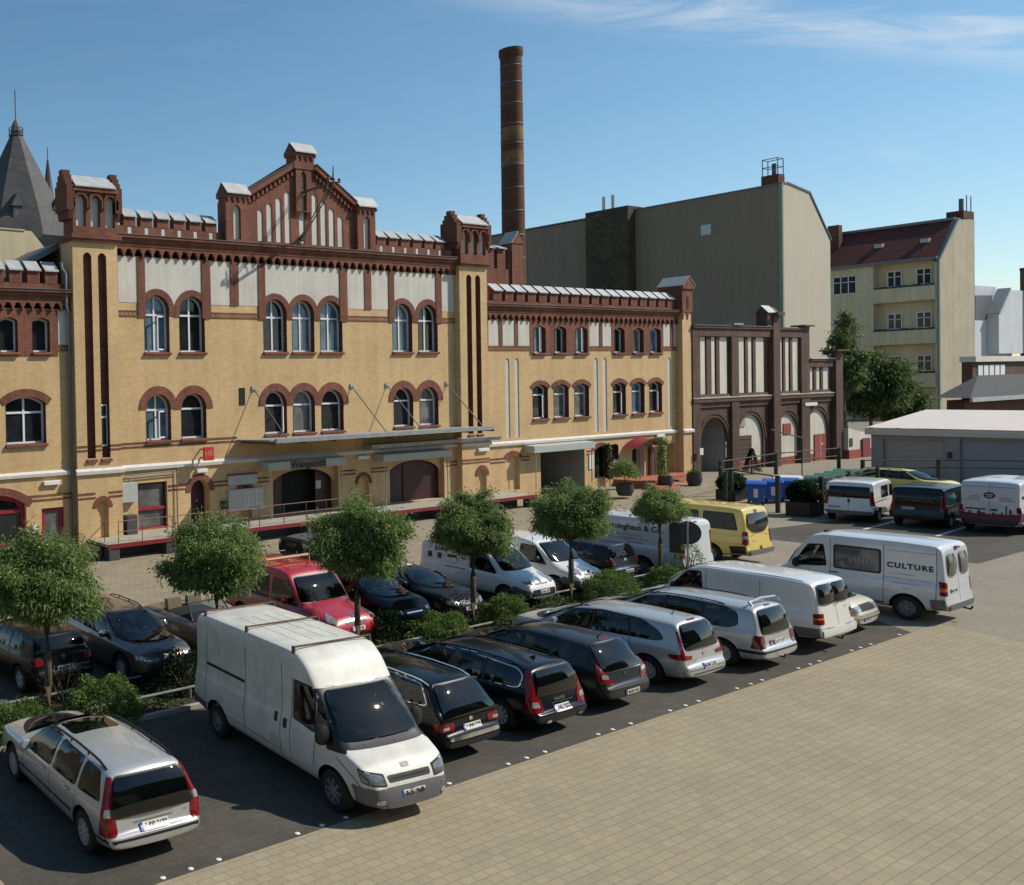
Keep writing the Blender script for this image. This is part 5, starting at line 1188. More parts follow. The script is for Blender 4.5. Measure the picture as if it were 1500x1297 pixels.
    def plate(s, side, y, z, txt, w=0.52, h=0.115):
        o = s.lay('number_plate', 'plate', side, [(y-w/2,z-h/2),(y+w/2,z-h/2),(y+w/2,z+h/2),(y-w/2,z+h/2)], off=0.014, rnd=0.012)
        sg = 1 if side == 'B' else -1
        s.lay('plate_band', 'eu', side, [(y+sg*w/2,z-h/2),(y+sg*(w/2-.05),z-h/2),(y+sg*(w/2-.05),z+h/2),(y+sg*w/2,z+h/2)], off=0.017, rnd=0, parent=o)
        if txt: s.text(txt, h*0.86, side, y-sg*0.03, z-0.006, off=0.018, bold=0.003, name='plate_lettering', parent=o)
    def mirror(s, x, z, w=0.11, h=0.17, mat='rub', both=True):
        for q, sg in (('L', 1), ('R', -1)):
            hpt, nm, d = s.ray(q, x, z); m = MB(); c = hpt + Vector((0.02, sg*0.13, 0.02))
            m.lathe([(0.001,-.055),(.8,-.05),(1,-.01),(.9,.05),(.5,.085),(0.001,.095)], (0,0,0), 14, 'x', cap=False)
            m.v = [(c.x+v[0], c.y+v[1]*w, c.z+v[2]*h*.62) for v in m.v]
            m.box(hpt.x-0.03, hpt.x+0.05, min(hpt.y-sg*.03, c.y), max(hpt.y-sg*.03, c.y), hpt.z-0.03, hpt.z+0.03)
            o = m.build('wing_mirror', mat if not isinstance(mat, str) else V[mat], s.root, smooth=True)
    def rails(s, x0, x1, y, mat='rub', lift=0.06, r=0.022):
        for sg in (1, -1):
            m = MB(); pts = []; n = 10
            for k in range(n+1):
                x = x0+(x1-x0)*k/n; h, nm, d = s.ray('T', x, sg*y); e = min(1, k/1.2, (n-k)/1.2); pts.append((h.x, h.y, h.z+lift*e))
            m.tube(pts, r, 8)
            for k in (3, 6): h = pts[k]; m.tube([(h[0], h[1], h[2]-lift-0.02), h], r*0.8, 6)
            m.build('roof_rail', V[mat] if isinstance(mat, str) else mat, s.root, smooth=True)
    def handle(s, x, z, mat='seam', both=True, w=0.18):
        for q in ('L', 'R'):
            h, nm, d = s.ray(q, x, z); m = MB(); sg = 1 if q == 'L' else -1
            m.tube([(h.x-w/2, h.y, h.z), (h.x-w/2+.03, h.y+sg*.03, h.z), (h.x+w/2-.03, h.y+sg*.03, h.z), (h.x+w/2, h.y, h.z)], 0.014, 6); m.build('door_handle', V[mat] if isinstance(mat, str) else mat, s.root, smooth=True)
    def wipers(s, pts, side):
        m = MB(); 
        for a, b in pts:
            n = 5; P_ = []
            for k in range(n+1):
                h, nm, d = s.ray(side, a[0]+(b[0]-a[0])*k/n, a[1]+(b[1]-a[1])*k/n); P_.append(h - d*0.03)
            m.tube(P_, 0.011, 5)
        m.build('wiper', V['rub'], s.root)
    def antenna(s, x, y=0, l=0.35, back=0.25):
        h, nm, d = s.ray('T', x, y); m = MB(); m.tube([h, h+Vector((-back*.2, 0, .05)), h+Vector((-back, 0, l))], [0.022, 0.008, 0.004], 6); m.build('aerial', V['rub'], s.root)
    def fin(s, x):
        h, nm, d = s.ray('T', x, 0); m = MB(); m.prism([(h.x-.1, h.z-.01), (h.x+.08, h.z-.01), (h.x-.08, h.z+.07)], 'y', -.025, .025); m.build('aerial_fin', V['rub'], s.root)
    def rackbar(s, x, mat, y=None, lift=0.09, r=0.025):
        y = y or s.W*0.40; h0, _, _ = s.ray('T', x, y); h1, _, _ = s.ray('T', x, -y); hm, _, _ = s.ray('T', x, 0); z = hm.z+lift; m = MB()
        m.tube([(h0.x, y+.06, z), (h0.x, -y-.06, z)], r, 6)
        for sg in (1, -1): m.box(h0.x-.035, h0.x+.035, sg*(y+.05)-.02, sg*(y+.05)+.02, h0.z-.14, z+.02)
        m.build('roof_bar', mat, s.root)
    def place(s):
        s.hollow()
        s.root.location = (s.pos[0], s.pos[1], s.pos[2] if len(s.pos) > 2 else 0); s.root.rotation_euler = (0, 0, R(s.head)); return s.root
    def at_rear(s, x, y):
        """put the middle of the tail at x, y"""
        c, q = math.cos(R(s.head)), math.sin(R(s.head)); s.pos = (x + c*s.L/2, y + q*s.L/2); return s.place()
    def at_nose(s, x, y, z=0):
        c, q = math.cos(R(s.head)), math.sin(R(s.head)); s.pos = (x - c*s.L/2, y - q*s.L/2, z); return s.place()

def std_plan(L, fr=0.62, rr=0.80): return [(0, rr), (0.05, rr+.08), (0.22, .955), (0.8, .99), (1.6, 1), (L-1.5, 1), (L-.7, .97), (L-.3, .90), (L-.1, .80), (L, fr)]
def std_low(L): return [(0, .34), (0.25, .25), (0.7, .19), (L-.8, .18), (L-.25, .20), (L, .27)]
def hatch_like(name, label, L, W, H, mat, head, wsb, wst, rt_, rg, belt_=0.93, hood=(0.98, 0.80), tum=.74, tailz=0.62, wheels=None, r=0.325, rim='rim', spokes=10, bump=.08, cat='car', flat=.5):
    """wsb: x of the windscreen foot, wst: of its head, rt_: rear end of the roof, rg: (x, z) foot of the rear glass"""
    top = [(0, .50), (.02, tailz-.04), (bump, tailz), (bump+.03, tailz+.06), (rg[0]-.02, rg[1]-.06), (rg[0], rg[1]), (rt_-.10, H-.07), (rt_, H-.02), (rt_+.5, H), ((rt_+wst)/2, H+.015), (wst-.35, H-.01), (wst, H-.06), (wsb-.05, hood[0]+.03), (wsb+.06, hood[0]), ((wsb+L)/2+.15, (hood[0]+hood[1])/2+.04), (L-.28, hood[1]), (L-.10, hood[1]-.12), (L-.03, .56), (L, .44)]
    belt = [(0, belt_+.0), (rg[0]+.4, belt_+.02), (wst-.5, belt_-.02), (wsb-.2, belt_-.05), (L, belt_-.10)]
    tt = [(0, tum+.12), (rg[0], tum+.10), (rt_, tum), (wst, tum), (wsb, .86), (L, .9)]
    c = Car(name, label, cat, L, W, top, belt, std_plan(L), tt, std_low(L), mat, wheels or (0.95, L-0.95), (0, 0), head, r=r, rim=rim, spokes=spokes, flat=flat)
    if H > 1.2: c.cab = dict(rings=[(.50, rt_+.25, wsb-.05, W/2-.34), (belt_-.12, rt_+.05, wsb-.05, W/2-.20), (belt_+.02, rg[0]+.20, wsb-.16, W/2*.93-.09), (H-.075, rt_+.14, wst-.10, W/2*tum-.10)], x0=0, rear=True, xf=wst-.25, xb=rt_+.35, belt=belt_, fx=wst-.35, dash=wsb-.06)
    return c
def rear_glass(c, z0, z1, w0, w1, mat='glass'): c.glassp('rear_window', 'B', [(-w0,z0),(w0,z0),(w1,z1),(-w1,z1)], mat, rub=0.015, rnd=0.09)
def windscreen(c, z0, z1, w0, w1, mat='ws'): c.glassp('windscreen', 'F', [(-w0,z0),(w0,z0),(w1,z1),(-w1,z1)], mat, rub=0.02, rnd=0.10); c.wipers([((-w0*.7,z0+.02),(-.05,z0+.07)),((-.02,z0+.02),(w0*.72,z0+.09))], 'F')

# --- silver estate, front left
c = hatch_like('parked_car', 'silver metallic estate car with dark sunroof and roof rails, nearest at the lower left', 5.05, 1.86, 1.47, P['silver'], 87, 3.75, 2.90, .42, (0.14, 0.85), tum=.73, wheels=(0.86, 3.98), r=0.335, spokes=10, tailz=.55)
for q in ([(.40,1.0),(1.12,.965),(1.10,1.36),(.62,1.345)], [(1.24,.96),(2.12,.94),(2.06,1.385),(1.22,1.37)], [(2.24,.935),(3.42,.905),(2.88,1.34),(2.60,1.385),(2.18,1.39)]): c.glassp('window', 'L', q, both=True, rub=.02)
rear_glass(c, .79, 1.34, .78, .60); windscreen(c, .97, 1.38, .74, .58)
c.lay('sunroof', 'glass', 'T', [(2.05,-.46),(2.75,-.43),(2.75,.43),(2.05,.46)], off=.008, rnd=.1)
c.lamp([(.13,.54),(.08,.80),(-.03,1.34),(-.13,1.34),(-.14,.95),(-.18,.53)]); c.lamp([(.05,.82),(.04,.93),(-.08,.93),(-.09,.82)], 'clear', off=.016, name='lamp_lens')
c.plate('B', 0.02, .60, 'B-RP 2680'); c.lay('plate_recess', 'chrome', 'B', [(-.36,.69),(.36,.69),(.36,.71),(-.36,.71)], off=.02, rnd=.01); c.text('V70', .06, 'B', -.58, .70, mat='chrome', off=.01)
c.both('bumper_strip', 'rub', 'L', [(.02,.44),(.55,.44),(.55,.48),(.02,.48)], rnd=.01); c.lay('bumper_strip', 'rub', 'B', [(-.86,.455),(.86,.455),(.86,.495),(-.86,.495)], rnd=.01)
c.both('side_moulding', 'rub', 'L', [(1.28,.50),(3.6,.49),(3.6,.53),(1.28,.545)], rnd=.01)
for x in (1.18, 2.2, 3.4): c.seam([(x,.28),(x-.02,.9)])
c.rails(.55, 2.75, .60); c.mirror(3.1, .98, mat=P['silver']); c.handle(1.45, .83, P['silver']); c.handle(2.4, .82, P['silver']); c.wipers([((.05,.82),(-.45,.87))], 'B')
c.lamp([(.24,.62),(.24,.72),(-.14,.76),(-.12,.66)], 'clear', 'F'); c.lay('grille', 'rub', 'F', [(-.34,.56),(.34,.56),(.36,.72),(-.36,.72)]); c.seam([(.09,.66),(.09,.66+.02)])
h = c.at_rear(7.80, 12.10)

# --- big white high-roof van
L = 5.72
top = [(0,.55),(.03,.62),(.05,1.3),(.09,2.2),(.13,2.46),(.20,2.52),(.40,2.54),(1.5,2.56),(3.45,2.56),(3.72,2.53),(3.98,2.34),(4.24,2.00),(4.60,1.62),(4.98,1.21),(5.10,1.13),(5.40,.98),(5.60,.80),(5.68,.62),(5.72,.48)]
belt = [(0,1.25),(4.3,1.25),(4.8,1.16),(5.1,1.08),(L,.85)]
c = Car('parked_van', 'big dirty white high roof panel van with rusty roof bars facing the camera', 'van', L, 2.02, top, belt, [(0,.95),(.05,.975),(.3,1),(4.6,1),(5.1,.97),(5.45,.90),(5.62,.80),(L,.66)], [(0,.925),(3.5,.925),(4.2,.87),(4.9,.88),(L,.9)], [(0,.42),(.3,.36),(.9,.30),(4.6,.28),(5.3,.26),(L,.30)], P['oldwhite'], (0.98, 4.80), (0,0), -95.4, r=0.355, rim='rimdark', spokes=8, tw=.23, boxy=True)
c.cab = dict(rings=[(.66, 3.35, 4.95, .66), (1.08, 3.35, 4.92, .84), (1.24, 3.35, 4.80, .86), (1.98, 3.35, 4.12, .74)], x0=3.4, rear=False, xf=3.9, xb=0, belt=1.14, fx=4.05, dash=4.90)
c.glassp('windscreen', 'F', [(-.86,1.22),(.86,1.22),(.76,1.94),(-.76,1.94)], 'ws', rub=.03, rnd=.12)
c.lamp([(-.72,1.05),(-.35,1.09),(-.76,1.97),(-.98,1.97)], 'rub', 'F', off=.006, name='a_pillar', rnd=.02)
for q in ([(3.68,1.30),(4.28,1.24),(4.24,1.96),(3.70,1.98)], [(4.34,1.24),(4.80,1.17),(4.36,1.86)]): c.glassp('window', 'L', q, both=True, rub=.035, rnd=.05)
c.lay('cowl', 'rub', 'F', [(-.90,1.13),(.90,1.13),(.88,1.24),(-.88,1.24)], rnd=.05, off=.007); c.wipers([((-.5,1.18),(.12,1.26)),((.15,1.17),(.72,1.24))], 'F')
c.lay('parking_card', 'plate', 'F', [(-.50,1.30),(-.30,1.30),(-.30,1.36),(-.50,1.36)], off=.012, rnd=.01); c.lay('sticker', 'amber', 'F', [(-.70,1.36),(-.64,1.36),(-.64,1.42),(-.70,1.42)], off=.012, rnd=.03); c.lay('sticker', 'plate', 'F', [(-.72,1.84),(-.65,1.84),(-.65,1.91),(-.72,1.91)], off=.012, rnd=.03)
c.lamp([(.30,.69),(.22,.83),(-.16,.93),(-.09,.75)], 'headglass', 'F'); c.lay('grille', 'rub', 'F', [(-.44,.72),(.44,.72),(.46,.82),(-.46,.82)], off=.01); c.lamp([(.32,.67),(.24,.85),(-.18,.95),(-.10,.73)], 'seam', 'F', off=.006, name='headlamp_surround'); c.lay('grille_bar', 'chrome', 'F', [(-.40,.765),(.40,.765),(.40,.78),(-.40,.78)], off=.014, rnd=0)
c.lay('badge', 'rub', 'F', [(-.09,.885),(.09,.885),(.09,.945),(-.09,.945)], off=.01, rnd=.04)
c.lay('bumper', 'greyplas', 'F', [(-.72,.33),(.72,.33),(.72,.645),(.5,.655),(-.5,.655),(-.72,.645)], off=.016, rnd=.03); c.lamp([(.25,.31),(.25,.645),(-.28,.66),(-.22,.5),(-.20,.31)], 'greyplas', 'F', off=.015, name='bumper_corner'); c.both('fog_lamp', 'clear', 'F', [(.60,.40),(.74,.40),(.74,.48),(.60,.48)], off=.022, rnd=.06)
c.plate('F', 0, .52, 'B-JK 7969'); c.both('rear_corner', 'greyplas', 'L', [(.0,.42),(.5,.42),(.56,.62),(.0,.72)], off=.012); c.lay('bumper', 'greyplas', 'B', [(-.95,.44),(.95,.44),(.95,.60),(-.95,.60)], off=.02)
c.both('rear_window', 'glass', 'B', [(.1,1.4),(.78,1.4),(.76,1.95),(.1,1.95)]); c.seam([(0,.65),(0,2.3)], 'B')
c.both('slide_rail', 'rub', 'R', [(.55,1.46),(2.02,1.46),(2.02,1.52),(.55,1.52)], off=.012, rnd=.01)
for pts in ([(2.06,.42),(2.06,2.2)], [(3.30,.42),(3.30,2.2)], [(3.62,.45),(3.60,1.2),(3.63,2.02)], [(4.30,.62),(4.36,1.1)], [(.55,2.2),(.55,.75)], [(.5,.62),(3.3,.56)], [(4.9,1.0),(5.3,.78),(5.45,.66)]): c.seam(pts, w=.014)
c.both('handle_recess', 'rub', 'R', [(3.38,1.02),(3.50,1.02),(3.50,1.20),(3.38,1.20)], rnd=.02); c.both('handle_recess', 'rub', 'R', [(3.10,1.06),(3.20,1.06),(3.20,1.24),(3.10,1.24)], rnd=.02); c.both('patch', P['cream'], 'R', [(2.95,.62),(3.22,.62),(3.22,.80),(2.95,.80)], rnd=.02)
for x in (1.05, 2.75): c.seam([(x,.7),(x,2.15)], w=.02, mat=P['cream'])
M['rust'] = plain('rusty_steel', (0.13, 0.075, 0.04), 0.8, 0.2, var=0.4, scale=10)
for x in (.45, 2.05, 3.62): c.rackbar(x, M['rust'], y=.84, lift=.035, r=.02)
for y in (-.5,-.2,.1,.4): c.seam([(1.2,y),(3.3,y)], 'T', w=.02, both=False, mat=P['cream'])
c.mirror(4.62, 1.28, w=.16, h=.30)
c.at_nose(12.27, 10.98)

# --- cars of the front row, tails to the camera
def dlo(c, poly, chrome=False, pillars=(), mat='glass'):
    for q in 'LR':
        if c.cab and mat == 'glass':
            if q == 'L': c.cuts.append(('L', rounded(grow(poly, -.012), .09)))
        o = c.lay('window', 'seeglass' if c.cab and mat == 'glass' else mat, q, poly, off=.010, rnd=.09)
        c.lay('chrome_strip' if chrome else 'window_seal', 'chrome' if chrome else 'rub', q, grow(poly, .022), off=.004, rnd=.10, parent=o, hole=grow(poly, -.012))
        for x0, x1 in pillars: c.lay('window_pillar', 'rub', q, x0+x1 if isinstance(x0, list) else [(x0[0],x0[1]),(x0[0]+.07,x0[1]),(x1[0]+.07,x1[1]),(x1[0],x1[1])], off=.013, rnd=0, parent=o)
c = hatch_like('parked_car', 'black off-road estate with chrome bumper strip, directly right of the big white van', 4.75, 1.82, 1.52, P['black'], 90, 3.45, 2.65, .62, (.14,.89), tum=.73, tailz=.60, wheels=(.95,3.75), r=.36, belt_=.98)
dlo(c, [(.5,1.08),(1.3,1.02),(3.2,.98),(2.6,1.40),(1.6,1.45),(.75,1.41)], True, [((1.42,1.04),(1.42,1.44)),((2.28,1.0),(2.24,1.44))]); rear_glass(c, .88, 1.42, .74, .58); windscreen(c, 1.0, 1.42, .72, .58)

c.lamp([(.22,.66),(.22,.80),(-.17,.82),(-.17,.66)]); c.lamp([(.12,.69),(.12,.74),(.0,.74),(.0,.69)], 'clear', off=.016, name='lamp_lens', rnd=.01)
c.lay('bumper_strip', 'chrome', 'B', [(-.70,.49),(.70,.49),(.72,.56),(-.72,.56)], off=.02, rnd=.03); c.plate('B', 0, .67, 'B-VW 329'); c.lay('badge', 'chrome', 'B', [(-.05,.77),(.05,.77),(.05,.84),(-.05,.84)], off=.014, rnd=.04)
c.rails(.6, 2.6, .60, 'chrome', .05, .018); c.wipers([((.02,.90),(-.40,.93))], 'B'); c.mirror(2.95, 1.03, mat=P['black']); c.seam([(1.30,.3),(1.32,1.0)]); c.seam([(2.3,.3),(2.3,.98)]); c.lay('spoiler', P['black'], 'T', [(.36,-.56),(.50,-.58),(.50,.58),(.36,.56)], off=.03)
c.lay('diffuser', 'rub', 'B', [(-.7,.36),(.7,.36),(.75,.46),(-.75,.46)], off=.012)
c.at_rear(15.32, 12.13)
c = hatch_like('parked_car', 'black estate car with chrome window line and tall red corner lamps', 5.0, 1.88, 1.47, P['navy'], 90, 3.65, 2.8, .40, (.13,.88), tum=.74, tailz=.55, wheels=(.9,3.9), r=.335)
dlo(c, [(.48,1.03),(.62,1.0),(3.35,.93),(2.75,1.36),(1.8,1.41),(.62,1.36),(.44,1.25)], True, [((1.3,1.0),(1.3,1.40)),((2.2,.96),(2.15,1.41))]); rear_glass(c, .86, 1.36, .70, .57, 'ws'); windscreen(c, .97, 1.38, .74, .58)
c.lamp([(.22,.56),(.15,.76),(.06,.90),(-.04,1.36),(-.14,1.34),(-.15,.95),(-.18,.55)]); c.lamp([(.13,.65),(.08,.77),(-.05,.78),(-.05,.67)], 'clear', off=.016, name='lamp_lens')
c.plate('B', 0, .58, 'B-NU 8005'); c.text('V O L V O', .075, 'B', 0, .745, mat='chrome', off=.012, bold=.003); c.lay('garnish', 'chrome', 'B', [(-.42,.675),(.30,.675),(.30,.70),(-.42,.70)], off=.014, rnd=.01)
c.lay('bumper_strip', 'rub', 'B', [(-.8,.46),(.8,.46),(.8,.49),(-.8,.49)], off=.01); c.rails(.6, 2.7, .60, P['black'], .05, .02); c.fin(.75); c.mirror(3.0, 1.0, mat=P['navy']); c.seam([(1.26,.3),(1.28,.98)]); c.seam([(2.2,.3),(2.2,.95)]); c.both('exhaust', 'chrome', 'B', [(.45,.35),(.60,.35),(.60,.40),(.45,.40)], off=.02)
c.at_rear(17.98, 12.03)
c = hatch_like('parked_car', 'dark grey metallic hatchback with bright strip under its rear window', 4.45, 1.82, 1.50, P['anthracite'], 90, 3.40, 2.55, .66, (.19,.91), tum=.72, tailz=.60, wheels=(.85,3.55), r=.325, belt_=.97)
dlo(c, [(.78,1.16),(1.0,1.05),(3.15,.97),(2.5,1.38),(1.7,1.44),(1.0,1.38)], False, [((1.35,1.05),(1.38,1.42)),((2.15,1.0),(2.1,1.43))]); rear_glass(c, .91, 1.42, .74, .60, 'ws'); windscreen(c, .98, 1.40, .72, .58)
c.lamp([(.24,.62),(.09,.84),(-.03,1.26),(-.12,1.26),(-.14,1.0),(-.18,.72)]); c.lamp([(.12,.76),(.08,.85),(-.05,.87),(-.06,.78)], 'clear', off=.016, name='lamp_lens')
c.lay('garnish', 'chrome', 'B', [(-.66,.87),(.66,.87),(.66,.895),(-.66,.895)], off=.014, rnd=.01); c.lay('badge', 'chrome', 'B', [(-.05,.76),(.05,.76),(.05,.83),(-.05,.83)], off=.014, rnd=.04); c.plate('B', -.05, .43, 'B-HY 413'); c.lay('brake_lamp', 'tail', 'B', [(-.16,1.44),(.16,1.44),(.16,1.46),(-.16,1.46)], off=.014, rnd=0)
c.antenna(.78, 0, .30, .22); c.mirror(2.85, 1.02, mat=P['anthracite']); c.seam([(1.32,.3),(1.34,1.0)]); c.seam([(2.15,.3),(2.15,.97)]); c.lay('bumper_strip', 'rub', 'B', [(-.8,.55),(.8,.55),(.8,.57),(-.8,.57)], off=.008, rnd=.01)
c.at_rear(20.55, 12.15)
c = hatch_like('parked_car', 'silver people carrier with boomerang tail lamps, left of the silver one with roof spoiler bar', 4.9, 1.88, 1.62, P['silver'], 90, 3.95, 2.85, .46, (.16,.95), tum=.74, tailz=.60, wheels=(.95,3.95), r=.335, rim='rim', spokes=12, belt_=1.0)
dlo(c, [(.60,1.16),(.78,1.10),(3.55,.99),(2.95,1.42),(2.2,1.52),(1.2,1.50),(.78,1.34)], False, [((1.35,1.08),(1.45,1.50)),((2.35,1.03),(2.3,1.52))]); rear_glass(c, .95, 1.50, .70, .60); windscreen(c, 1.0, 1.5, .74, .60)
c.lamp([(.22,.74),(.22,.82),(.02,.85),(-.07,1.38),(-.12,1.38),(-.07,.88),(-.30,.84),(-.27,.75)], rnd=.02)
c.plate('B', -.05, .56, 'B-RN 5120'); c.text('SCENIC', .055, 'B', .4, .70, mat='chrome', off=.01); c.lay('brake_lamp', 'tail', 'B', [(-.16,1.55),(.16,1.55),(.16,1.575),(-.16,1.575)], off=.014, rnd=0); c.lay('badge', 'chrome', 'B', [(-.05,.78),(.05,.78),(.05,.86),(-.05,.86)], off=.014, rnd=.03); c.antenna(.85, 0, .18, .12); c.mirror(3.3, 1.04, mat=P['silver']); c.handle(1.5, .88, P['silver']); c.handle(2.45, .87, P['silver'])
c.seam([(1.36,.3),(1.38,1.05)]); c.seam([(2.38,.3),(2.38,1.0)]); c.lay('diffuser', 'rub', 'B', [(-.6,.40),(.6,.40),(.64,.42),(-.64,.42)], off=.012); c.seam([(-.84,.50),(.84,.50)], 'B')
c.at_rear(23.55, 12.05)
c = hatch_like('parked_car', 'silver people carrier with raised bar across its roof tail, left of the plain white van', 4.9, 1.92, 1.62, P['silver'], 90, 4.0, 2.9, .40, (.14,.93), tum=.76, tailz=.60, wheels=(.95,3.9), r=.33, spokes=5, belt_=.98)
dlo(c, [(.62,1.12),(.85,1.02),(3.7,.96),(2.95,1.42),(2.2,1.52),(.95,1.49),(.68,1.40)], False, [((1.42,1.03),(1.46,1.51)),((2.4,1.0),(2.36,1.53))]); rear_glass(c, .93, 1.49, .68, .60, 'ws'); windscreen(c, 1.0, 1.5, .74, .60)
c.plate('B', -.03, .70, 'B-UT 1177'); c.lay('plate_frame', 'taildark', 'B', [(.30,.64),(.42,.64),(.42,.76),(.30,.76)], off=.012, rnd=.01)
c.lamp([(.17,.60),(.14,.90),(-.13,.93),(-.18,.60)], 'taildark')
c.both('bumper_strip', 'rub', 'L', [(.02,.47),(.60,.46),(.60,.53),(.02,.54)], off=.012); c.lay('bumper_strip', 'rub', 'B', [(-.86,.50),(.86,.50),(.86,.54),(-.86,.54)], off=.012); c.wipers([((.0,.96),(.40,1.02))], 'B')
m = MB(); m.tube([(-L/2+.36+.42, .66, 1.60), (-2.45+.46, .64, 1.69), (-2.45+.50, .0, 1.72), (-2.45+.46, -.64, 1.69), (-L/2+.36+.42, -.66, 1.60)], .03, 8); m.build('roof_bar', P['silver'], c.root, smooth=True); c.antenna(.66, 0, .14, .06); c.lay('brake_lamp', 'tail', 'B', [(-.13,1.555),(.13,1.555),(.13,1.575),(-.13,1.575)], off=.014, rnd=0)
c.rails(1.0, 2.9, .66, 'rub', .03, .015); c.mirror(3.3, 1.02, mat=P['silver']); c.seam([(1.42,.3),(1.44,1.0)]); c.seam([(2.42,.3),(2.42,.97)]); m = MB(); m.tube([(-2.40,0.1,.35),(-2.52,.1,.34),(-2.55,.1,.42)], .025, 6); m.build('tow_hook', V['rub'], c.root)
c.at_rear(26.55, 11.85)

# --- panel vans
def van(name, label, L, W, H, mat, head, wsb, wst, hood=(1.12,.88), belt_=1.12, tum=.88, wheels=(1.0,4.2), r=.34, rim='rimdark', rear=.16, spokes=8, cat='van', lowz=.34):
    top = [(0,.56),(.03,.64),(.05,1.15),(.05+rear*.6,H-.35),(.05+rear,H-.10),(.32,H-.02),(1.2,H+.01),(wst-.4,H),(wst,H-.08),(wst+(wsb-wst)*.5,(H+hood[0])/2+.02),(wsb,hood[0]+.02),(wsb+.12,hood[0]-.03),(L-.25,hood[1]),(L-.08,hood[1]-.16),(L-.02,.56),(L,.46)]
    belt = [(0,belt_),(wst,belt_),(wsb,belt_-.08),(L,belt_-.25)]
    c = Car(name, label, cat, L, W, top, belt, [(0,.93),(.05,.965),(.25,.995),(L-1.3,1),(L-.7,.96),(L-.3,.88),(L-.1,.78),(L,.62)], [(0,tum+.02),(wst,tum),(wsb,.88),(L,.9)], [(0,.40),(.3,lowz),(.9,.27),(L-.8,.25),(L,.30)], mat, wheels, (0,0), head, r=r, rim=rim, spokes=spokes, boxy=True)
    c.cab = dict(rings=[(.62, wst-1.0, wsb-.05, W/2-.36), (belt_-.10, wst-1.0, wsb-.05, W/2-.16), (belt_+.02, wst-1.0, wsb-.16, W/2*.93-.08), (H-.14, wst-1.0, wst-.10, W/2*tum-.12)], x0=wst-1.0, rear=False, xf=wst-.25, xb=0, belt=belt_-.02, fx=wst-.35, dash=wsb-.06)
    return c
c = van('parked_van', 'plain white panel van with dark rear windows right of the silver people carriers', 5.0, 2.0, 1.92, P['white'], 90, 4.15, 3.35, rear=.22, wheels=(1.0,4.0))
c.both('rear_window', 'glass', 'B', [(.03,1.28),(.84,1.28),(.76,1.78),(.03,1.78)], off=.01, rnd=.08)
c.lamp([(.14,.78),(.14,1.06),(-.14,1.06),(-.14,.78)]); c.lamp([(.13,.90),(.13,.95),(-.13,.95),(-.13,.90)], 'amber', off=.016, name='indicator', rnd=0)
c.both('lower_trim', 'greyplas', 'L', [(.02,.42),(.62,.42),(.66,.66),(.02,.68)], off=.012); c.lay('bumper', P['white'], 'B', [(-.9,.46),(.9,.46),(.92,.66),(-.92,.66)], off=.03); c.plate('B', .1, .58, 'B-MV 604', .48); c.seam([(0,.7),(0,1.8)], 'B'); c.wipers([((.06,1.22),(.12,1.62)),((-.06,1.22),(-.12,1.62))], 'B')
c.text('Vito', .09, 'B', -.5, 1.12, mat='chrome', off=.01); c.glassp('window', 'L', [(3.0,1.18),(3.95,1.12),(3.42,1.70),(3.05,1.72)], both=True); c.both('window', P['white'], 'L', [(1.6,1.2),(2.75,1.2),(2.75,1.7),(1.6,1.7)], off=.004); windscreen(c, 1.14, 1.76, .84, .72)
c.both('roof_strip', 'rub', 'T', [(.5,.80),(3.3,.78),(3.3,.80),(.5,.82)], off=.01, rnd=0); c.seam([(2.9,.4),(2.9,1.75)]); c.seam([(1.5,.45),(1.5,1.75)]); c.mirror(3.7, 1.2, w=.14, h=.22); m = MB(); m.tube([(-2.45,.15,.38),(-2.60,.15,.36),(-2.62,.15,.46)], .028, 6); m.build('tow_hook', V['rub'], c.root)
c.at_rear(29.62, 11.86)
c = van('parked_van', 'pale grey panel van lettered CULTURE standing askew at the row end', 5.0, 2.08, 2.36, P['bluewhite'], 91, 4.12, 3.40, hood=(1.18,.95), belt_=1.18, wheels=(.95,4.05), r=.36, rear=.12, tum=.90)
c.both('rear_window', M['glass_grey'], 'B', [(.16,1.42),(.74,1.42),(.70,2.06),(.16,2.06)], off=.01, rnd=.1)
c.lamp([(.10,.86),(.10,1.24),(-.10,1.28),(-.12,.86)]); c.lamp([(.09,.98),(.09,1.08),(-.11,1.08),(-.11,.98)], 'amber', off=.016, name='indicator', rnd=0)
c.both('rear_corner', 'greyplas', 'L', [(.0,.42),(.38,.42),(.40,.72),(.0,.76)], off=.014); c.lay('bumper', 'greyplas', 'B', [(-.95,.44),(.95,.44),(.95,.60),(-.95,.60)], off=.03); c.seam([(0,.64),(0,2.2)], 'B'); c.plate('B', .42, .98, 'B-VC 208', .46)
c.glassp('window', 'L', [(2.98,1.34),(3.90,1.24),(3.46,1.94),(3.06,1.98)], both=True, rub=.03); o = c.lay('window', M['glass_grey'], 'L', [(1.62,1.34),(2.72,1.34),(2.72,1.98),(1.62,1.98)], off=.010, rnd=.07); c.lay('window_seal', 'rub', 'L', [(1.56,1.28),(2.78,1.28),(2.78,2.04),(1.56,2.04)], off=.005, rnd=.09, parent=o)
c.text('VINI', .25, 'L', 2.15, 1.60, mat=plain('faded_red_lettering', (.42,.30,.27), .6), off=.014, space=1.1); c.text('CULTURE', .215, 'L', .88, 1.60, off=.008, bold=.010, space=1.25)
for k, (w_, t) in enumerate(((.9,'Weine aus Frankreich'),(1.3,'Spanien  Italien  Portugal  Deutschland'),(1.2,'Weinhandel und Kultur'),(1.0,'Berlin'))): c.text(t, .075, 'L', .95 if k else 1.05, 1.36-.135*k, mat=plain('pale_lettering', (.33,.33,.36), .6), off=.006)
for x in (.26, 1.50, 2.86): c.seam([(x,.45),(x,2.2)], w=.014)
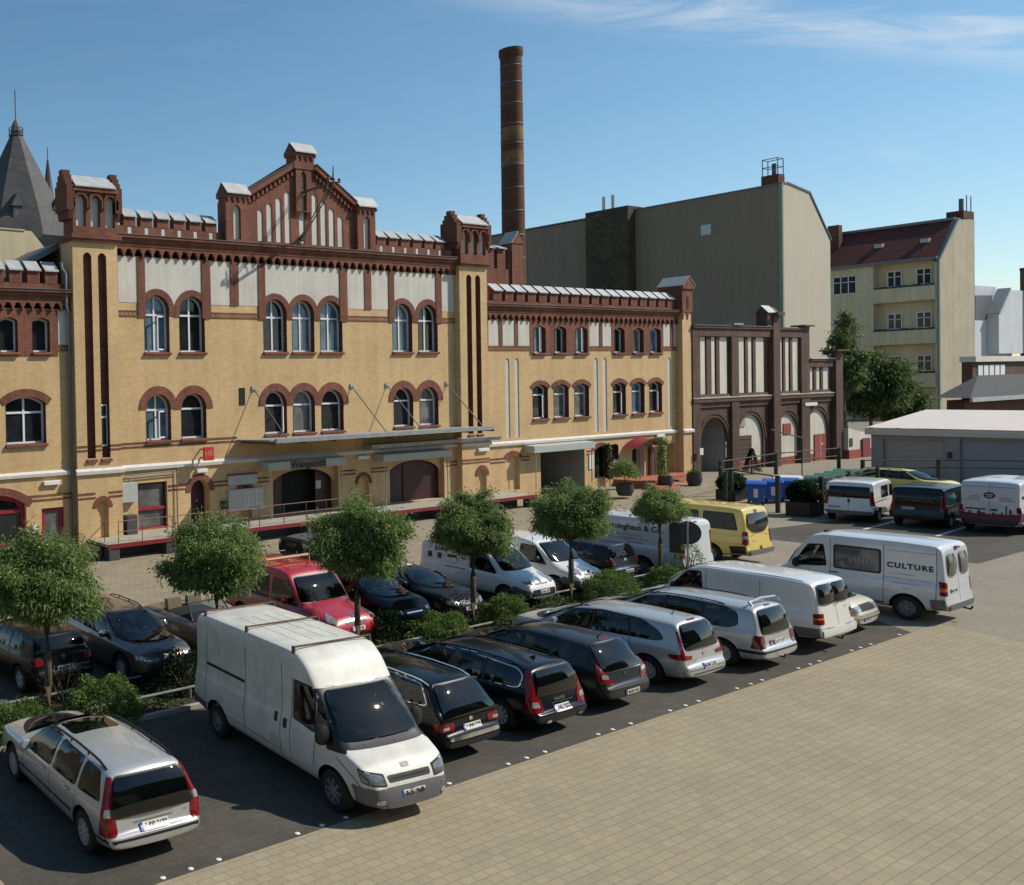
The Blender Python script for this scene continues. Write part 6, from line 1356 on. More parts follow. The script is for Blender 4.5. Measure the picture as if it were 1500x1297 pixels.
c.seam([(.26,2.05),(1.5,2.05)], w=.01); c.handle(2.76, 1.16, 'rub', w=.22); windscreen(c, 1.2, 2.0, .86, .74); c.mirror(3.72, 1.32, w=.18, h=.26); c.both('sill_trim', 'greyplas', 'L', [(1.5,.40),(3.5,.40),(3.5,.46),(1.5,.46)], rnd=.01)
for x, y in ((.16,-.1),(3.2,.25)): h_, _, _ = c.ray('T', x, y); m = MB(); m.box(h_.x-.06, h_.x+.06, h_.y-.11, h_.y+.11, h_.z-.01, h_.z+.045); m.build('roof_lamp', V['tail'] if x < 1 else V['rub'], c.root)
m = MB(); m.tube([(-2.48,-.2,.40),(-2.65,-.2,.38),(-2.69,-.2,.48)], .03, 6); m.build('tow_hook', V['rub'], c.root)
c.at_rear(35.76, 11.33)
c = van('parked_van', 'white delivery van lettered Herminghaus behind the small hedge tree', 5.8, 2.08, 2.2, P['bluewhite'], 90, 5.0, 4.2, hood=(1.15,.92), belt_=1.15, wheels=(1.5,4.7), r=.35, rear=.10, tum=.92)
c.seam([(0,.64),(0,2.1)], 'B'); c.plate('B', .4, .8, '')
c.lamp([(.09,.9),(.07,1.75),(-.06,1.75),(-.12,.8)]); c.lamp([(.08,.95),(.08,1.06),(-.11,1.06),(-.11,.95)], 'amber', off=.016, name='indicator', rnd=0)
c.text('Herminghaus & Co.', .30, 'L', 1.95, 1.78, mat=plain('dark_blue_lettering', (.02,.025,.07), .5), bold=.008, off=.008)
for k, t in enumerate(('Getraenke Lieferung frei Haus', 'Wein Sekt Bier Saft und Wasser', 'Telefon Berlin')): c.text(t, .105, 'L', 2.2-.2*k, 1.50-.14*k, mat=plain('grey_blue_lettering', (.14,.15,.22), .5), off=.006); c.text(t[:14], .07, 'B', .1, 1.85-.16*k, mat=plain('grey_lettering', (.2,.2,.22), .5), off=.006)
for x in (.35, 3.4, 4.2): c.seam([(x,.45),(x,2.0)], w=.014)
c.glassp('window', 'L', [(4.15,1.3),(4.9,1.2),(4.45,1.86),(4.2,1.9)], both=True); windscreen(c, 1.2, 1.95, .86, .76); c.lay('bumper', 'greyplas', 'B', [(-.95,.44),(.95,.44),(.95,.60),(-.95,.60)], off=.03); c.lay('brake_lamp', 'tail', 'B', [(-.12,2.08),(.12,2.08),(.12,2.12),(-.12,2.12)], off=.02, rnd=0)
c.at_rear(35.85, 18.62)
c = van('parked_van', 'yellow passenger van with large dark windows behind the hedge', 5.6, 2.05, 2.28, P['yellow'], 90, 4.8, 4.0, hood=(1.18,.95), belt_=1.2, wheels=(1.35,4.6), r=.36, rear=.20, tum=.86, lowz=.40)
o = c.lay('rear_window', M['glass'], 'B', [(-.72,1.55),(-.35,1.28),(.35,1.28),(.72,1.5),(.76,1.62),(.68,2.02),(-.68,2.02),(-.76,1.70)], off=.012, rnd=.08); c.both('tail_lamp', 'tail', 'B', [(.86,.84),(1.02,.84),(1.02,1.34),(.86,1.34)], off=.012); c.both('tail_lamp', 'tail', 'L', [(.02,.84),(.20,.84),(.20,1.34),(.05,1.34)], off=.014); c.both('reversing_lens', 'clear', 'L', [(.03,1.06),(.20,1.06),(.20,1.18),(.03,1.18)], off=.018, rnd=0); c.both('reversing_lens', 'clear', 'B', [(.86,1.06),(1.01,1.06),(1.01,1.18),(.86,1.18)], off=.018, rnd=0)
c.glassp('window', 'L', [(.42,1.40),(1.62,1.40),(1.62,2.0),(.55,2.0)], 'glass', both=True, rub=.04); c.glassp('window', 'L', [(1.86,1.40),(3.0,1.40),(3.0,2.0),(1.86,2.0)], 'glass', both=True, rub=.04); c.glassp('window', 'L', [(3.3,1.35),(4.5,1.25),(4.1,1.95),(3.35,2.0)], 'glass', both=True); windscreen(c, 1.2, 2.02, .86, .74)
c.lamp([(.12,.84),(.10,1.34),(-.10,1.34),(-.14,.84)]); c.lamp([(.11,1.05),(.11,1.17),(-.12,1.17),(-.12,1.05)], 'clear', off=.017, name='reversing_lens', rnd=0)
c.lay('bumper', 'greyplas', 'B', [(-.96,.44),(.96,.44),(.96,.62),(-.96,.62)], off=.05); c.lay('number_plate', P['yellow'], 'B', [(-.45,.62),(.0,.62),(.0,.82),(-.45,.82)], off=.06, rnd=.02); c.both('lower_trim', 'rub', 'L', [(.02,.42),(.6,.42),(.66,.74),(.02,.80)], off=.01); c.text('SPRINTER', .08, 'B', .4, .95, mat='chrome', off=.012); c.lay('badge', 'chrome', 'B', [(-.05,1.34),(.05,1.34),(.05,1.44),(-.05,1.44)], off=.018, rnd=.04); c.lay('brake_lamp', 'tail', 'T', [(.18,-.12),(.24,-.12),(.24,.12),(.18,.12)], off=.012, rnd=0)
for x in (1.75, 3.15): c.seam([(x,.5),(x,2.05)])
c.at_rear(40.55, 18.80)
# --- right-hand row of vans, tails towards the camera side
c = van('parked_van', 'white minibus van with black side strip, leftmost of three right hand vans', 4.9, 2.05, 2.03, P['white'], 8, 4.2, 3.4, wheels=(.95,3.95), rear=.20, rim='rim')
c.glassp('rear_window', 'B', [(-.84,1.24),(.84,1.24),(.76,1.74),(-.76,1.74)], rub=.03); c.seam([(0,.6),(0,1.85)], 'B')
c.lamp([(.09,.85),(.06,1.55),(-.09,1.55),(-.13,.85)])
c.both('side_strip', 'rub', 'R', [(.25,1.02),(2.3,1.04),(2.3,1.08),(.25,1.06)], rnd=0); c.glassp('window', 'R', [(1.55,1.18),(2.7,1.18),(2.7,1.72),(1.55,1.72)], both=True); c.glassp('window', 'R', [(2.95,1.18),(3.9,1.12),(3.5,1.70),(3.0,1.72)], both=True); c.both('lower_trim', 'greyplas', 'R', [(.0,.40),(.55,.40),(.6,.62),(.0,.64)], off=.01); c.lay('bumper', 'greyplas', 'B', [(-.94,.42),(.94,.42),(.94,.58),(-.94,.58)], off=.03); c.lay('latch', 'rub', 'B', [(-.05,.98),(.05,.98),(.05,1.14),(-.05,1.14)], off=.012); c.plate('B', .55, .74, 'B-TF 88', .46); c.mirror(3.5, 1.2, w=.15, h=.22); windscreen(c, 1.16, 1.78, .84, .74)
for x in (1.4, 2.85): c.seam([(x,.45),(x,1.78)])
c.at_rear(55.2, 21.75)
c = van('parked_van', 'black minibus van with green tinted side window between two white vans', 4.9, 2.08, 1.95, P['black'], 5, 4.2, 3.4, wheels=(.95,3.95), rear=.16, rim='rim')
c.glassp('rear_window', 'B', [(-.84,1.12),(.84,1.12),(.78,1.70),(-.78,1.70)], rub=.03); c.plate('B', .35, .92, 'B-VT 515', .5); c.lay('tailgate', P['black'], 'B', [(-.8,.60),(.8,.60),(.8,1.08),(-.8,1.08)], off=.004)
c.lamp([(.11,.82),(.05,1.58),(-.09,1.58),(-.13,.82)])
tg = glass('green_tinted_glass', (.0, .14, .12)); c.glassp('window', 'R', [(.55,1.14),(1.75,1.14),(1.75,1.60),(.6,1.60)], tg, both=True); c.glassp('window', 'R', [(1.95,1.14),(3.0,1.14),(3.0,1.62),(1.95,1.62)], both=True); c.glassp('window', 'R', [(3.1,1.14),(3.95,1.08),(3.5,1.6),(3.1,1.62)], both=True); windscreen(c, 1.14, 1.7, .84, .74)
c.at_rear(55.4, 19.15)
mar = plain('dark_red_print', (.12,.012,.022), .5)
c = van('parked_van', 'white van with red round logo and red skyline on its tail', 5.5, 2.15, 2.42, P['bluewhite'], 2, 4.7, 3.9, hood=(1.18,.95), belt_=1.2, wheels=(1.1,4.5), r=.36, rear=.12, tum=.90)
sk_ = [(-1.02,.62),(1.02,.62)]; x = 1.02; random.seed(5)
for z_, w_ in ((.95,.10),(1.05,.08),(.92,.14),(1.0,.1),(.9,.2),(1.04,.12),(.96,.16),(.9,.22),(.98,.1),(.92,.2),(1.02,.06),(.92,.08),(1.32,.05),(.92,.07),(1.16,.08),(.95,.28)):
    sk_ += [(x, z_)]; x = max(-1.02, x-w_); sk_ += [(x, z_)]
c.lay('skyline_print', mar, 'B', sk_, off=.008, rnd=0); o = c.lay('logo', mar, 'B', [(.20*math.cos(k*PI/10), 1.74+.15*math.sin(k*PI/10)) for k in range(20)], off=.010, rnd=0)
c.text('berlin', .10, 'B', 0, 1.77, mat='plate', off=.013, bold=.004); c.text('events', .07, 'B', 0, 1.68, mat='plate', off=.013, bold=.003)
for sg in (1, -1):
    for k in range(3): c.lay('print_line', plain('dull_red_print', (.22,.12,.13), .6), 'B', [(sg*.32,1.50+.08*k),(sg*(.82-.1*k),1.50+.08*k),(sg*(.82-.1*k),1.53+.08*k),(sg*.32,1.53+.08*k)][::sg], off=.007, rnd=0)
c.lay('plate_recess', 'rub', 'B', [(.12,1.08),(.82,1.08),(.82,1.14),(.12,1.14)], off=.012, rnd=.01); c.lay('latch', 'rub', 'B', [(-.28,1.05),(-.06,1.05),(-.06,1.14),(-.28,1.14)], off=.012, rnd=.02); c.seam([(0,.64),(0,2.25)], 'B'); c.lay('bumper', 'rub', 'B', [(-1.02,.42),(1.02,.42),(1.02,.64),(-1.02,.64)], off=.03); c.lay('top_print', plain('grey_print', (.32,.30,.34), .6), 'B', [(-.85,2.10),(.9,2.10),(.9,2.14),(-.85,2.14)], off=.007, rnd=0)
c.lamp([(.08,.98),(.08,1.26),(-.09,1.26),(-.09,.98)])
c.both('side_print', mar, 'R', [(.02,.62),(2.2,.62),(2.2,.95),(.6,.98),(.02,1.0)], off=.008, rnd=0); c.glassp('window', 'R', [(3.65,1.3),(4.5,1.25),(4.1,1.95),(3.75,1.98)], both=True); windscreen(c, 1.2, 2.0, .9, .76); c.both('side_light', 'rub', 'R', [(.4,1.62),(.7,1.62),(.7,1.75),(.4,1.75)], off=.02)
c.at_rear(55.75, 16.72)
c = hatch_like('parked_car', 'pale yellow estate car parked in front of the garage doors behind the vans', 4.9, 1.85, 1.5, P['taxi'], -97, 3.6, 2.7, .45, (.2,1.0), wheels=(.95,3.9))
dlo(c, [(.5,1.02),(3.3,.94),(2.7,1.36),(1.7,1.42),(.65,1.36)], False, [((1.4,1.0),(1.4,1.40)),((2.25,.98),(2.2,1.41))]); rear_glass(c, .98, 1.38, .72, .58); windscreen(c, .97, 1.38, .74, .58); c.rails(.6,2.6,.6,'rub'); c.lamp([(.24,.62),(.24,.74),(-.14,.78),(-.12,.66)], 'clear', 'F')
c.at_nose(70.3, 22.4)

# --- rear row behind the hedge
def face(c, zl=.66, zg=.6, chrome=True, w=.36):
    c.lamp([(.26,zl-.06),(.22,zl+.05),(-.15,zl+.11),(-.10,zl-.02)], 'clear', 'F', rnd=.04); g_ = c.lay('grille', 'rub', 'F', [(-w,zg-.06),(w,zg-.06),(w+.03,zg+.10),(-w-.03,zg+.10)], off=.010); c.lay('air_intake', 'rub', 'F', [(-.6,.34),(.6,.34),(.55,.46),(-.55,.46)], off=.010)
    if chrome: c.lay('grille_bar', 'chrome', 'F', [(-w*.9,zg+.0),(w*.9,zg+.0),(w*.9,zg+.035),(-w*.9,zg+.035)], off=.016, rnd=.01, parent=g_)
c = hatch_like('parked_car', 'black hatchback with its tail to the hedge, half hidden by the leftmost tree', 4.4, 1.82, 1.46, P['black'], 92, 3.4, 2.55, .50, (.2,1.0), wheels=(.85,3.5), belt_=.94, spokes=5)
dlo(c, [(.72,1.10),(.95,1.02),(3.1,.94),(2.5,1.34),(1.7,1.40),(.95,1.34)], False, [((1.45,1.0),(1.45,1.38)),((2.2,.98),(2.15,1.39))]); rear_glass(c, .98, 1.38, .74, .60, 'ws'); windscreen(c, .97, 1.36, .72, .58); c.both('tail_lamp', 'tail', 'B', [(.56,.78),(.88,.78),(.90,.94),(.60,.94)], off=.012); c.both('tail_lamp', 'tail', 'L', [(.05,.78),(.30,.82),(.28,.94),(.08,.95)], off=.012); c.plate('B', 0, .66, 'B-GT 70'); c.mirror(2.85, 1.0, mat=P['black']); c.seam([(1.4,.3),(1.42,.98)]); c.lay('badge', 'chrome', 'B', [(-.06,.86),(.06,.86),(.06,.96),(-.06,.96)], off=.014, rnd=.05); c.wipers([((.02,1.0),(-.4,1.04))], 'B')
c.at_rear(10.30, 19.95)
c = hatch_like('parked_car', 'grey brown compact crossover facing the hedge between the two leftmost trees', 4.75, 1.86, 1.55, P['brown'], -91, 3.45, 2.65, .5, (.2,1.02), wheels=(.95,3.85), r=.36, belt_=.97, hood=(1.06,.86))
dlo(c, [(.6,1.08),(3.2,.98),(2.6,1.40),(1.7,1.46),(.85,1.40)], False, [((1.4,1.04),(1.4,1.44)),((2.25,1.0),(2.2,1.45))]); windscreen(c, 1.02, 1.46, .76, .60); rear_glass(c, 1.0, 1.42, .72, .58); face(c, .72, .66, False, .1); c.both('grille', 'rub', 'F', [(.03,.60),(.26,.60),(.28,.80),(.05,.80)], off=.012); c.lay('bonnet_edge', 'chrome', 'F', [(-.3,.815),(.3,.815),(.3,.83),(-.3,.83)], off=.012, rnd=0)
c.mirror(3.0, 1.06, mat='chrome'); c.seam([(3.5,.55),(4.3,.34)], 'T', both=False); c.seam([(3.5,-.55),(4.3,-.34)], 'T', both=False); c.lay('bumper_trim', 'rub', 'F', [(-.8,.28),(.8,.28),(.84,.42),(-.84,.42)], off=.012); c.lay('sun_strip', 'plate', 'F', [(-.35,1.36),(.0,1.36),(.0,1.40),(-.35,1.40)], off=.014, rnd=.01); c.rails(.7,2.5,.6,'rub',.05,.018); c.plate('F', 0, .48, 'B-XU 31')
c.at_nose(12.78, 19.12)
c = hatch_like('parked_car', 'dark convertible with open hood and visible steering wheel behind the big white van', 4.5, 1.8, .98, P['brown'], -90, 3.2, 2.9, .5, (.3,.92), wheels=(.9,3.6), belt_=.90, hood=(.96,.76)); 
c.lay('cockpit', V['arch'], 'T', [(1.2,-.66),(2.9,-.68),(2.9,.68),(1.2,.66)], off=.01, rnd=.15); c.mirror(2.95, .95, mat='chrome')
m = MB()
for y in (.36, -.36):
    m.prism([(-.95+.0,.75),(-.75,.75),(-.85,1.28),(-1.0,1.28)], 'y', y-.24, y+.24); m.box(-.95, -.4, y-.25, y+.25, .70, .85)
m.build('seats', plain('beige_leather', (.16,.13,.07), .6), c.root); m = MB(); m.tube([(.35+.05*math.sin(a), .36+.19*math.cos(a), 1.02+.18*math.sin(a)) for a in [k*PI/8 for k in range(17)]], .018, 6); m.tube([(.35,.17,1.02),(.35,.55,1.02)], .02, 6); m.build('steering_wheel', V['rub'], c.root); m = MB(); m.tube([(.55,.70,.93),(.15,.60,1.36),(.15,-.60,1.36),(.55,-.70,.93)], .028, 6); m.build('windscreen_frame', V['rub'], c.root); m = MB(); m.add([(.54,.68,.94),(.16,.58,1.34),(.16,-.58,1.34),(.54,-.68,.94)], [(0,1,2,3)]); m.build('windscreen', clear_glass('clear_windscreen', (.75,.85,.84)), c.root); face(c, .62, .56)
c.at_nose(15.55, 19.3)
c = van('parked_car', 'bright red high roofed small van car with pale roof bar behind the hedge', 4.8, 2.16, 2.0, P['red'], -90, 3.50, 2.86, hood=(1.10,.88), belt_=1.0, tum=.84, wheels=(.85,3.65), r=.32, rear=.14, cat='car')
c.glassp('windscreen', 'F', [(-.90,1.14),(.90,1.14),(.78,1.78),(-.78,1.78)], 'ws', rub=.02, rnd=.1); c.wipers([((-.5,1.14),(.0,1.22)),((.1,1.14),(.6,1.22))], 'F')
for q in ([(2.25,1.08),(3.4,1.04),(2.95,1.64),(2.3,1.70)], [(1.15,1.1),(2.08,1.08),(2.08,1.70),(1.15,1.70)]): c.glassp('window', 'R', q, both=True)
c.lamp([(.22,.72),(.14,.86),(-.17,.96),(-.10,.78)], 'clear', 'F', rnd=.05); c.lay('grille', 'chrome', 'F', [(-.40,.76),(.40,.76),(.41,.80),(-.41,.80)], off=.012, rnd=.03); c.lay('grille_slot', 'rub', 'F', [(-.40,.70),(.40,.70),(.40,.75),(-.40,.75)], off=.012, rnd=.02); c.lay('bumper_trim', 'rub', 'F', [(-.8,.34),(.8,.34),(.82,.46),(-.82,.46)], off=.012); c.lay('badge', 'chrome', 'F', [(-.08,.84),(.08,.84),(.08,.92),(-.08,.92)], off=.018, rnd=.05); c.plate('F', 0, .56, 'B-CB 92'); c.mirror(2.95, 1.12, mat=P['red'])
M['birch'] = plain('pale_pole', (.42,.24,.13), .6); c.rackbar(1.85, M['birch'], y=.82, lift=.12, r=.055); c.rackbar(.75, V['rub'], y=.82, lift=.10, r=.02); c.seam([(2.12,.4),(2.12,1.0)])
m = MB()
for k in range(4): m.obox((1.35+.05*k, -.30+.04*(k % 2), 1.18), .14, .05, .006, .5*k)
c.both('roof_moulding', 'rub', 'T', [(.3,.66),(2.7,.63),(2.7,.645),(.3,.675)], off=.01, rnd=0)
c.at_nose(19.15, 19.0)
c = hatch_like('parked_car', 'dark blue people carrier in shade behind the middle of the hedge', 4.6, 1.84, 1.62, P['navy'], -90, 3.5, 2.55, .4, (.2,1.05), wheels=(.9,3.7), belt_=.98, hood=(1.08,.86))
windscreen(c, 1.04, 1.52, .76, .60); dlo(c, [(.6,1.08),(3.2,.98),(2.6,1.44),(1.7,1.52),(.8,1.46)], False, [((1.4,1.04),(1.4,1.5))]); face(c, .70, .64); c.mirror(2.95, 1.06, mat=P['navy']); rear_glass(c, 1.05, 1.5, .7, .6); c.at_nose(21.60, 19.12)
c = hatch_like('parked_car', 'small black saloon with pale sunroof next to the dark blue people carrier', 4.5, 1.76, 1.40, P['dkgrey'], -90, 3.15, 2.35, .75, (.35,.98), wheels=(.85,3.5), hood=(.98,.78))
windscreen(c, .96, 1.32, .72, .56); dlo(c, [(.75,1.0),(2.9,.94),(2.35,1.27),(1.6,1.33),(1.0,1.28)], True, [((1.6,.98),(1.6,1.32))]); face(c, .64, .6); c.lay('sunroof', 'plate', 'T', [(1.55,-.36),(2.0,-.34),(2.0,.34),(1.55,.36)], off=.008, rnd=.06); c.mirror(2.7, .98, mat=P['dkgrey']); rear_glass(c, .96, 1.3, .66, .54); c.plate('F', 0, .46, 'B-MB 4'); c.at_nose(23.98, 19.10)
def box_van(label, x, y, dx, sign=None):
    c = van('parked_van', label, 4.45, 1.84, 1.84, P['white'], -90, 3.5, 2.75, hood=(1.10,.86), belt_=1.02, tum=.86, wheels=(.85,3.6), r=.32, rear=.12)
    c.glassp('windscreen', 'F', [(-.76,1.12),(.76,1.12),(.66,1.66),(-.66,1.66)], 'ws', rub=.02, rnd=.1); c.wipers([((-.55,1.14),(.0,1.22)),((.1,1.14),(.62,1.22))], 'F'); c.glassp('window', 'R', [(2.25,1.06),(3.28,1.02),(2.85,1.58),(2.3,1.60)], both=True)
    c.lamp([(.26,.74),(.18,.90),(-.17,1.02),(-.10,.82)], 'clear', 'F', rnd=.05); c.lay('air_intake', 'rub', 'F', [(-.52,.40),(.52,.40),(.56,.60),(-.56,.60)], off=.012, rnd=.05); c.lay('grille', 'rub', 'F', [(-.30,.74),(.30,.74),(.32,.78),(-.32,.78)], off=.012, rnd=.01); c.lay('badge', 'chrome', 'F', [(-.06,.79),(.06,.79),(.06,.92),(-.06,.92)], off=.014, rnd=.04)
    c.both('bumper_trim', 'greyplas', 'L', [(3.55,.30),(4.35,.30),(4.40,.56),(3.95,.70),(3.6,.5)], off=.010); c.lay('bumper_trim', 'greyplas', 'F', [(-.84,.32),(.84,.32),(.86,.50),(-.86,.50)], off=.008); c.plate('F', 0, .52, 'B-KA %d' % (170+int(x)), .5); c.mirror(3.0, 1.14, mat='rub', w=.13, h=.2); c.seam([(2.2,.4),(2.2,1.7)]); c.both('side_lamp', 'rub', 'R', [(1.2,.95),(2.1,.95),(2.1,.98),(1.2,.98)], rnd=0)
    return c
c = box_van('white small van with sign lettering on its side, left of its twin', 27.55, 19.1, 0)
c.text('Kontor', .17, 'R', 1.0, 1.52, off=.008, bold=.006); 
for k, q in enumerate((V['ink'], plain('dark_green_print', (.03,.06,.04), .6), plain('dull_red_print', (.16,.03,.03), .6))): c.lay('print', q, 'R', [(.45+.42*k,1.18 if k < 2 else 1.28),(.62+.42*k+(.22 if k == 2 else 0),1.18 if k < 2 else 1.28),(.62+.42*k+(.22 if k == 2 else 0),1.38),(.45+.42*k,1.38)], off=.008, rnd=.01)
c.at_nose(27.62, 19.12)
c = box_van('white small van without side lettering, right of its twin', 30.3, 19.1, 0); c.at_nose(30.28, 19.15)
c = hatch_like('parked_car', 'black hatchback tail to the hedge between small white van and delivery van', 4.4, 1.82, 1.46, P['dkgrey'], 90, 3.4, 2.55, .45, (.2,1.0), wheels=(.85,3.5), belt_=.95)
dlo(c, [(.72,1.10),(.95,1.02),(3.1,.94),(2.5,1.34),(1.7,1.40),(.95,1.34)], False, [((1.45,1.0),(1.45,1.38)),((2.2,.98),(2.15,1.39))]); rear_glass(c, .98, 1.38, .72, .60, 'ws'); windscreen(c, .97, 1.36, .72, .58); c.both('tail_lamp', 'tail', 'B', [(.60,.74),(.88,.74),(.90,.94),(.70,.94)], off=.012); c.both('tail_lamp', 'tail', 'L', [(.05,.76),(.30,.80),(.28,.94),(.08,.95)], off=.012); c.lay('bumper_strip', 'chrome', 'B', [(-.8,.585),(.8,.585),(.8,.62),(-.8,.62)], off=.012, rnd=.01); c.plate('B', 0, .5, 'B-GO 66'); c.lay('badge', 'chrome', 'B', [(-.05,.84),(.05,.84),(.05,.94),(-.05,.94)], off=.014, rnd=.04); c.mirror(2.85, 1.0, mat=P['dkgrey'])
c.at_rear(33.05, 19.55)
c = hatch_like('parked_car', 'old cream saloon with chrome bumper squeezed between white van and the CULTURE van', 4.6, 1.95, 1.40, P['cream'], -88, 3.05, 2.35, .9, (.55,.95), wheels=(.85,3.6), hood=(.96,.88), belt_=.92)
windscreen(c, .95, 1.32, .70, .56); dlo(c, [(.8,.98),(2.8,.93),(2.3,1.27),(1.6,1.33),(1.1,1.28)], True, [((1.65,.96),(1.65,1.32))]); c.both('headlamp', 'clear', 'F', [(.42,.62),(.80,.62),(.80,.77),(.42,.77)], off=.012, rnd=.02); c.lay('grille', 'rub', 'F', [(-.38,.62),(.38,.62),(.38,.77),(-.38,.77)], off=.012, rnd=.01); c.lay('bumper', 'chrome', 'F', [(-.84,.46),(.84,.46),(.84,.55),(-.84,.55)], off=.05, rnd=.03); c.lay('grille_frame', 'chrome', 'F', [(-.40,.775),(.40,.775),(.40,.80),(-.40,.80)], off=.014, rnd=0); c.plate('F', -.1, .40, 'B-OC 72'); rear_glass(c, .96, 1.28, .62, .54)
c.at_nose(32.35, 12.25)
# --- dark off-road car by the loading platform
c = hatch_like('parked_car', 'dull black off-road car with grey flat bonnet beside the loading platform', 4.8, 2.4, 1.85, P['flatblack'], 176, 2.75, 2.35, .25, (.12,1.05), wheels=(.95,3.8), r=.38, belt_=1.02, hood=(1.08,.98), tum=.80, tailz=.75)
windscreen(c, 1.14, 1.62, .78, .68); dlo(c, [(.4,1.12),(2.5,1.1),(2.25,1.56),(.5,1.58)], False, [((1.3,1.12),(1.3,1.57))]); face(c, .8, .75, False, .3); c.lay('bonnet_patch', plain('grey_bonnet', (.075,.08,.078), .7), 'T', [(2.95,-.82),(4.4,-.78),(4.4,.78),(2.95,.82)], off=.004, rnd=.1)  # lighter grey patch laid over the black bonnet
c.at_nose(26.5, 30.2, -.15)
# ------------------------------------------------------------------ trees and shrubs
M['leaf'] = leaf_mat('robinia_leaves', (0.12, 0.185, 0.055), (0.21, 0.30, 0.095), (0.31, 0.39, 0.145))
M['leaf2'] = leaf_mat('shrub_leaves', (0.07, 0.125, 0.028), (0.135, 0.215, 0.05), (0.21, 0.29, 0.085))
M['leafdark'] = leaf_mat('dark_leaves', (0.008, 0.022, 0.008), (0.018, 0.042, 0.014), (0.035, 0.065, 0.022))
M['leafivy'] = leaf_mat('ground_cover_leaves', (0.03, 0.065, 0.015), (0.065, 0.12, 0.028), (0.12, 0.175, 0.045))
M['leafred'] = leaf_mat('reddish_leaves', (0.03, 0.014, 0.012), (0.05, 0.028, 0.02), (0.05, 0.07, 0.02))
M['leafbig'] = leaf_mat('birch_leaves', (0.065, 0.11, 0.035), (0.115, 0.17, 0.055), (0.175, 0.225, 0.085))
def unit(rs, n):
    v = rs.normal(size=(n, 3)); return v/np.linalg.norm(v, axis=1)[:, None]
def leaves_mesh(rs, pos, axis_dir, ln, wd, bend=0.35, jitter=0.25):
    """one bent blade (two quads) per position; axis_dir is where each blade points"""
    n = len(pos); d = axis_dir + rs.normal(size=(n, 3))*jitter; d /= np.linalg.norm(d, axis=1)[:, None]
    s = np.cross(d, unit(rs, n)); s /= np.linalg.norm(s, axis=1)[:, None]+1e-9
    L_ = (ln*rs.uniform(.6, 1.25, n))[:, None]; W_ = (wd*rs.uniform(.7, 1.3, n))[:, None]
    m_ = pos + d*L_*.5; e = pos + d*L_ - np.array([0, 0, 1])*L_*bend
    v = np.stack([pos-s*W_*.25, pos+s*W_*.25, m_+s*W_*.5, m_-s*W_*.5, e+s*W_*.15, e-s*W_*.15], 1).reshape(-1, 3)
    k = np.arange(n)[:, None]*6
    f = np.concatenate([k+np.array([[0, 1, 2, 3]]), k+np.array([[3, 2, 4, 5]])]); return v, f
def link_leaves(name, v, f, mat, parent=None):
    me = bpy.data.meshes.new(name); me.from_pydata(v.tolist(), [], f.tolist()); me.materials.append(mat)
    o = bpy.data.objects.new(name, me); COL.objects.link(o); o.parent = parent; return o
def crown_pts(rs, n, c, rad, nclump, cs, shell=(.55, 1.0), flat=0.0):
    """leaf positions gathered in clumps over an ellipsoid, with gaps between them"""
    d = unit(rs, nclump); d[:, 2] = np.where(d[:, 2] < -0.55, d[:, 2]*.6, d[:, 2]); t = rs.uniform(*shell, nclump)**.7
    cen = np.array(c) + d*t[:, None]*np.array(rad); wts = rs.uniform(.5, 1.6, nclump); wts /= wts.sum()
    ci = rs.choice(nclump, n, p=wts); sz = rs.uniform(.7, 1.35, nclump)*cs
    p = cen[ci] + rs.normal(size=(n, 3))*sz[ci][:, None]*np.array([1, 1, .8]); return p, cen
def globe_tree(seed, x, y, R_, zt, zb, label, n=9500, tr=0.085, lean=0.0):
    rs = np.random.RandomState(seed); t = empty('globe_tree', (x, y, 0.05)); tag(t, label, 'tree', 'globe trees in the hedge strip')
    zc = (zt+zb)/2-.05; rz = (zt-zb)/2
    p, cen = crown_pts(rs, n, (lean, 0, zc), (R_*.88, R_*.88, rz*.88), 95, .135*R_/1.2, (.5, 1.06))
    dd = p-np.array([lean, 0, zc]); un = dd/(np.linalg.norm(dd, axis=1)[:, None]+1e-6); ph = rs.uniform(0, 6.28, 6)
    lob = 1+.10*np.sin(3*np.arctan2(un[:, 1], un[:, 0])+ph[0])+.09*np.sin(5*un[:, 2]+2*np.arctan2(un[:, 1], un[:, 0])+ph[1])+.05*np.sin(9*un[:, 0]+ph[2])*np.sin(8*un[:, 2]+ph[3]); p = np.array([lean, 0, zc])+dd*lob[:, None]
    rel = (p-np.array([lean, 0, zc]))/np.array([R_, R_, rz]); out = rel/(np.linalg.norm(rel, axis=1)[:, None]+1e-6)
    v, f = leaves_mesh(rs, p, out*.8+np.array([0, 0, -.15]), .085, .034, .35, .8); link_leaves('crown', v, f, M['leaf'], t)
    m = MB(); m.tube([(0, 0, -.1), (.01, .01, .8), (lean*.3, -.01, 1.6), (lean*.6, 0, zb+.1), (lean, 0, zb+.5)], [tr*1.25, tr, tr*.95, tr*.9, tr*.5], 9)
    for c_ in cen[:22]:
        q = Vector((lean*.7, 0, zb+.15)); e = Vector(c_); m.tube([q, q.lerp(e, .5)+Vector((0, 0, -.08)), e], [.035, .022, .008], 5)
    m.build('trunk', M['bark'], t, smooth=True)
    return t
TL = ['globe tree at the far left of the hedge, before the black hatchback', 'globe tree standing just behind the tail of the big white van', 'globe tree overhanging the red van and the dark blue people carrier', 'globe tree in front of the lettered small white van', 'wide globe tree between the small white vans and the black hatchback', 'smallest globe tree, thin and pale, before the Herminghaus van']
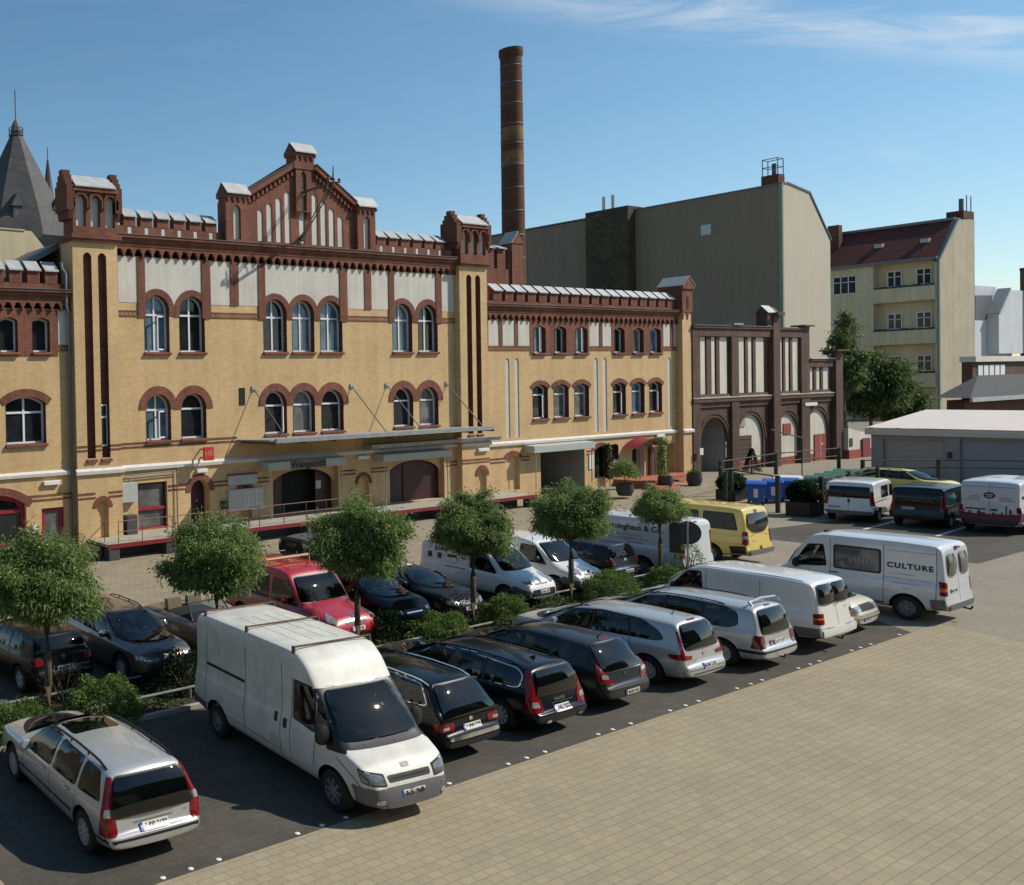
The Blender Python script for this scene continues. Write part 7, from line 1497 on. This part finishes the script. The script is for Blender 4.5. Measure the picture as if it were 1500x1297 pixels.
for k, (x, R_, zt, zb, n) in enumerate(((9.05,1.26,4.22,1.98,42000),(13.78,1.22,4.26,2.12,40000),(18.55,1.30,4.22,1.92,42000),(23.27,1.16,4.18,2.02,38000),(27.99,1.16,4.12,2.05,38000),(33.0,.80,3.62,2.15,13000))):
    globe_tree(11+k, x, 18.45, R_, zt, zb, TL[k], n, .085 if k < 5 else .07, .0)
def shrub(seed, name, x, y, rx, ry, h, label, mat, n=3800, leaf=.07, z0=.05, group=None, cat='shrub', stems=True, dome=True, parent=None):
    rs = np.random.RandomState(seed); t = parent or empty(name, (x, y, z0)); 
    if parent is None: tag(t, label, cat, group)
    d = unit(rs, n); d[:, 2] = np.abs(d[:, 2]) if dome else d[:, 2]; tt = rs.uniform(.62, 1, n)**.5
    lump = 1+.12*np.sin(d[:, 0]*7+seed)*np.cos(d[:, 1]*6+seed*2)+.07*np.sin(d[:, 2]*11+d[:, 0]*9)
    p = d*(tt*lump)[:, None]*np.array([rx, ry, h if dome else h/2]); 
    if not dome: p[:, 2] += h/2
    v, f = leaves_mesh(rs, p, d+np.array([0, 0, .25]), leaf, leaf*.55, .25, .6); link_leaves('foliage', v, f, M[mat], t)
    if stems:
        m = MB()
        for k in range(9):
            a = k*2.4; m.tube([(0.05*math.cos(a), .05*math.sin(a), -.06), (rx*.35*math.cos(a), ry*.35*math.sin(a), h*.45), (rx*.6*math.cos(a), ry*.6*math.sin(a), h*.75)], [.016, .012, .006], 5)
        m.build('stems', M['bark'], t)
    return t
shrub(31, 'rounded_shrub', 8.0, 17.95, .95, .62, .72, 'light green shrub left of the trunk of the leftmost globe tree', 'leaf2', 4200)
shrub(32, 'rounded_shrub', 10.15, 18.0, 1.0, .72, .92, 'bright green shrub right of the leftmost trunk, behind the silver estate', 'leaf2', 5200)
shrub(33, 'rose_bush', 9.9, 19.35, .8, .35, .95, 'loose dark reddish bush behind the bright green shrub', 'leafred', 1300, .06)
shrub(34, 'rounded_shrub', 21.5, 18.15, 1.15, .72, .80, 'low spreading shrub right of the third trunk, behind the black estates', 'leaf2', 5200, .075)
shrub(35, 'rounded_shrub', 24.35, 18.15, .85, .70, .92, 'dense shrub just right of the fourth trunk', 'leaf2', 5000)
shrub(36, 'clipped_shrub', 30.0, 18.35, 1.15, .78, 1.02, 'large smooth clipped shrub right of the fifth trunk', 'leaf2', 7000, .06)
shrub(37, 'rounded_shrub', 33.1, 18.3, .85, .65, .78, 'low shrub at the foot of the smallest globe tree', 'leaf2', 4500, .065)
shrub(38, 'tall_shrub', 34.75, 18.45, .5, .45, 1.45, 'tall sparse pale shrub beside the round sign post', 'leaf2', 1300, .06, dome=False)
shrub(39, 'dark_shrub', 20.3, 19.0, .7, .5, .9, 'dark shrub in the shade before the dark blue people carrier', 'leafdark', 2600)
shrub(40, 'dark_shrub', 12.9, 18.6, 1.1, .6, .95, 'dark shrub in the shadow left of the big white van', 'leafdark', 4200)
shrub(41, 'rose_bush', 23.6, 19.3, .7, .35, .95, 'thin reddish bush before the black saloon', 'leafred', 1100, .06)
rs = np.random.RandomState(50); n = 15000
gx = rs.uniform(-6, 35.4, n); gy = rs.uniform(17.62, 19.8, n); keep = np.sin(gx*2.1+gy)+np.sin(gx*.7)*.8+rs.normal(size=n)*.8 > -.7
p = np.stack([gx, gy, .05+rs.uniform(0, .22, n)*(.6+.4*np.sin(gx*3))], 1)[keep]; v, f = leaves_mesh(rs, p, np.tile([0, 0, 1.0], (len(p), 1)), .11, .06, .4, .8)
o = link_leaves('ground_cover', v, f, M['leafivy']); tag(o, 'low leafy ground cover filling the planted strip between the two parking rows', 'ground cover', kind='stuff')
M['railsteel'] = plain('weathered_pipe', (.17,.18,.17), .75, .0, var=.3)
# low pipe rails along both sides of the bed
for y, lb in ((17.98, 'low galvanised pipe rail along the front edge of the planted strip'), (19.32, 'low galvanised pipe rail along the back edge of the planted strip')):
    t = world_root('low_pipe_rail', (14, y, 0.06)); tag(t, lb, 'rail'); m = MB(); m.tube([(-8, y, .32), (34.6, y, .32)], .034, 10); m.build('rail', M['railsteel'], t, smooth=True)
    for k in range(22):
        x = -7.4+k*2.0; m = MB(); m.tube([(x, y, -.02), (x, y, .30)], .028, 8); m.build('post', M['steel'], t, smooth=True)
# round sign seen from behind
t = world_root('traffic_sign', (33.42, 17.75, .06)); tag(t, 'dark back of a round traffic sign on a grey pole in the hedge', 'sign'); m = MB(); m.tube([(33.42,17.75,-.05),(33.42,17.75,2.42)], .035, 10); m.build('pole', M['steel'], t, smooth=True)
m = MB(); m.lathe([(.001,-.012),(.40,-.012),(.41,0),(.40,.012),(.001,.012)], (0,0,2.05), 36, 'y', cap=False); ca, sa = math.cos(R(-55)), math.sin(R(-55)); m.v = [(33.42-.05*sa+a*ca-b*sa, 17.75+.05*ca+a*sa+b*ca, c_) for a, b, c_ in m.v]; m.build('disc', plain('dark_sign_back', (.05,.052,.05), .5, .3), t, smooth=True)
m = MB(); m.obox((33.20,18.05,1.35), .34, .03, 1.05, R(-55)); m.build('dark_band', M['black'], t)  # dark upright band left of the disc
# trees beyond the arcade
def big_tree(seed, x, y, z0, R_, zt, zb, n, label, lf=.34):
    rs = np.random.RandomState(seed); t = empty('leafy_tree', (x, y, z0)); tag(t, label, 'tree', 'trees between the arcade and the tenement'); zc = (zt+zb)/2; rz = (zt-zb)/2
    p, cen = crown_pts(rs, n, (0, 0, zc), (R_*.86, R_*.86, rz*.86), 70, .30*R_/2, (.25, 1.0)); rel = p-np.array([0, 0, zc]); out = rel/(np.linalg.norm(rel, axis=1)[:, None]+1e-6)
    v, f = leaves_mesh(rs, p, out*.6+np.array([0, 0, -.6]), lf, lf*.38, .3, .5); link_leaves('crown', v, f, M['leafbig'], t)
    m = MB(); m.tube([(0,0,-.3),(.1,0,zb*.6),(0,.1,zb+.5),(.05,0,zt-1)], [.28,.22,.18,.04], 8)
    for c_ in cen[:25]: m.tube([(0,.05,zb+.3+(c_[2]-zb)*.3), Vector((0,0,zb)).lerp(Vector(c_), .6), Vector(c_)], [.08,.05,.015], 5)
    m.build('trunk', M['bark'], t, smooth=True)
big_tree(61, 114.2, 45.2, 0, 1.9, 14.2, 3.0, 9000, 'tall narrow tree rising against the grey block beside its balconies'); big_tree(62, 120.2, 45.2, 0, 3.2, 10.4, 1.0, 18000, 'broad drooping tree in the gap between arcade and tenement'); big_tree(63, 127.5, 45.6, 0, 2.7, 7.0, .8, 10000, 'lowest tree of the group just above the garage roof')
# ------------------------------------------------------------------ loading platform, canopies, signs and yard furniture
LP = world_root('loading_platform', (36, 36.2, -.4)); tag(LP, 'long concrete loading platform with red steel edge along the brewery wall', 'platform')
FY = 36.2
m = MB(); m.box(21.0, 51.6, FY, WY-.003, .22, .36); m.build('deck', M['concrete'], LP)
m = MB(); m.box(21.0, 51.6, FY-.03, FY-.002, .17, .365); m.build('red_edge', M['redpaint'], LP)
for x in (21.05, 24.2, 28.4, 33.0, 38.0, 43.0, 47.6, 51.0):
    m = MB(); m.box(x, x+.55, FY+.02, FY+.5, -.75, .219); m.build('pier', M['darkgrey'], LP)
m = MB(); m.box(21.6, 51.0, FY+.9, FY+1.0, -.75, .219); m.build('back_wall', M['darkgrey'], LP)
m = MB()
for k in range(3): m.box(20.55-.32*k, 20.99-.0*k if k == 0 else 20.549-.32*(k-1), FY+.55, FY+1.75, -.75, .20-.20*k)
m.build('steps', M['brown'], LP)
def railing(x0, x1, y, z, posts, h=1.0, label=None):
    t = world_root('railing', ((x0+x1)/2, y, z)); tag(t, label, 'railing')
    for zz in (h, h*.52):
        m = MB(); m.tube([(x0, y, z+zz), (x1, y, z+zz)], .022, 6); m.build('rail', M['rail_red'], t)
    for x in posts:
        m = MB(); m.tube([(x, y, z), (x, y, z+h)], .022, 6); m.build('post', M['rail_red'], t)
    return t
r_ = railing(21.6, 29.2, FY+.10, .36, [21.6, 22.9, 24.6, 26.5, 28.0, 29.2], label='rusty red railing along the left part of the loading platform'); railing(29.9, 37.9, FY+.10, .36, [29.9, 31.5, 33.0, 34.4, 35.9, 37.9], label='rusty red railing in front of the wine shop entrance')
m = MB(); m.tube([(21.2, FY+.7, .36), (21.2, FY+.7, 1.3), (20.95, FY+.7, 1.05), (20.0, FY+.7, .30), (19.9, FY+.7, -.2)], .02, 6); m.build('stair_rail', M['rail_red'], r_)
# suspended canopy
CN = world_root('canopy', (39, 37, 4.6)); tag(CN, 'long flat grey canopy hung from the brewery wall by four rods', 'canopy')
m = MB(); m.prism([(35.85,4.66),(35.85,4.73),(WY-.003,4.66),(WY-.003,4.59)], 'x', 30.3, 47.5); m.build('sheet', M['canopy_top'], CN)
m = MB(); m.prism([(35.70,4.56),(35.66,4.78),(35.84,4.78),(35.84,4.56)], 'x', 30.6, 46.9); m.build('gutter', M['zinc'], CN)
for k in range(9): m = MB(); x = 30.6+k*2.08; m.box(x, x+.08, 35.86, WY-.005, 4.46, 4.585); m.build('beam', M['darksteel'], CN)
for x in (31.45, 38.55, 41.35, 46.45):
    m = MB(); m.tube([(x, WY-.02, 7.33), (x+.1, 36.0, 4.72)], .03, 7); rd_ = m.build('rod', M['darksteel'], CN); m = MB(); m.box(x-.12, x+.12, WY-.07, WY-.003, 7.22, 7.46); m.build('anchor', M['steel'], rd_)
m = MB(); m.prism([(37.8,3.74),(37.7,3.96),(WY-.16,4.0),(WY-.16,3.74)], 'x', 39.3, 50.4); tag(m.build('lower_gutter', M['canopy_top']), 'grey sheet metal gutter under the right half of the canopy', 'gutter')
def sign_box(x0, x1, z0, z1, y, d_, label, txt=None, panel=None, name='sign_box'):
    t = world_root(name, ((x0+x1)/2, y, z0)); tag(t, label, 'awning box'); m = MB(); m.prism([(y-d_,z0),(y-d_,z1-.06),(y-.003,z1),(y-.003,z0)], 'x', x0, x1); m.build('box', M['grey_box'], t, bevel=.02)
    if panel:
        m = MB(); m.box(panel[0], panel[1], y-d_-.02, y-d_-.003, z0+.0, z1-.07); m.build('panel', plain('grey_sign_panel', (.17,.17,.17), .5), t)
    if txt:
        vs, fs = text_mesh(txt, .50, .022); m = MB(); cx = (panel[0]+panel[1])/2; m.add([(cx+a, y-d_-.028, (z0+z1)/2-.03+b) for a, b in vs], fs); m.build('lettering', V['ink'], t)
    for x in (x0+.25, x1-.25): m = MB(); m.tube([(x, y-d_+.1, z0), (x, y-d_+.1, .36)], .03, 6); m.build('post', M['steel'], t)
sign_box(31.75, 37.35, 2.95, 3.45, WY, .75, 'grey awning box lettered Weingschaeft above the dark shop entrance', 'Weingschäft', (33.3, 35.8)); sign_box(40.2, 45.9, 2.94, 3.40, WY, .75, 'plain grey awning box above the maroon double gate'); sign_box(53.6, 60.0, 2.72, 3.22, WY, .8, 'pale awning box above the open gateway in the right wing')
def wall_thing(name, label, cat, x0, x1, y0, y1, z0, z1, mat, bev=.008):
    m = MB(); m.box(x0, x1, y0, y1, z0, z1); o = m.build(name, M[mat], bevel=bev, origin=((x0+x1)/2, y1, z0)); tag(o, label, cat); return o
W1 = WY-.003
for x0, x1, y_, z0, lb in ((18.85,19.7,W1,3.05,'white lamp box above the red framed door of the left wing'),(27.6,28.25,W1,3.08,'white lamp box above the maroon side door'),(38.85,39.75,W1,3.12,'white lamp box between the two grey awning boxes'),(48.6,49.6,38.097,3.07,'white lamp box low on the right tower'),(68.4,69.4,W1,3.05,'white lamp box right of the red barrel canopy')): wall_thing('wall_lamp', lb, 'lamp', x0, x1, y_-.16, y_, z0, z0+.2, 'frame', .03)
t = world_root('meter_box', (23.45, WY, 1.9)); tag(t, 'large grey meter box left of the shop window with pipes above', 'box'); m = MB(); m.box(23.0, 23.88, WY-.3, W1, 1.92, 2.88); m.build('box', M['grey_box'], t, bevel=.02)
m = MB(); m.tube([(23.2,WY-.15,2.88),(23.2,WY-.15,3.1),(23.4,WY-.1,3.22),(26.3,WY-.1,3.28)], .03, 6); m.tube([(23.45,WY-.15,2.88),(23.5,WY-.1,3.08),(26.3,WY-.1,3.14)], .03, 6); m.tube([(26.35,WY-.1,3.4),(26.35,WY-.1,.4)], .03, 6); m.build('pipes', M['darksteel'], t)
wall_thing('bin_cabinet', 'dark grey cabinet on the platform left of the shop window', 'cabinet', 23.15, 23.75, WY-.45, W1, .36, 1.3, 'darkgrey', .02); wall_thing('letter_box', 'black letter box right of the maroon side door', 'letter box', 29.15, 29.45, WY-.2, W1, 1.05, 1.5, 'black'); wall_thing('door_bell', 'small white bell panel beside the red framed door', 'bell', 18.25, 18.5, WY-.1, W1, .9, 1.25, 'frame')
wall_thing('vent_slot', 'narrow dark vent plate high on the wall left of the canopy rods', 'vent', 30.5, 30.88, WY-.03, W1, 6.47, 7.38, 'dark', .004)
t = world_root('notice_board', (30.75, WY, 1.0)); tag(t, 'large pale notice board under the canopy left of the wine shop', 'notice board'); m = MB(); m.box(29.6, 31.95, WY-.10, W1, 1.0, 2.05); m.build('frame', M['grey_box'], t, bevel=.015)
m = MB()
for i in range(8):
    for j in range(3): m.box(29.68+i*.28, 29.93+i*.28, WY-.115, WY-.101, 1.12+j*.30, 1.37+j*.30)
m.build('notices', M['white'], t); m = MB(); m.box(29.55, 32.0, WY-.16, WY-.0035, .92, .995); m.build('ledge', M['band'], t)
t = world_root('shop_board', (30.6, WY, 2.3)); tag(t, 'long pale board with red top edge above the notice board', 'sign'); m = MB(); m.box(29.62, 31.55, WY-.08, W1, 2.28, 2.78); m.build('board', M['grey_box'], t); m = MB(); m.box(29.6, 31.57, WY-.12, WY-.0035, 2.784, 2.86); m.build('top_edge', M['redpaint'], t)
vs, fs = text_mesh('Wein', .3, .004); m = MB(); m.add([(30.25+a, WY-.088, 2.52+b) for a, b in vs], fs); m.build('lettering', M['steel'], t)
t = world_root('red_wall_sign', (28.2, WY, 3.7)); tag(t, 'square red projecting wall sign left of the canopy', 'sign'); m = MB(); m.box(27.62, 28.24, WY-.75, WY-.63, 3.74, 4.42); m.build('panel', plain('sign_red', (.50,.035,.03), .4), t, bevel=.01); m = MB(); m.box(27.9, 27.96, WY-.63, W1, 4.25, 4.31); m.box(27.9, 27.96, WY-.63, W1, 3.82, 3.88); m.build('bracket', M['darksteel'], t)
vs, fs = text_mesh('HK', .38, .01); m = MB(); m.add([(27.93+a, WY-.758, 4.08+b) for a, b in vs], fs); m.build('lettering', plain('faded_red', (.62,.16,.13), .5), t)
t = world_root('drain_pipe', (20.2, 38.3, 0)); tag(t, 'grey drain pipe in the corner between left wing and left tower', 'pipe'); m = MB(); M['pipe_grey'] = plain('grey_pipe', (.17,.18,.19), .5, .3); m.tube([(20.0,38.3,13.5),(20.02,38.3,13.2),(20.2,38.28,12.95),(20.2,38.28,11.45),(20.33,38.3,11.05),(20.33,38.3,1.0)], .07, 9); m.build('pipe', M['pipe_grey'], t, smooth=True); m = MB(); m.tube([(20.33,38.3,1.0),(20.33,38.3,-.5)], .085, 9); m.build('cast_base', M['darksteel'], t, smooth=True)
t = world_root('hoist_bracket', (34.9, 38.2, 16.5)); tag(t, 'dark iron bracket with insulators reaching out from the gable', 'bracket'); hd = (34.5, 35.5, 17.9)
m = MB()
for dx in (-.09, .09): m.tube([(34.9+dx,38.3,17.95),(34.5+dx,35.5,17.9)], .035, 6); m.tube([(34.85+dx,38.3,15.5),(34.5+dx,35.6,17.7)], .035, 6)
m.tube([(34.6,36.2,17.9),(34.62,36.3,17.2)], .025, 5); m.tube([(34.7,37.0,17.9),(34.7,37.0,16.7)], .025, 5); m.build('struts', M['darksteel'], t)
m = MB(); m.tube([(34.1,35.5,17.9),(35.05,35.5,18.0)], .05, 6); m.tube([(34.5,35.5,17.8),(34.5,35.45,18.75)], [.06,.02], 6)
for dx in (-.35, .0, .4): m.lathe([(.001,-.05),(.09,0),(.06,.06),(.10,.12),(.05,.2),(.001,.22)], (34.55+dx,35.5,17.95), 10)
m.build('insulators', M['black'], t); m = MB(); m.lathe([(.001,0),(.2,0),(.2,.1),(.001,.1)], (34.9,38.2,17.95), 10, 'y'); m.lathe([(.001,0),(.2,0),(.2,.1),(.001,.1)], (34.9,38.2,15.5), 10, 'y'); m.build('wall_plates', M['black'], t)
# entrance of the right wing
t = world_root('barrel_canopy', (66.3, WY, 2.5)); tag(t, 'dark red barrel shaped canopy above the restaurant entrance', 'canopy'); m = MB(); pr = arc(66.3, -.2, 3.3, R(55), R(125), 14)
for a, b in zip(pr, pr[1:]): m.quad((a[0],37.35,a[1]),(b[0],37.35,b[1]),(b[0],W1,b[1]),(a[0],W1,a[1]))
m.build('cover', plain('red_canvas', (.24,.018,.026), .6), t, smooth='full'); m = MB(); plate(m, pr+[(q[0]*.97+66.3*.03, q[1]-.16) for q in pr[::-1]], [], 37.33, 37.349); m.build('front_hoop', M['dark'], t)
for x in (64.6, 68.0): m = MB(); m.tube([(x,37.4,2.55),(x,37.4,-.1)], .03, 6); m.build('post', M['darksteel'], t)
t = world_root('entrance_steps', (62, 35.4, -.3)); tag(t, 'broad terracotta steps to the restaurant entrance', 'steps')
for k in range(5): m = MB(); m.box(62.3+.25*k, 65.4+.10*k, 34.3+.48*k, 37.2 if k == 4 else 34.78+.48*k, -.5, -.16+.13*k); m.build('step', M['terrac'], t, bevel=.015)
m = MB(); m.box(63.4, 71.2, 37.202, W1, -.5, .34); m.build('landing', M['terrac'], t)
t = world_root('side_steps', (67.5, 36.6, -.3)); tag(t, 'narrow terracotta steps to the side door beside the pilaster', 'steps')
for k in range(3): m = MB(); m.box(67.6+.15*k, 69.8, 35.7+.45*k, 36.149+.45*k, -.5, -.1+.12*k); m.build('step', M['terrac'], t, bevel=.015)
def pot(x, y, r, h, label, kind, sd, z0=0):
    t = empty('plant_pot', (x, y, z0)); tag(t, label, 'plant pot'); m = MB(); m.lathe([(r*.72,0),(r*.95,h*.35),(r,h*.6),(r*.9,h*.93),(r*.95,h),(r*.85,h),(r*.82,h*.88),(.001,h*.88)], (0,0,0), 20, cap=False); m.build('pot', M['pot'], t, smooth=True); rs = np.random.RandomState(sd)
    if kind == 'bush':
        n = 2600; d = unit(rs, n); d[:, 2] = np.abs(d[:, 2])*1.2-.15; p = np.array([0, 0, h+.55])+d*rs.uniform(.3, 1, n)[:, None]*np.array([1.0, .8, 1.0])
    elif kind == 'climber':
        n = 1500; z = rs.uniform(0, 2.6, n); p = np.stack([rs.normal(size=n)*(.18+.07*np.sin(z*3)), rs.normal(size=n)*.16+.2, h+z], 1); d = unit(rs, n)
    else:
        n = 420; d = unit(rs, n); d[:, 2] = np.abs(d[:, 2]); p = np.array([0, 0, h])+d*rs.uniform(.3, 1, n)[:, None]*np.array([r*.8, r*.8, .32])
    v, f = leaves_mesh(rs, p, d, .16 if kind == 'bush' else .13, .05, .3, .5); link_leaves('plant', v, f, M['leaf2' if kind != 'bush' else 'leaf'], t); m = MB(); m.tube([(0,0,h*.8),(0,0.05,h+.8)], .03, 6); m.build('stem', M['bark'], t)
pot(58.6, 34.9, .52, .78, 'large dark pot with an oleander bush left of the terracotta steps', 'bush', 71, -.12); pot(64.4, 35.6, .46, .75, 'dark pot with a tall climbing plant right of the terracotta steps', 'climber', 72, -.05); pot(66.6, 34.9, .48, .78, 'round dark pot with small plants in front of the yellow pilaster', 'small', 73, -.03)
rs = np.random.RandomState(75); n = 900; zz = rs.uniform(.4, 2.9, n); p = np.stack([62.35+rs.normal(size=n)*.22+.1*np.sin(zz*4), 38.25+rs.normal(size=n)*.1, zz], 1); v, f = leaves_mesh(rs, p, unit(rs, n), .15, .07, .3, .5); tag(link_leaves('climbing_plant', v, f, M['leafdark']), 'dark climbing plant beside the arched window left of the entrance', 'plant')
wall_thing('menu_board', 'white menu case on the wall right of the open gateway', 'sign', 60.5, 60.95, WY-.06, W1, 1.2, 2.2, 'frame')
wall_thing('white_notice', 'small white notice on the first pier of the arcade', 'sign', 72.75, 73.2, 37.70, 37.745, 1.55, 2.05, 'frame')
t = empty('box_tree_pot', (18.1, 37.3, -.42)); tag(t, 'clipped box ball in a pale pot beside the red framed door', 'plant pot'); m = MB(); m.lathe([(.22,0),(.30,.5),(.26,.5),(.25,.42),(.001,.42)], (0,0,0), 16, cap=False); m.build('pot', M['concrete'], t, smooth=True); rs = np.random.RandomState(76); d = unit(rs, 900); p = np.array([0,0,.66])+d*np.array([.36,.36,.26]); v, f = leaves_mesh(rs, p, d, .07, .04, .2, .5); link_leaves('plant', v, f, M['leaf2'], t)
# motorcycle by the shop window
t = world_root('motorcycle', (14.9, 33.4, 0)); tag(t, 'dark parked motorcycle with red tail lamp at the left edge', 'motorcycle'); dz = -.28
for y in (32.75, 34.15):
    m = MB(); m.lathe([(.24,-.06),(.33,-.05),(.34,0),(.33,.05),(.24,.06)], (14.9,y,.33+dz), 24, 'x', cap=False); w_ = m.build('wheel', V['tyre'], t, smooth=True); m = MB(); m.lathe([(.24,-.03),(.24,.03),(.03,.03),(.03,-.03)], (14.9,y,.33+dz), 18, 'x', cap=False); m.build('rim', V['rimdark'], w_)
m = MB(); m.prism([(32.8,.78),(33.2,.72),(33.55,.80),(33.9,.95),(33.75,1.02),(33.3,1.0),(33.1,.88),(32.7,.92)], 'x', 14.78, 15.02); m.v = [(a, b, c_+dz) for a, b, c_ in m.v]; m.build('tank_and_seat', P['black'], t, bevel=.03)
m = MB(); m.box(14.75, 15.05, 33.2, 33.7, .35+dz, .72+dz); m.build('engine', M['darksteel'], t, bevel=.03); m = MB(); m.tube([(14.9,34.15,.33+dz),(14.9,33.9,1.0+dz)], .035, 6); m.tube([(14.55,33.8,1.1+dz),(14.9,33.9,1.05+dz),(15.25,33.8,1.1+dz)], .02, 6); m.tube([(14.9,32.75,.33+dz),(14.9,33.3,.5+dz)], .03, 6); m.build('fork_and_handlebar', M['steel'], t); m = MB(); m.box(14.82, 14.98, 32.58, 32.66, .78+dz, .88+dz); m.build('tail_lamp', V['tail'], t); m = MB(); m.box(14.78, 15.02, 32.55, 32.58, .55+dz, .75+dz); m.build('number_plate', V['plate'], t)
# bins behind a green fence
BP = {}
M['bin_blue'] = plain('blue_bin_plastic', (.02,.10,.40), .45, var=.12); M['bin_green'] = plain('green_bin_plastic', (.022,.09,.052), .5, var=.15); M['bin_lid_green'] = plain('pale_green_bin_lid', (.05,.13,.075), .5, var=.2)
def bin4(x, y, rz, label, lid, bodym, group, white=False, sc=1.0):
    t = empty('waste_container', (x, y, 0), rz); t.scale = (sc, 1, 1); tag(t, label, 'bin', group)
    m = MB(); v0 = [(-.55,-.42,.2),(.55,-.42,.2),(.55,.42,.2),(-.55,.42,.2),(-.66,-.52,1.12),(.66,-.52,1.12),(.66,.52,1.12),(-.66,.52,1.12)]; m.add(v0, [(0,3,2,1),(4,5,6,7),(0,1,5,4),(1,2,6,5),(2,3,7,6),(3,0,4,7)]); m.build('tub', M[bodym], t, bevel=.04)
    m = MB(); m.prism([(-.60,1.12)]+[(.60*math.cos(a), 1.12+.26*math.sin(a)) for a in [PI-k*PI/8 for k in range(9)]][1:-1]+[(.60,1.12)], 'x', -.70, .70); m.build('lid', M[lid], t, bevel=.02)
    for sx in (-.48, .48):
        for sy in (-.36, .36): m = MB(); m.lathe([(.001,-.03),(.09,-.03),(.09,.03),(.001,.03)], (sx,sy,.09), 12, 'y', cap=False); m.build('wheel', V['tyre'], t)
    m = MB(); m.box(-.18,.12,-.535,-.50,.45,.95); m.v = [(a, b if c_ > .6 else b+.05, c_) for a, b, c_ in m.v]; m.build('label_panel', M['frame'], t)
for k, (x, y) in enumerate(((58.95,27.6),(60.65,27.5),(61.9,27.25))): bin4(x, y, R(-62), ['blue waste container, leftmost behind the green fence', 'blue waste container, middle of the three blue ones', 'blue waste container, rightmost of the three blue ones'][k], 'bin_blue', 'bin_blue', 'blue waste containers', sc=.66)
bin4(63.2, 27.9, R(-62), 'container with a pale lid between the blue and green ones', 'frame', 'darkgrey', None)
for k in range(4): bin4(64.3+1.8*k, 26.7+.25*k, R(-75), 'green waste container with ribbed lid, %s from the pale lidded one' % ['first', 'second', 'third', 'fourth'][k], 'bin_lid_green', 'bin_green', 'green waste containers')
def fence_run(pts, label, h=1.9, rails=(1.86, 1.0, .25), slats=False):
    t = world_root('metal_fence', (pts[0][0], pts[0][1], 0)); tag(t, label, 'fence')
    for (a, b) in zip(pts, pts[1:]):
        for z in rails: m = MB(); m.tube([(*a, z), (*b, z)], .042, 6); m.build('rail', M['green_metal'], t)
        if slats:
            m = MB()
            for k in range(7): z = .2+.24*k; d_ = Vector((b[0]-a[0], b[1]-a[1])).normalized(); m.add([(a[0],a[1],z),(b[0],b[1],z),(b[0],b[1],z+.10),(a[0],a[1],z+.10)], [(0,1,2,3)])
            m.build('slat_panel', M['green_metal'], t)
    for p in pts: m = MB(); m.box(p[0]-.085, p[0]+.085, p[1]-.085, p[1]+.085, -.02, h); m.build('post', M['green_metal'], t)
fence_run([(60.9,30.4),(57.6,28.5)], 'dark green fence end left of the bins', slats=False); fence_run([(58.4,28.6),(56.3,25.3)], 'dark green frame with heavy posts before the blue bins', 2.0, (1.95,)); fence_run([(57.2,23.7),(61.2,24.1),(66,24.6)], 'slatted dark green fence behind the white minibus van', 2.0, (1.9,), True); fence_run([(62.5,31.2),(71,32.0),(78.6,31.5)], 'thin dark railing behind the green containers', 2.1, (2.05,1.5)); fence_run([(71,27.2),(74,24.5),(76.5,20.5),(77.5,17)], 'thin dark railing before the garage doors', 1.9, (1.86,1.4))
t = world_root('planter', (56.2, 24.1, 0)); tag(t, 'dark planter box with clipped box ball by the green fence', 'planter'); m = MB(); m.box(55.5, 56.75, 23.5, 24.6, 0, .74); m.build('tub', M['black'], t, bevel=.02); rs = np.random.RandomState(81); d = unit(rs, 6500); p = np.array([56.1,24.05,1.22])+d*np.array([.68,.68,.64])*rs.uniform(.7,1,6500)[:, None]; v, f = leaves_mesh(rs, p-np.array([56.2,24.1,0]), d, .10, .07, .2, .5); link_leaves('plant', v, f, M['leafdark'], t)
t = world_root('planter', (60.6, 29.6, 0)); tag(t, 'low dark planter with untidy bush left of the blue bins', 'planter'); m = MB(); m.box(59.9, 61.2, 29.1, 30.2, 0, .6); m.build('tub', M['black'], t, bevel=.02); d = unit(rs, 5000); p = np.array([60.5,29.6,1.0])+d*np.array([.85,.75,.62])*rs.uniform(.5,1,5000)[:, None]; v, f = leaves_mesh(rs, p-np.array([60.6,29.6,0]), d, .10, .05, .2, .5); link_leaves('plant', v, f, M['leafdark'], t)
t = world_root('conifer', (76.8, 36.2, 0)); tag(t, 'small dark conifer standing before the second arch', 'tree'); n = 1400; z = rs.uniform(0, 1, n); a = rs.uniform(0, 2*PI, n); rr = (1-z)*.62*rs.uniform(.5, 1, n); p = np.stack([rr*np.cos(a), rr*np.sin(a), .2+1.7*z], 1); v, f = leaves_mesh(rs, p, np.stack([np.cos(a), np.sin(a), a*0+.2], 1), .14, .05, .3, .4); link_leaves('foliage', v, f, M['leafdark'], t); m = MB(); m.tube([(76.8,36.2,-.05),(76.8,36.2,1.2)], [.06,.03], 6); m.build('trunk', M['bark'], t)
t = world_root('lamp_post', (72.9, 31.3, 0)); tag(t, 'thin dark post standing before the low white outbuilding', 'post'); m = MB(); m.tube([(72.9,31.3,0),(72.9,31.3,3.05),(69.5,31.6,3.75)], .045, 6); m.build('post', M['green_metal'], t)
